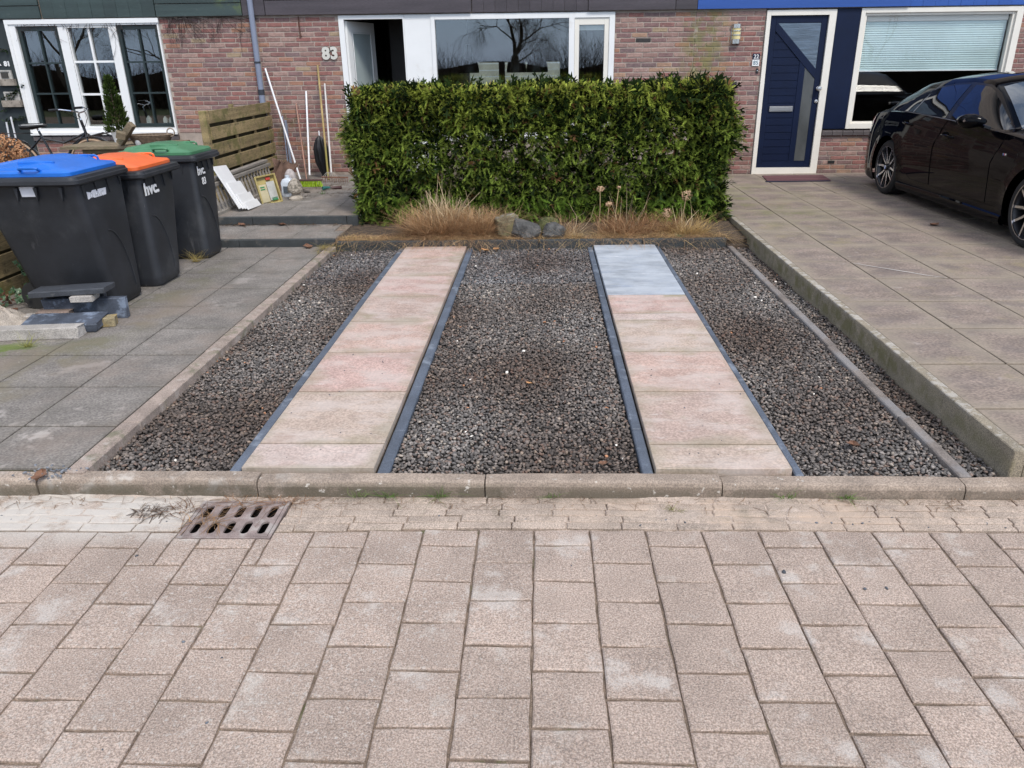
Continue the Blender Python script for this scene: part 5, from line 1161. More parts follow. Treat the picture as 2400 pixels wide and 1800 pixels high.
MB().lathe([(.0, .0), (.03, .002), (.045, .010), (.0, .016)], 14, T=Matrix.Translation((-2.93, 9.60, .238)) @ Matrix.Rotation(-.5, 4, 'X')).build('blade', M('shiny', (.8, .8, .82), rough=.15, metal=1), tw_, smooth=True)
MB().tube([(-2.96, 9.64, .25), (-3.05, 9.70, .25)], [.012, .014], 7).build('handle', M('bell_black', (.015, .015, .015)), tw_)
# slatted grey wooden rack leaning on the fence
m_gw = M('grey_timber', (.27, .245, .215), rough=.9, var=.25, vs=4, fvar=.2, fs=80, bump=.5, bs=60, stretch=(1, .3, 3), rnd=.15)
rk = thing('slatted_rack', 'weathered grey slatted wooden rack lying along the mossy fence', 'rack', (-3.5, 9.0, .235))
for (x, z, h_) in ((-3.56, .575, .03), (-3.53, .53, .035), (-3.47, .245, .035)): MB().box(x-.035, x+.035, 8.05, 10.05, z-h_/2, z+h_/2, bev=.004).build('rail', m_gw, rk)
for i in range(19):
    y = 8.09+i*.105; MB().box(0, .018, -.018, .018, 0, .285, bev=.003, fn=lambda X, Y, Z, y=y: (-3.46+X-Z*.25, y+Y, .235+Z)).build('slat', m_gw, rk)
# white boards leaning on the rack
def board(label, y0, y1, xb, zb, L, th, mat, lean, dy=0.0):
    T = Matrix.Translation((xb, (y0+y1)/2, zb)) @ Matrix.Rotation(-lean, 4, 'Y') @ Matrix.Rotation(dy, 4, 'X')
    return MB().box(0, th, -(y1-y0)/2, (y1-y0)/2, 0, L, bev=.003, T=T).build('white_board', mat, None, label=label, cat='board', group='white boards leaning on the rack', origin=(xb, (y0+y1)/2, zb))
m_wb = M('white_laminate', (.80, .80, .80), rough=.35, var=.02)
board('tallest white board, at the back of the leaning boards', 8.27, 8.60, -3.285, .255, .50, .016, m_wb, .50, -.08)
board('second white board leaning before the tallest one', 8.31, 8.66, -3.262, .245, .31, .016, m_wb, .50, -.08)
board('third short white board with a small dark mark', 8.33, 8.69, -3.240, .24, .175, .016, m_wb, .50, -.08)
board('shortest white board, frontmost of the leaning boards', 8.34, 8.71, -3.215, .235, .085, .016, m_wb, .55, -.04)
# yellowed plastic tray
tr_ = thing('plastic_tray', 'yellowed plastic tray standing on its side with cards inside', 'tray', (-3.15, 8.88, .235))
TT = Matrix.Translation((-3.12, 8.87, .232)) @ Matrix.Rotation(math.radians(38), 4, 'Z') @ Matrix.Rotation(-.22, 4, 'X') @ Matrix.Rotation(-.10, 4, 'Y')
m_tray = M('yellow_plastic', (.42, .34, .13), rough=.4, var=.2, vs=12)
mb = MB(); W_, H_ = .115, .31
mb.box(-W_, W_, .045, .052, 0, H_, T=TT).box(-W_, -W_+.008, 0, .045, .008, H_-.008, T=TT).box(W_-.008, W_, 0, .045, .008, H_-.008, T=TT).box(-W_, W_, 0, .045, 0, .008, T=TT).box(-W_, W_, 0, .045, H_-.008, H_, T=TT)
mb.box(-W_-.008, -W_, -.004, .008, 0, H_, T=TT).box(W_, W_+.008, -.004, .008, 0, H_, T=TT).box(-W_-.008, W_+.008, -.004, .008, -.008, 0, T=TT).box(-W_-.008, W_+.008, -.004, .008, H_, H_+.008, T=TT).build('tray_body', m_tray, tr_)
MB().box(-.095, -.005, .032, .036, .02, .22, T=TT).build('card', M('card_cream', (.50, .44, .28), rough=.7), tr_); MB().box(.0, .095, .028, .032, .03, .24, T=TT).build('card', M('card_grey', (.45, .45, .42), rough=.7), tr_)
MB().box(.02, .085, .022, .027, .025, .045, T=TT).box(.02, .085, .022, .027, .052, .058, T=TT).box(-.08, -.03, .026, .031, .16, .172, T=TT).box(-.08, -.03, .026, .031, .185, .197, T=TT).build('green_print', M('print_green', (.03, .22, .08), rough=.6), tr_)
MB().box(.01, .06, .022, .04, .26, .29, T=TT).build('red_piece', M('red_piece', (.5, .05, .03), rough=.5), tr_)
# canister, dome, acorn finial, sack
cn = thing('plastic_canister', 'cloudy white plastic canister standing between the tray and the stone acorn', 'canister', (-3.06, 9.32, .235))
loft([ring(-3.13, -3.0, 9.26, 9.40, .235, .02), ring(-3.135, -2.995, 9.255, 9.405, .25, .02), ring(-3.135, -2.995, 9.255, 9.405, .40, .02), ring(-3.12, -3.01, 9.27, 9.39, .435, .03), ring(-3.09, -3.04, 9.31, 9.36, .45, .02), ring(-3.09, -3.04, 9.31, 9.36, .48, .02)]).build('bottle', M('cloudy_plastic', (.55, .60, .66), rough=.3, var=.2, vs=15), cn, smooth=35)
MB().box(-3.1, -3.03, 9.24, 9.252, .29, .36).build('paper_label', M('label_dark', (.08, .1, .12), rough=.5), cn)
MB().lathe([(.07, .0), (.075, .03), (.06, .09), (.03, .13), (.0, .14)], 16, T=Matrix.Translation((-3.12, 9.62, .38))).lathe([(.05, -.15), (.045, -.05), (.07, .0)], 12, T=Matrix.Translation((-3.12, 9.62, .38))).build('stone_ball', M('pale_stone', (.42, .38, .37), rough=.9, var=.2, vs=30), None, label='pale rounded stone ornament behind the white canister', cat='ornament', smooth=True)
fi = thing('stone_finial', 'weathered stone acorn finial on a round foot standing on the patio', 'finial', (-2.905, 9.08, .232))
m_fin = M('finial_stone', (.42, .37, .31), rough=.95, var=.25, vs=20, bump=.8, bs=60, bd=.008, stains=[((.10, .09, .07), 28, .45, .58, .8, (-2.905, 9.08, .40, .2, .2, .11))])
def acorn(u, v):
    a = 2*PI*u; prof = [(.0, .0), (.082, .0), (.085, .02), (.06, .045), (.045, .06), (.055, .075), (.082, .09), (.088, .115), (.084, .15), (.072, .185), (.052, .215), (.025, .24), (.0, .247)]
    t = v*(len(prof)-1); i = min(int(t), len(prof)-2); f = t-i; r_ = prof[i][0]*(1-f)+prof[i+1][0]*f; z_ = prof[i][1]*(1-f)+prof[i+1][1]*f
    if v > .5: r_ *= 1+.05*math.sin(a*9+ (1 if int(t) % 2 else 0)*PI)*math.sin(v*PI)
    return (-2.905+r_*math.cos(a), 9.08+r_*math.sin(a), .232+z_)
MB().grid(acorn, 40, 36).build('acorn', m_fin, fi, smooth=True, fix=True)
sk = MB().grid(lambda u, v: (-3.46+u*.33+.035*math.sin(v*5+u*9), 10.0-.22*v*1.0+.03*math.sin(u*17+v*4), .235+(.36-.06*u)*(1-v)+.018*math.sin(u*31+v*6)+R.uniform(-.006, .006)), 30, 20)
sk.build('brown_sacking', M('sack_brown', (.125, .075, .055), rough=1, var=.3, vs=12, bump=.8, bs=60, bd=.01), None, label='crumpled brown sacking draped behind the tray against the fence', cat='sacking', smooth=True)
# leaf litter
m_lf = M('dead_leaf', (.17, .085, .05), rough=.8, var=.4, vs=40); m_lf2 = M('orange_leaf', (.46, .24, .10), rough=.7, var=.3, vs=40)
def leaf(label, c, s_, mat=None, rz=0):
    mb = MB(); r = random.Random(int(c[0]*999)+5)
    def fn(u, v):
        t = (v-.5)*2; wv = math.sin(PI*min(1, max(0, u)))**.7*.42*(1+.25*math.sin(u*13)); x = u-.5; y = t*wv; return (x*s_*2, y*s_*2, (abs(t)*.28+.2*(x*2)**2*(1 if r else 1))*s_)
    mb.grid(fn, 8, 4, T=Matrix.Translation(c) @ Euler((r.uniform(-.2, .2), r.uniform(-.2, .2), rz+r.uniform(0, 6))).to_matrix().to_4x4())
    mb.build('dead_leaf', mat or m_lf, None, label=label, cat='leaf', origin=c)
leaf('curled dead leaf on the driveway beside the car', (3.74, 7.49, .174), .045)
leaf('orange dead leaf lying in the middle of the gravel', (-.078, 3.88, .052), .018, m_lf2)
leaf('orange dry leaf in the gravel behind the left slab track, left one of a pair', (-.545, 7.10, .055), .04, m_lf2); leaf('orange dry leaf in the gravel behind the left slab track, right one of a pair', (-.44, 7.13, .058), .035, m_lf2)
leaf('brown leaf on the terrace just before the lower step', (-2.24, 7.17, .086), .05)
leaf('dead leaf at the foot of the upper step, left one', (-3.15, 7.93, .156), .045); leaf('dead leaf at the foot of the upper step, middle one', (-2.72, 7.92, .156), .05)
leaf('reddish brown leaf scrap lying on the kerb stone at the left', (-2.15, 2.79, .078), .04)
leaf('brown shard of leaf in the right gravel near the kerb', (1.40, 3.14, .055), .032); leaf('orange scrap in the middle gravel near the kerb', (.26, 2.97, .05), .022)
L = []
for i in range(60):
    x, y = rng.uniform(-3.4, -2.1), rng.choice([7.94, 7.94, 10.2, 9.9]); L.append(blades(5, x, y, .153 if y < 8 else .234, .06, .03, 5, (.12, .08, .05), .008, droop=1, ex=1.6))
for i in range(170):
    a = rng.uniform(-3.0, -2.0), rng.uniform(9.2, 11.1); L.append(blades(4, a[0], a[1], .234, .05, .02, 6, (.11, .075, .05), .008, droop=1, ex=1.6))
v, f, c = joinA(L); npmesh('leaf_litter', v, f, m_straw, c, kind='stuff', label='dark leaf litter scattered over patio and step', cat='litter')
# weeds and debris at the kerb
def weed(label, x, y, z, n, h, col=(.13, .24, .05), cat='weed', name='grass_tuft'):
    v, f, c = blades(n, x, y, z, .018, h, 1.5, col, .0028, droop=.5, ex=1.6); npmesh(name, v, f, m_straw, c, label=label, cat=cat)
weed('sprawling green grass tuft at the kerb foot, third tuft to the right of the drain', -.44, 2.775, -.0, 60, .075)
weed('small green grass tuft at the kerb foot, second to the right of the drain', -.655, 2.773, .0, 34, .07)
weed('thin pale green grass tuft at the kerb foot, first to the right of the drain', -.778, 2.770, .0, 30, .065, (.2, .25, .1))
weed('tiny green grass tuft at the kerb foot below the middle gravel',   .045, 2.775, .0, 22, .045)
weed('upright green grass tuft at the kerb foot below the right slab track', 1.0, 2.773, .0, 26, .065)
weed('low green grass tuft at the kerb foot below the right gravel', 1.245, 2.773, .0, 46, .045)
weed('tiny yellowish weed in the gutter right of the middle', .53, 2.68, -.005, 24, .025, (.25, .25, .08))
weed('dry yellow grass tuft before the green lidded bin', -3.10, 6.63, .085, 90, .13, (.42, .33, .12)); weed('half green dry grass tuft before the stone pile', -3.24, 4.42, .082, 60, .09, (.33, .33, .10))
weed('small green weed on the patio behind the stone acorn', -2.70, 9.45, .235, 40, .06, (.08, .18, .03)); weed('small green weed in the bed at the right end', 1.30, 7.33, .12, 30, .05, (.12, .25, .12))
L = [blades(60, -1.50, 2.66, .0, .05, .03, 4, (.22, .13, .08), .004, droop=1, ex=1.5), blades(60, -1.36, 2.57, .0, .05, .03, 4, (.36, .22, .12), .004, droop=1, ex=1.5), blades(60, -1.62, 2.64, .0, .04, .02, 4, (.12, .09, .07), .005, droop=1, ex=1.5)]
for i in range(75): L.append(blades(5, rng.uniform(-2.3, 2.1), 2.765+rng.uniform(-.05, .008), -.004, .05, .022, 5, (.26, .17, .11), .0028, droop=1, ex=1.5))
for i in range(14): L.append(blades(10, -1.35+rng.uniform(-.12, .35), 2.72+rng.uniform(-.01, .02), -.005, .05, .03, 4, (.33, .19, .11), .003, droop=1, ex=1.5))
v, f, c = joinA(L); npmesh('plant_debris', v, f, m_straw, c, kind='stuff', label='dry roots and plant debris lying in the gutter and around the drain', cat='debris')
pp = [(.849, 2.272), (1.095, 2.182), (1.169, 2.187), (-.991, 1.818), (-.935, 1.565), (-1.179, 1.469), (-1.52, 2.339), (-1.141, 1.884), (.1, 2.30), (-.02, 2.66)]+[(rng.uniform(-2.3, 2.2), rng.uniform(2.56, 2.73)) for _ in range(60)]+[(rng.uniform(1.7, 2.2), rng.uniform(2.55, 2.7)) for _ in range(14)]
pp = np.array(pp); sz = rng.uniform(.004, .008, len(pp)); sz[:3] = (.011, .008, .008)
scatter('loose_pebbles', np.column_stack([pp, np.full(len(pp), .002)-np.maximum(0, pp[:, 1]-2.55)*.12]), sz, np.array((.09, .10, .115))*rng.uniform(.7, 1.8, (len(pp), 1)), m_stone, kind='stuff', label='loose dark pebbles strewn on the road tiles', cat='pebbles')
kk = 46; sp_ = np.array([(rng.uniform(-1.3, -.75), rng.uniform(2.9, 4.5), .0735) for _ in range(12)]+[(rng.uniform(.5, 1.04), rng.uniform(2.9, 4.5), .0735) for _ in range(12)]); scatter('stray_gravel', sp_, rng.uniform(.004, .007, 24), np.array((.12, .12, .13))*rng.uniform(.7, 1.4, (24, 1)), m_stone, kind='stuff', label='a few stray stones lying on the slab tracks', cat='gravel')
kk = 46; pp = np.column_stack([-2.12+rng.normal(0, .07, kk), 2.83+rng.normal(0, .03, kk), np.full(kk, .081)])
scatter('spilled_gravel', pp, rng.uniform(.006, .010, kk), np.array((.17, .18, .20))*rng.uniform(.7, 1.4, (kk, 1)), m_stone, kind='stuff', label='spilled gravel stones at the corner of the terrace and the kerb', cat='gravel')
# ================================================================== CAR (s = metres from the rear bumper, lat = metres from the centre line)
CX, CY0 = 4.885, 10.33
def smooth(xs, ys, k=9, L0=-.2, L1=4.9, n=600):
    g = np.linspace(L0, L1, n); v = np.interp(g, xs, ys); ker = np.hanning(k+2)[1:-1]; ker /= ker.sum()
    v = np.convolve(np.pad(v, k, mode='edge'), ker, 'same')[k:-k]; return lambda s: float(np.interp(s, g, v))
cW = smooth([0, .05, .15, .35, .7, 1.1, 2.0, 3.0, 3.7, 4.1, 4.35, 4.55, 4.68], [.70, .77, .83, .882, .905, .905, .898, .898, .905, .89, .85, .75, .62], 21)
cB = smooth([0, .1, .3, .7, 1.2, 2.1, 3.17, 3.8, 4.3, 4.55, 4.68], [.93, 1.0, 1.035, 1.075, 1.095, 1.075, 1.03, .985, .90, .80, .72], 21)
cC = smooth([0, .04, .12, .4, .8, 3.1, 3.3, 3.8, 4.3, 4.55, 4.68], [.99, 1.08, 1.13, 1.14, 1.13, 1.10, 1.09, 1.05, .96, .86, .76], 9)
ZL = .285; WR = .305; AR = .352; AX = (.925, 3.80); WZ = .475
def zlow(s):
    z = ZL+.06*max(0, (.5-s)/.5)
    for a in AX:
        if abs(s-a) < AR: z = max(z, WZ+math.sqrt(AR*AR-(s-a)**2))
    return z
prof_h = [0, .10, .22, .4, .6, .74, .80, .9, 1.0]; prof_l = [.955, .985, .992, 1.0, .998, .992, .975, .965, .935]
def lat(s, z):
    zb = cB(s); h = (z-ZL)/(zb-ZL); l = cW(s)*float(np.interp(h, prof_h, prof_l))
    for a in AX:
        d = math.hypot(s-a, z-WZ)
        if d < AR+.09 and z > ZL+.1: l += .012*max(0, 1-(d-AR)/.09)
    return l
def P3(s, l, z, side): return (CX-side*l, CY0-s, z)      # side +1 is the side towards the hedge
car = thing('parked_car', 'shiny black sedan parked on the raised driveway with its tail to the house', 'car', (CX, CY0-2.35, .17))
m_car = M('car_black', (.0015, .0016, .0026), rough=.03, var=.0, spec=.13, coat=.0)
m_cg = M('car_glass', (.006, .007, .008), rough=.02, var=0, spec=.5, coat=.8)
m_seam = M('seam_black', (.002, .002, .002), rough=.9, var=0, spec=.1)
m_trim = M('gloss_trim', (.012, .012, .013), rough=.2, var=0)
ss = sorted(set(list(np.round(np.linspace(0, 4.68, 90), 4))+[round(a+AR*math.cos(t)*q, 4) for a in AX for t in np.linspace(0, PI, 23) for q in (1, 1.0005)]))
rings = []
for s_ in ss:
    z0, zb = zlow(s_), cB(s_); r_ = []
    for k in range(13):
        z = z0+(zb-z0)*k/12; r_.append((lat(s_, z), z))
    zc = cC(s_); W9 = lat(s_, zb)
    for q in (.97, .93, .86, .75, .6, .42, .22, 0): r_.append((W9*q, zc-(zc-(zb+.006))*q**3))
    rings.append(r_)
mb = MB(); n = len(rings[0])
for side in (1, -1):
    vs = [P3(s_, l, z, side) for s_, r_ in zip(ss, rings) for (l, z) in r_]
    fs = [(i*n+j, i*n+j+1, (i+1)*n+j+1, (i+1)*n+j) for i in range(len(ss)-1) for j in range(n-1)]
    c0 = [tuple([j for j in range(n)])+(len(vs),)]; vs.append(P3(0, 0, ZL+.06, side)); c1 = [tuple([(len(ss)-1)*n+j for j in range(n)])+(len(vs),)]; vs.append(P3(4.68, 0, ZL, side))
    mb.add(vs, fs+c0+c1)
mb.build('body', m_car, car, smooth=32, fix=True)
# greenhouse
gT = smooth([.36, .67, 1.11, 1.54, 1.94, 2.3, 2.45, 2.7, 3.12], [1.085, 1.245, 1.385, 1.435, 1.455, 1.445, 1.40, 1.27, 1.03], 15)
gC = smooth([.36, .5, .7, 1.1, 1.5, 2.0, 2.35, 2.5, 2.8, 3.22], [1.13, 1.17, 1.265, 1.42, 1.49, 1.52, 1.505, 1.455, 1.32, 1.09], 15)
gLt = smooth([.36, .7, 1.2, 2.3, 2.7, 3.15], [.70, .63, .60, .60, .655, .74], 25)
gLb = smooth([.36, .7, 1.2, 2.6, 3.15], [.74, .81, .845, .845, .80], 25)
def gside(s, z):
    zb, zt = cB(s)-.01, max(gT(s), cB(s)+.01); t = min(1, max(0, (z-zb)/(zt-zb))); return gLb(s)+(gLt(s)-gLb(s))*t+.018*math.sin(t*PI)
def gring(s):
    zb, zt, zc = cB(s)-.01, max(gT(s), cB(s)+.01), max(gC(s), gT(s)+.01); r_ = []
    for k in range(8): z = zb+(zt-zb)*k/7; r_.append((gside(s, z), z))
    L_ = gLt(s)
    for q in (.96, .9, .8, .65, .48, .3, .15, 0): r_.append((L_*q, zc-(zc-zt)*q**2.6))
    return r_
gs = [.36+(3.2-.36)*i/60 for i in range(61)]; GR = [gring(s) for s in gs]; n = len(GR[0]); mb = MB()
for side in (1, -1):
    vs = [P3(s_, l, z, side) for s_, r_ in zip(gs, GR) for (l, z) in r_]
    mb.add(vs, [(i*n+j, i*n+j+1, (i+1)*n+j+1, (i+1)*n+j) for i in range(60) for j in range(n-1)])
mb.build('roof', m_car, car, smooth=40, fix=True)
zhi = lambda s: float(np.interp(s, [.86, .92, .99, 1.2, 1.45, 1.78, 2.07, 2.39, 2.6, 2.85, 3.13], [1.098, 1.15, 1.20, 1.29, 1.352, 1.393, 1.408, 1.392, 1.325, 1.18, 1.035]))
def sidepatch(a, b, zl, zh, off, fn, ns=24, nz=6):
    m_ = MB()
    for side in (1, -1):
        vs = []; fs = []
        for i in range(ns+1):
            s = a+(b-a)*i/ns; z0, z1 = zl(s), max(zh(s), zl(s)+.002)
            for j in range(nz+1):
                z = z0+(z1-z0)*j/nz; vs.append(P3(s, fn(s, z)+off, z, side))
        fs = [(i*(nz+1)+j, (i+1)*(nz+1)+j, (i+1)*(nz+1)+j+1, i*(nz+1)+j+1) for i in range(ns) for j in range(nz)]
        m_.add(vs, fs)
    return m_
zbl = lambda s: cB(s)+.012
def onepatch(side, *a, **k):
    q = sidepatch(*a, **k); h = len(q.v)//2; m_ = MB(); hf = len(q.f)//2
    if side == 1: m_.add(q.v[:h], q.f[:hf])
    else: m_.add(q.v[h:], [tuple(i-h for i in f) for f in q.f[hf:]])
    return m_
for side in (1, -1):
    onepatch(side, .84, 3.15, lambda s: zbl(s)-.012, lambda s: zhi(s)+.014 if s < 3.1 else zhi(s), .003, gside, 50).build('window_trim', m_trim, car, smooth='all')
    MB().tube([P3(s_, gside(s_, zbl(s_)-.004)+.008, zbl(s_)-.008, side) for s_ in np.linspace(.87, 3.12, 24)], .0045, 6).build('belt_trim', M('grey_trim', (.20, .20, .21), rough=.3, metal=.6), car, smooth=True)
    for (a, b) in ((.875, 1.30), (1.325, 2.03), (2.13, 3.09)):
        onepatch(side, a, b, zbl, lambda s: zhi(s)-.004, .006, gside, 24).build('side_window', m_cg, car, smooth='all')
    MB().tube([P3(1.312+.22*(t-.0)*.35, gside(1.312, zbl(1.3)+t*.31)+.008, zbl(1.3)+t*.295, side) for t in np.linspace(0, 1, 5)], .008, 6).build('window_divider', M('grey_trim', (.20, .20, .21), rough=.3, metal=.6), car)
def toppatch(a, b, q0, name, mat, off=.004):
    vs = []; fs = []; ns, nq = 16, 14
    for i in range(ns+1):
        s = a+(b-a)*i/ns; zt, zc = max(gT(s), cB(s)+.01), max(gC(s), gT(s)+.01); L_ = gLt(s)
        for j in range(nq+1):
            q = -q0+2*q0*j/nq; vs.append((CX-L_*q, CY0-s, zc-(zc-zt)*abs(q)**2.6+off))
    fs = [(i*(nq+1)+j, (i+1)*(nq+1)+j, (i+1)*(nq+1)+j+1, i*(nq+1)+j+1) for i in range(ns) for j in range(nq)]
    return MB().add(vs, fs).build(name, mat, car, smooth='all')
toppatch(2.50, 3.13, .93, 'windscreen', M('windscreen_glass', (.05, .06, .07), rough=.02, var=0, spec=1.0, coat=1.0)); toppatch(.50, 1.16, .90, 'rear_window', m_cg)
toppatch(1.4, 2.2, .62, 'sunroof', m_cg, .003)
# doors with dark shut lines
def doorpatch(side, name, label, SL, SR, z0=.435, top=.004):
    rows = 14; cols = 16; vs = []; fs = []; zs = [z0+(1-z0)*0 for _ in range(1)]
    edge = []
    for j in range(rows+1):
        t = j/rows
        for i in range(cols+1):
            u = i/cols; zt = 1.06; z_ = z0+(zt-z0)*t; sa = float(np.interp(z_, *SL)); sb = float(np.interp(z_, *SR)); s = sa+(sb-sa)*u
            z = z0+(cB(s)-top-z0)*t; vs.append(P3(s, lat(s, z)+.0022, z, side))
    fs = [(j*(cols+1)+i, j*(cols+1)+i+1, (j+1)*(cols+1)+i+1, (j+1)*(cols+1)+i) for j in range(rows) for i in range(cols)]
    o = MB().add(vs, fs).build(name, m_car, car, smooth='all', label=label)
    e = [vs[j*(cols+1)] for j in range(rows, -1, -1)]+[vs[i] for i in range(1, cols+1)]+[vs[j*(cols+1)+cols] for j in range(1, rows+1)]
    MB().tube(e, .0018, 5).build('shut_line', m_seam, o)
    return o
for side in (1, -1):
    d1 = doorpatch(side, 'door', None, ([.44, .50, .571, .66, .756, .9, 1.06], [1.62, 1.42, 1.30, 1.19, 1.12, 1.09, 1.09]), ([.44, .63, .80, 1.06], [2.035, 2.01, 1.985, 2.10]))
    d2 = doorpatch(side, 'door', None, ([.44, .63, .80, 1.06], [2.055, 2.03, 2.005, 2.12]), ([.44, .6, .793, 1.0], [3.14, 3.13, 3.10, 3.18]))
    for d, s0, z0 in ((d1, 1.30, .985), (d2, 2.22, .930)):
        l0 = lat(s0, z0); MB().tube([P3(s0-.11, l0-.004, z0+.004, side), P3(s0-.08, l0+.022, z0+.006, side), P3(s0, l0+.028, z0+.004, side), P3(s0+.08, l0+.022, z0-.002, side), P3(s0+.11, l0-.004, z0-.004, side)], [.010, .013, .014, .013, .010], 8).build('handle', m_car, d, smooth=True)
        mb = MB().grid(lambda u, v: P3(s0-.05+.075*math.cos(2*PI*u)*v, lat(s0, z0)+.0035, z0-.0+.038*math.sin(2*PI*u)*v, side), 20, 2); mb.build('handle_recess', m_seam, d)
    # side skirt
    sk_ = MB(); vs = []; fs = []
    for i in range(31):
        s = 1.30+(3.43-1.30)*i/30
        for (dl_, z) in ((-.02, .275), (.020, .285), (.026, .325), (.012, .36), (-.004, .375)): vs.append(P3(s, lat(s, max(z, ZL))+dl_, z, side))
    fs = [(i*5+j, (i+1)*5+j, (i+1)*5+j+1, i*5+j+1) for i in range(30) for j in range(4)]
    sk_.add(vs, fs).build('side_skirt', m_car, car, smooth=True)
    # mirror
    mr = loft([[P3(2.80+dx, l, z, side) for (l, z) in [(.90+w*math.cos(t)*.5+w*.5, 1.115+hh*math.sin(t)) for t in np.linspace(0, 2*PI, 13)[:-1]]] for dx, w, hh in ((-.045, .17, .045), (-.03, .20, .062), (.03, .205, .066), (.09, .17, .052), (.125, .10, .03))]).build('door_mirror', m_car, car, smooth=60)
    MB().box(-.03, .03, -.05, .05, -.012, .012, T=Matrix.Translation(P3(2.86, .875, 1.065, side)) @ Matrix.Rotation(.3*side, 4, 'Y'), bev=.004).build('mirror_foot', m_trim, mr)
    MB().tube([P3(2.78, .94, 1.15, side), P3(2.84, 1.05, 1.145, side), P3(2.88, 1.08, 1.12, side)], .012, 6).build('mirror_cap', M('cap_silver', (.4, .4, .42), rough=.1, metal=1), mr, smooth=True)
    # lamps
    tlm = M('tail_lamp_red', (.28, .008, .012), rough=.1, var=0, coat=1)
    sidepatch_ = onepatch(side, .03, .36, lambda s: .885+.30*max(0, s-.1)*.5, lambda s: min(1.02, cB(s)-.004)-.18*max(0, s-.16), .005, lat, 14, 4); sidepatch_.build('tail_lamp', tlm, car, smooth='all')
    hl = onepatch(side, 4.30, 4.62, lambda s: .68+.15*max(0, 4.55-s)*.4, lambda s: min(cB(s)-.02, .80), .004, lat, 10, 4).build('headlight', M('headlight_glass', (.35, .36, .38), rough=.05, var=0, coat=1), car, smooth='all')
    MB().box(-.004, .004, -.10, .10, -.012, .012, T=Matrix.Translation(P3(.16, lat(.16, .50)+.0, .50, side)) @ Matrix.Rotation(-side*.30, 4, 'Z')).build('reflector', M('reflector_grey', (.35, .35, .3), rough=.3), car)
    # striped badge on the front wing
    bz = .868; mats = (M('badge_lightblue', (.12, .35, .65), rough=.3), M('badge_navy', (.02, .04, .25), rough=.3), M('badge_red', (.6, .03, .03), rough=.3))
    bd = MB().box(-.003, .0015, -.030, .030, -.010, .010, T=Matrix.Translation(P3(3.28, lat(3.28, bz)+.001, bz, side))).build('badge', M('badge_chrome', (.6, .6, .6), rough=.2, metal=1), car)
    for q, mm in enumerate(mats): MB().prism([(CY0-3.28+.022-q*.009, bz-.008), (CY0-3.28+.014-q*.009, bz-.008), (CY0-3.28+.019-q*.009, bz+.008), (CY0-3.28+.027-q*.009, bz+.008)], P3(0, lat(3.28, bz)+.003, 0, side)[0], P3(0, lat(3.28, bz)+.006, 0, side)[0], 'x').build('badge_stripe', mm, bd)
    if side == 1: text('M', .021, front_T(P3(0, lat(3.28, bz)+.004, 0, 1)[0], CY0-3.285, bz-.0075) @ Matrix.Rotation(PI, 4, 'Y'), M('letter_white', (.82, .82, .82)), 'badge_letter', bd, bold=.0006, ext=.002)
# trunk lip, plate, bumper insert, grille
MB().box(CX-.62, CX+.62, CY0-.16, CY0-.08, 1.122, 1.15, bev=.01).build('boot_spoiler', m_car, car)
MB().box(CX-.26, CX+.26, CY0+.001, CY0+.012, .62, .73, bev=.003).build('number_plate', M('plate_yellow', (.75, .5, .03), rough=.4), car)
MB().box(CX-.55, CX+.55, CY0-.0, CY0+.02, .36, .46, bev=.006).build('rear_diffuser', m_trim, car)
for q in (-1, 1): MB().box(CX+q*.17-.14, CX+q*.17+.14, CY0-4.70, CY0-4.66, .55, .72, bev=.01).build('grille', m_trim, car)
MB().box(CX-.78, CX+.78, CY0-4.4, CY0-.25, .27, .33).build('underbody', m_seam, car)
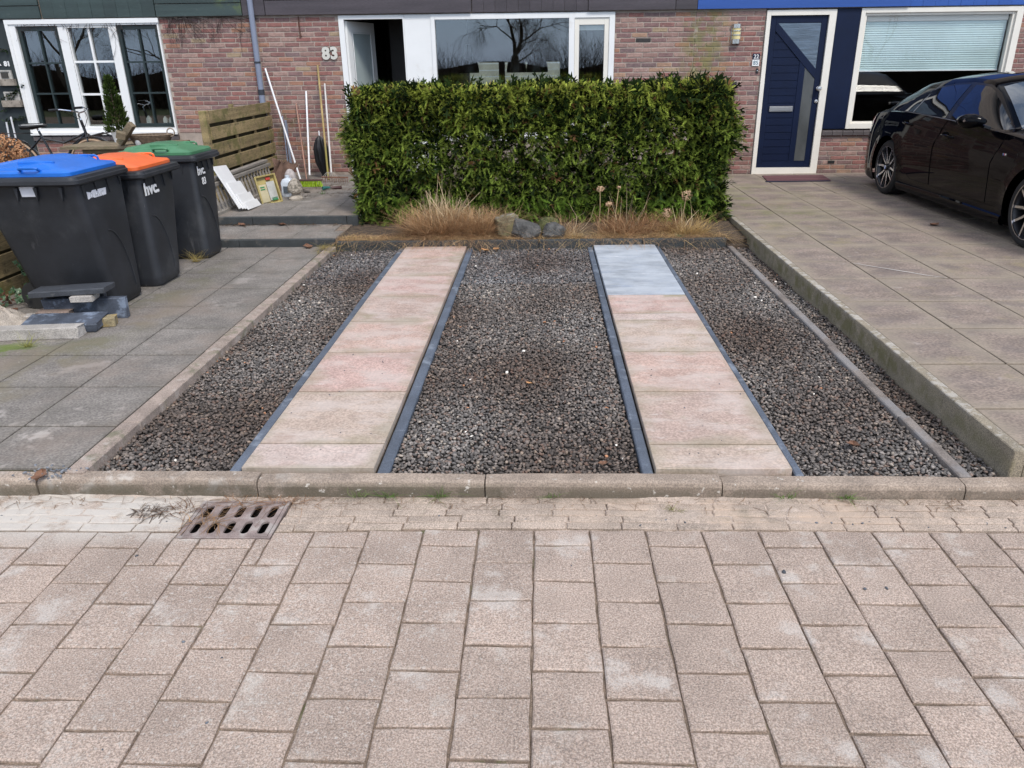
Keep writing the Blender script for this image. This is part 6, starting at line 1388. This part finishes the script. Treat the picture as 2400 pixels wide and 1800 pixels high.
# wheels
m_tyre = M('tyre', (.014, .014, .015), rough=.75, var=.2, vs=30, bump=.3, bs=200); m_rimd = M('rim_dark', (.03, .031, .035), rough=.3, metal=.6, var=.1); m_rims = M('rim_polished', (.62, .62, .64), rough=.22, metal=1, var=.05); m_disc = M('brake_disc', (.30, .30, .31), rough=.4, metal=.8)
for a in AX:
    for side in (1, -1):
        c = P3(a, 0, WZ, side); xo = CX-side*.885      # outer face
        def WX(d): return xo+side*d-c[0]                # d metres inwards from the outer face
        T0 = Matrix.Translation(c)
        wh = MB().lathe([(.232, WX(.012)), (.236, WX(.004)), (.228, WX(.02)), (.215, WX(.06)), (.205, WX(.17)), (.06, WX(.175)), (.06, WX(.10)), (.0, WX(.10))], 40, T=T0, ax='x', cap=False).build('wheel', m_rimd, car, smooth=True)
        MB().lathe([(.236, WX(.006)), (.262, WX(-.004)), (.285, WX(.002)), (.297, WX(.014)), (.305, WX(.03)), (.306, WX(.11)), (.305, WX(.19)), (.295, WX(.208)), (.235, WX(.21))], 56, T=T0, ax='x', cap=False).build('tyre', m_tyre, wh, smooth=True)
        mb = MB()
        for k in range(4): mb.lathe([(.3065, WX(.045+.04*k)), (.3065, WX(.049+.04*k)), (.300, WX(.049+.04*k)), (.300, WX(.045+.04*k))], 48, T=T0, ax='x', close=True)
        for k in range(60):
            th = 2*PI*k/60; mb.box(WX(.026) if side > 0 else WX(.05), WX(.05) if side > 0 else WX(.026), -.0035, .0035, .3035, .3073, T=T0 @ Matrix.Rotation(th, 4, 'X'))
        mb.build('tread_groove', M('tread_dark', (.004, .004, .004), rough=.9), wh)
        MB().lathe([(.231, WX(.0)), (.238, WX(.0)), (.238, WX(.006)), (.231, WX(.008))], 48, T=T0, ax='x', close=True).build('rim_edge', m_rims, wh, smooth=True)
        MB().lathe([(.0, WX(.085)), (.155, WX(.085)), (.155, WX(.10)), (.0, WX(.10))], 28, T=T0, ax='x').build('brake_disc', m_disc, wh)
        for k in range(5):
            th0 = 2*PI*k/5+.35
            for sg in (-1, 1):
                P_ = [(.030, sg*.004-.0), (.115, sg*.022), (.232, sg*.078), (.232, sg*.100), (.120, sg*.046), (.034, sg*.020)]
                if sg < 0: P_ = P_[::-1]
                ca, sa = math.cos(th0), math.sin(th0); Q_ = [(p*ca-q*sa, p*sa+q*ca) for p, q in P_]
                A_, B_ = sorted((WX(.012), WX(.032)))
                MB().prism(Q_, A_, B_, 'x', T=T0, fn=lambda x, y, z: (x+side*.012*(1-math.hypot(y, z)/.23), y, z)).build('spoke', m_rims, wh)
                Q2 = [(p*ca-q*1.25*sa*1, p*sa+q*1.25*ca) for p, q in P_]; A2, B2 = sorted((WX(.033), WX(.055)))
                MB().prism(Q2, A2, B2, 'x', T=T0).build('spoke_back', m_rimd, wh)
        MB().lathe([(.040, WX(.02)), (.040, WX(.006)), (.034, WX(.002)), (.0, WX(.001))], 20, T=T0, ax='x').build('hub_cap', m_trim, wh, smooth=True)
        for k in range(4):
            mm = M('roundel_white', (.8, .8, .8), rough=.3) if k % 2 else M('roundel_blue', (.03, .16, .55), rough=.3)
            A_, B_ = sorted((WX(.001), WX(-.002))); MB().prism([(0, 0)]+[(.021*math.cos(k*PI/2+t*PI/8), .021*math.sin(k*PI/2+t*PI/8)) for t in range(5)], A_, B_, 'x', T=T0).build('roundel', mm, wh)
    # dark wheel housings
for a in AX:
    MB().box(CX-.83, CX+.83, CY0-a-.40, CY0-a+.40, .84, .85).box(CX-.66, CX+.66, CY0-a-.40, CY0-a+.40, .33, .84).build('wheel_housing', m_seam, car)
MB().box(3.02, 3.84, 10.47, 10.97, .173, .182, fn=lambda x, y, z: (x+(.0 if y > 10.7 else -.06), y, z)).build('door_mat', M('mat_red', (.13, .055, .06), rough=1, var=.6, vs=3, stretch=(.2, 14, 1), fvar=.3, fs=200), None, label='red and grey striped doormat before the navy front door', cat='doormat', origin=(3.4, 10.7, .17))
m_ = bpy.data.objects['door_mat']; MB().box(2.93, 3.76, 10.415, 10.465, .173, .181).build('mat_edge', M('mat_navy', (.02, .022, .045), rough=1), m_)

# ================================================================== BICYCLE, TABLE AND THINGS ON IT
bk = thing('bicycle', 'black upright bicycle parked under the cottage window of number 81', 'bicycle', (-6.4, 10.4, .145))
m_bk = M('bike_black', (.008, .008, .009), rough=.25, var=0, coat=.6); m_tan = M('tan_tyre', (.42, .29, .19), rough=.8, var=.1); m_chr = M('chrome', (.7, .7, .72), rough=.12, metal=1, var=0)
BY = 10.4
def bt(name, pts, r_, mat=m_bk, par=bk, n=7): return MB().tube(pts, r_, n).build(name, mat, par, smooth=True)
RW, FWc = (-7.08, BY, .495), (-5.98, BY, .495)
for c in (RW, FWc):
    w_ = MB().lathe([(.325, -.012), (.332, -.018), (.345, -.012), (.35, 0), (.345, .012), (.332, .018), (.325, .012)], 44, T=Matrix.Translation(c), ax='y', close=True).build('wheel', m_tan, bk, smooth=True)
    mb = MB()
    for k in range(28): th = 2*PI*k/28; mb.tube([(c[0]+.02*math.cos(th+.9), BY+(.02 if k % 2 else -.02), c[2]+.02*math.sin(th+.9)), (c[0]+.325*math.cos(th), BY, c[2]+.325*math.sin(th))], .0012, 3)
    mb.build('spokes', m_chr, w_, kind='stuff')
    MB().tube([(c[0], BY-.05, c[2]), (c[0], BY+.05, c[2])], .018, 8).build('hub', m_chr, w_)
    g0, g1 = (math.radians(20), math.radians(200)) if c is RW else (math.radians(40), math.radians(175))
    bt('mudguard', [(c[0]+.372*math.cos(g0+(g1-g0)*i/16), BY, c[2]+.372*math.sin(g0+(g1-g0)*i/16)) for i in range(17)], .016)
seat_top = (-6.70, BY, .99); bb = (-6.50, BY, .50); head_t, head_b = (-6.06, BY, 1.08), (-6.03, BY, .92)
frp = MB()
for pts, r_ in (([bb, (-6.66, BY, .95)], .015), ([bb, head_b], .016), ([(-6.63, BY, .86), (-6.35, BY, .80), head_b], .014), ([bb, (RW[0], BY+.05, RW[2])], .010), ([bb, (RW[0], BY-.05, RW[2])], .010), ([(-6.64, BY, .88), (RW[0], BY-.05, RW[2])], .009), ([(-6.64, BY, .88), (RW[0], BY+.05, RW[2])], .009), ([head_b, head_t], .019)): frp.tube(pts, r_, 8)
frp.build('frame', m_bk, bk, smooth=True)
bt('fork', [head_b, (-6.0, BY+.05, .88), (-5.98, BY+.06, .7), (FWc[0], BY+.06, FWc[2])], .011); bt('fork', [head_b, (-6.0, BY-.05, .88), (-5.98, BY-.06, .7), (FWc[0], BY-.06, FWc[2])], .011)
bt('seat_post', [(-6.66, BY, .95), (-6.68, BY, 1.0)], .013, m_chr)
loft([[(x, BY+w*math.cos(t), z+h_*math.sin(t)) for t in np.linspace(0, 2*PI, 13)[:-1]] for x, w, z, h_ in ((-6.88, .05, 1.015, .02), (-6.85, .105, 1.01, .04), (-6.74, .11, 1.01, .04), (-6.64, .06, 1.02, .03), (-6.56, .03, 1.025, .022), (-6.53, .012, 1.02, .012))]).build('saddle', M('saddle_black', (.012, .012, .013), rough=.5), bk, smooth=True)
bt('saddle_piping', [(-6.88, BY-.04, 1.03), (-6.80, BY-.10, 1.035), (-6.68, BY-.085, 1.035), (-6.56, BY-.03, 1.04)], .004, m_white)
bt('stem', [head_t, (-6.075, BY, 1.14), (-6.06, BY, 1.17)], .013, m_chr)
for q in (-1, 1):
    h = bt('handlebar', [(-6.06, BY, 1.17), (-6.03, BY+q*.08, 1.185), (-6.05, BY+q*.2, 1.205), (-6.14, BY+q*.27, 1.225), (-6.24, BY+q*.28, 1.22)], .011, m_chr)
    bt('grip', [(-6.16, BY+q*.275, 1.224), (-6.28, BY+q*.285, 1.218)], .016, m_bk, h)
    bt('brake_cable', [(-6.12, BY+q*.24, 1.20), (-6.02, BY+q*.1, 1.10), (-6.03, BY, .98)], .004)
bt('front_carrier', [(-6.04, BY-.1, .86), (-5.72, BY-.13, .93), (-5.60, BY-.13, .88)], .010); bt('front_carrier', [(-6.04, BY+.1, .86), (-5.72, BY+.13, .93), (-5.60, BY+.13, .88)], .010)
bt('rear_carrier', [(-6.72, BY-.05, .93), (-7.2, BY-.06, .93), (RW[0], BY-.06, .6)], .007)
tb = thing('garden_table', 'weathered wooden plank table standing behind the bins', 'table', (-5.15, 9.6, .23))
m_tb = M('table_wood', (.20, .155, .10), rough=.9, var=.3, vs=3, fvar=.25, fs=70, bump=.5, bs=50, stretch=(.3, 2, 2), rnd=.12, stains=[((.13, .13, .06), 6, .5, .65, .5, None)])
for i in range(6): MB().box(-5.73+R.uniform(-.01, .01), -4.45, 9.26+i*.118, 9.26+i*.118+.112, .815, .85, bev=.003).build('plank', m_tb, tb)
for x in (-5.35, -4.75):
    for q in (-1, 1): MB().box(-.03, .03, -.03, .03, -.36, .36, T=Matrix.Translation((x, 9.60, .50)) @ Matrix.Rotation(q*.65, 4, 'X')).build('leg', m_tb, tb)
MB().box(-5.5, -4.6, 9.33, 9.38, .76, .812).build('beam', m_tb, tb)
cp = thing('potted_conifer', 'small cone shaped potted conifer with a white pot on the table', 'potted plant', (-5.27, 9.82, .85))
MB().lathe([(.07, 0), (.095, .13), (.10, .135), (.09, .14), (.0, .13)], 20, T=Matrix.Translation((-5.27, 9.82, .85))).build('pot', m_white, cp, smooth=True)
nC = 1500; v_ = rng.random(nC)**1.3; a_ = rng.uniform(0, 2*PI, nC); rr = (.135*(1-v_)**.8+.012)*rng.uniform(.6, 1, nC)
P = np.stack([-5.27+rr*np.cos(a_), 9.82+rr*np.sin(a_), .97+.64*v_], 1); D = np.stack([np.cos(a_)*.7, np.sin(a_)*.7, np.full(nC, .9)], 1)+rng.normal(0, .2, (nC, 3))
V, Fc, C_ = place([frond(4, .05, .005, .1, 60+s, .5) for s in range(3)], P, D, rng.uniform(-1.5, 1.5, nC), rng.uniform(.6, 1.1, nC), np.array((.07, .11, .025))*rng.uniform(.5, 1.5, (nC, 1))); npmesh('foliage', V, Fc, m_thuja, C_, cp)
MB().tube([(-5.27, 9.82, .95), (-5.27, 9.82, 1.5)], [.015, .004], 6).build('trunk', m_bark, cp)
bs = thing('wicker_basket', 'shallow oval wicker basket with two ring handles on the table', 'basket', (-4.65, 9.4, .85))
mb = MB(); m_wk = M('wicker', (.17, .12, .08), rough=.8, var=.3, vs=40)
for j in range(7):
    rz = 1+.05*j; pts = [(-4.68+.20*rz*math.cos(t)*1.0, 9.42+.13*rz*math.sin(t), .862+j*.016+.003*math.sin(t*20+j*PI)) for t in np.linspace(0, 2*PI, 41)]
    mb.tube(pts, .0085, 5, cap=False)
mb.build('weave', m_wk, bs, smooth=True)
for q in (-1, 1): MB().tube([(-4.68+q*.26+.045*math.cos(t), 9.42-.02, .985+.045*math.sin(t)) for t in np.linspace(0, 2*PI, 15)], .008, 5, cap=False).build('handle', M('pale_cane', (.33, .26, .20), rough=.8), bs, smooth=True)
MB().box(-4.83, -4.53, 9.34, 9.5, .855, .862).build('base', m_wk, bs)
def beam(label, c, L, w_, eu, mat):
    return MB().box(-L/2, L/2, -w_/2, w_/2, -w_/2, w_/2, bev=.004, T=Matrix.Translation(c) @ Euler(eu).to_matrix().to_4x4()).build('timber_offcut', mat, None, label=label, cat='timber', origin=c)
beam('square timber offcut leaning up on the table before the conifer', (-4.90, 9.28, .985), .30, .075, (0, -.80, -.15), m_tb)
beam('short square timber block lying across the leaning offcut on the table', (-4.90, 9.16, .98), .10, .075, (.3, .3, .5), m_tb)
MB().lathe([(.0, 0), (.035, .0), (.04, .03), (.03, .06), (.0, .062)], 12, T=Matrix.Translation((-4.78, 9.30, .85))).build('glass_jar', M('jar', (.35, .35, .35), rough=.1), None, label='small clear jar on the table beside the basket', cat='jar', smooth=True)
# dried hydrangea above the left fence
hy = thing('dried_hydrangea', 'hydrangea bush with dead brown flower heads at the left edge behind the fence', 'shrub', (-4.4, 6.2, .08))
mb = MB(); r = random.Random(31)
for i, (x, y, z, rr) in enumerate(((-4.30, 6.2, 1.17, .08), (-4.20, 6.2, 1.12, .08), (-4.13, 6.15, 1.08, .07), (-4.33, 6.2, 1.06, .09), (-4.27, 6.2, 1.02, .09), (-4.17, 6.15, 1.00, .07), (-4.40, 6.2, .98, .09), (-4.30, 6.1, .95, .09), (-4.22, 6.25, 1.08, .045), (-4.42, 6.1, .92, .08), (-4.35, 6.05, .90, .08), (-4.47, 6.2, 1.10, .08), (-4.33, 6.0, .78, .07), (-4.40, 6.0, .70, .07), (-4.48, 6.15, .82, .09))):
    mb = MB()
    for k in range(int(2600*rr)):
        d = Vector((r.gauss(0, 1), r.gauss(0, 1), r.gauss(0, 1))).normalized(); leafpoly(mb, Vector((x, y, z))+d*rr*r.uniform(.6, 1.05), r.uniform(.009, .015), d, r.uniform(0, 6), False)
    mb.build('flower_head', M('dead_bloom', (.38, .19, .09), rough=.9, var=.4, vs=50), hy)
    MB().tube([(-4.4+r.uniform(-.05, .05), 6.2, .08), ((x-4.4)/2, y, z*.55), (x, y, z)], .005, 5).build('stem', MATS['dry_stem'], hy)
for i, (z, lab) in enumerate(((1.43, 'upper wooden wall box with a framed back on the dark green panel'), (1.15, 'lower tilted wooden wall box with lettering on the dark green panel'))):
    t = thing('wall_box', lab, 'wall box', F(-7.46, -.06, z)); sh = .04*i
    MB().box(-7.59, -7.34+sh*.5, -.09, -.02, z, z+.085, fn=F, bev=.003).build('box_front', M('box_wood', (.28, .24, .20), rough=.9, var=.3, vs=9, stains=[((.08, .07, .06), 30, .55, .62, .6, None)]), t)
    MB().box(-7.555, -7.53, -.045, -.02, z+.086, z+.20, fn=F).box(-7.40+sh, -7.375+sh, -.045, -.02, z+.086, z+.20, fn=F).box(-7.529, -7.401+sh, -.045, -.02, z+.18, z+.20, fn=F).box(-7.529, -7.401+sh, -.03, -.02, z+.086, z+.179, fn=F).build('box_back', M('box_pale', (.42, .40, .37), rough=.8, var=.2, vs=20), t)
MB().box(-7.52, -7.43, -.047, -.031, 1.53, 1.60, fn=F).build('inner_picture', M('box_dark', (.05, .045, .04)), bpy.data.objects['wall_box'])
cl = thing('climbing_plant', 'thin green climber twigs on the dark green panel at the left edge', 'climber', F(-7.5, -.05, .9))
P_, D_ = [], []
mb = MB()
for (x, z, dx, dz, n_) in ((-7.60, 1.25, .06, .03, 7), (-7.62, 1.85, .05, .012, 6), (-7.62, 1.1, .04, .035, 8), (-7.6, .95, .05, .01, 6)):
    pts = []
    for k in range(n_):
        pts.append(F(x, -.04, z)); 
        for q in range(7): P_.append(F(x+R.uniform(-.03, .03), -.05, z+R.uniform(-.02, .02))); D_.append((R.uniform(-.6, .9), R.uniform(-.8, 0), R.uniform(-.5, .6)))
        x += dx; z += dz+R.uniform(-.01, .01)
    mb.tube(pts, .004, 5)
mb.build('stems', m_bark, cl); nn = len(P_)
V, Fc, C_ = place([frond(4, .05, .005, .1, 70, .7)], np.array(P_), np.array(D_), rng.uniform(-1, 1, nn), rng.uniform(.6, 1.1, nn), np.array((.05, .08, .04))*rng.uniform(.6, 1.4, (nn, 1))); npmesh('leaves', V, Fc, m_thuja, C_, cl)
MB().tube([F(-7.52, -.08, .70), F(-7.50, -.10, 1.02)], .012, 6).tube([F(-7.60, -.10, .70), F(-7.57, -.12, .95)], .012, 6).build('white_rod', m_wp, None, label='two white rods standing at the dark green panel', cat='rod', kind=None)

# ================================================================== ACROSS THE ROAD (seen only mirrored in the panes)
MB().box(-60, 60, -60, -9.01, -.059, -.02).build('grass_verge', M('verge', (.07, .085, .03), rough=1, var=.4, vs=2, fvar=.4, fs=40), kind='structure')
m_tw = leafmat('twig_mass', .95, .2, sub=False)
L = []
for i in range(230):
    x = -33+66*(i/230)+rng.uniform(-.3, .3); L.append(blades(95, x, -15.5+rng.uniform(-1.2, 1.2), -.02, .9, 2.5+.5*math.sin(x*.7), .5, (.060, .042, .030), .028, seg=3, droop=.5))
v, f, c = joinA(L); npmesh('thicket', v, f, m_tw, c, kind='stuff', label='brown leafless thicket across the road', cat='thicket')
MB().grid(lambda u, v: (-34+68*u, -16.4-.8*math.sin(u*40)*.3-v*.6, -.05+v*(1.75+.25*math.sin(u*57)+.2*math.sin(u*23))), 140, 4).build('bank', M('bank_brown', (.03, .024, .018), rough=1, var=.4, vs=1.5), kind='structure')
def tree(name, label, x, y, h, rad, seed, weep=False, depth=6):
    r = random.Random(seed); t = thing(name, label, 'tree', (x, y, -.03)); tk, cr_ = MB(), MB()
    def grow(p, d, L_, rd, k):
        n_ = 4 if k > 1 else 3; pts = [p]; q = Vector(p)
        for i in range(n_):
            d = (d+Vector((r.uniform(-.22, .22), r.uniform(-.22, .22), (-.28 if weep and k <= 2 else .04)))).normalized(); q = q+d*L_/n_; pts.append(tuple(q))
        e = rd*.62
        (tk if k >= depth-0 else cr_).tube(pts, [rd+(e-rd)*i/n_ for i in range(n_+1)], 8 if k >= depth-1 else (5 if k > 2 else 3), cap=False)
        if k == 0: return
        for i in range(3 if k > 4 else (5 if k > 1 else 4)):
            j = r.randrange(max(1, n_-2), n_+1) if i else n_; a = r.uniform(0, 2*PI); sp = r.uniform(.4, .95)
            u = d.cross(Vector((math.cos(a), math.sin(a), .3))).normalized(); nd = (d+u*sp).normalized()
            grow(pts[j], nd, L_*r.uniform(.62, .85), e*r.uniform(.55, .8), k-1)
    grow((x, y, -.05), Vector((0, 0, 1)), h*.3, rad, depth)
    m_tr = M('tree_bark', (.10, .08, .06), rough=.95, var=.3, vs=5)
    tk.build('trunk', m_tr, t, smooth='all'); cr_.build('crown', m_tr, t, smooth='all')
tree('willow_tree', 'bare weeping tree mirrored in the large window', -1.4, -12.6, 7, .24, 5, True, 7)
tree('bare_tree', 'bare tree mirrored in the cottage window', -21, -14.0, 7, .14, 9, False, 7)
tree('bare_tree', 'bare tree mirrored in the blue house window', 14.5, -14.5, 7, .14, 14, False)
tree('bare_tree', 'bare slender tree mirrored beside the weeping tree', 4.2, -15.5, 8, .18, 22, True)
tree('bare_tree', 'bare tree mirrored in the right part of the cottage window', -15.5, -12.5, 6, .12, 31, True, 7)
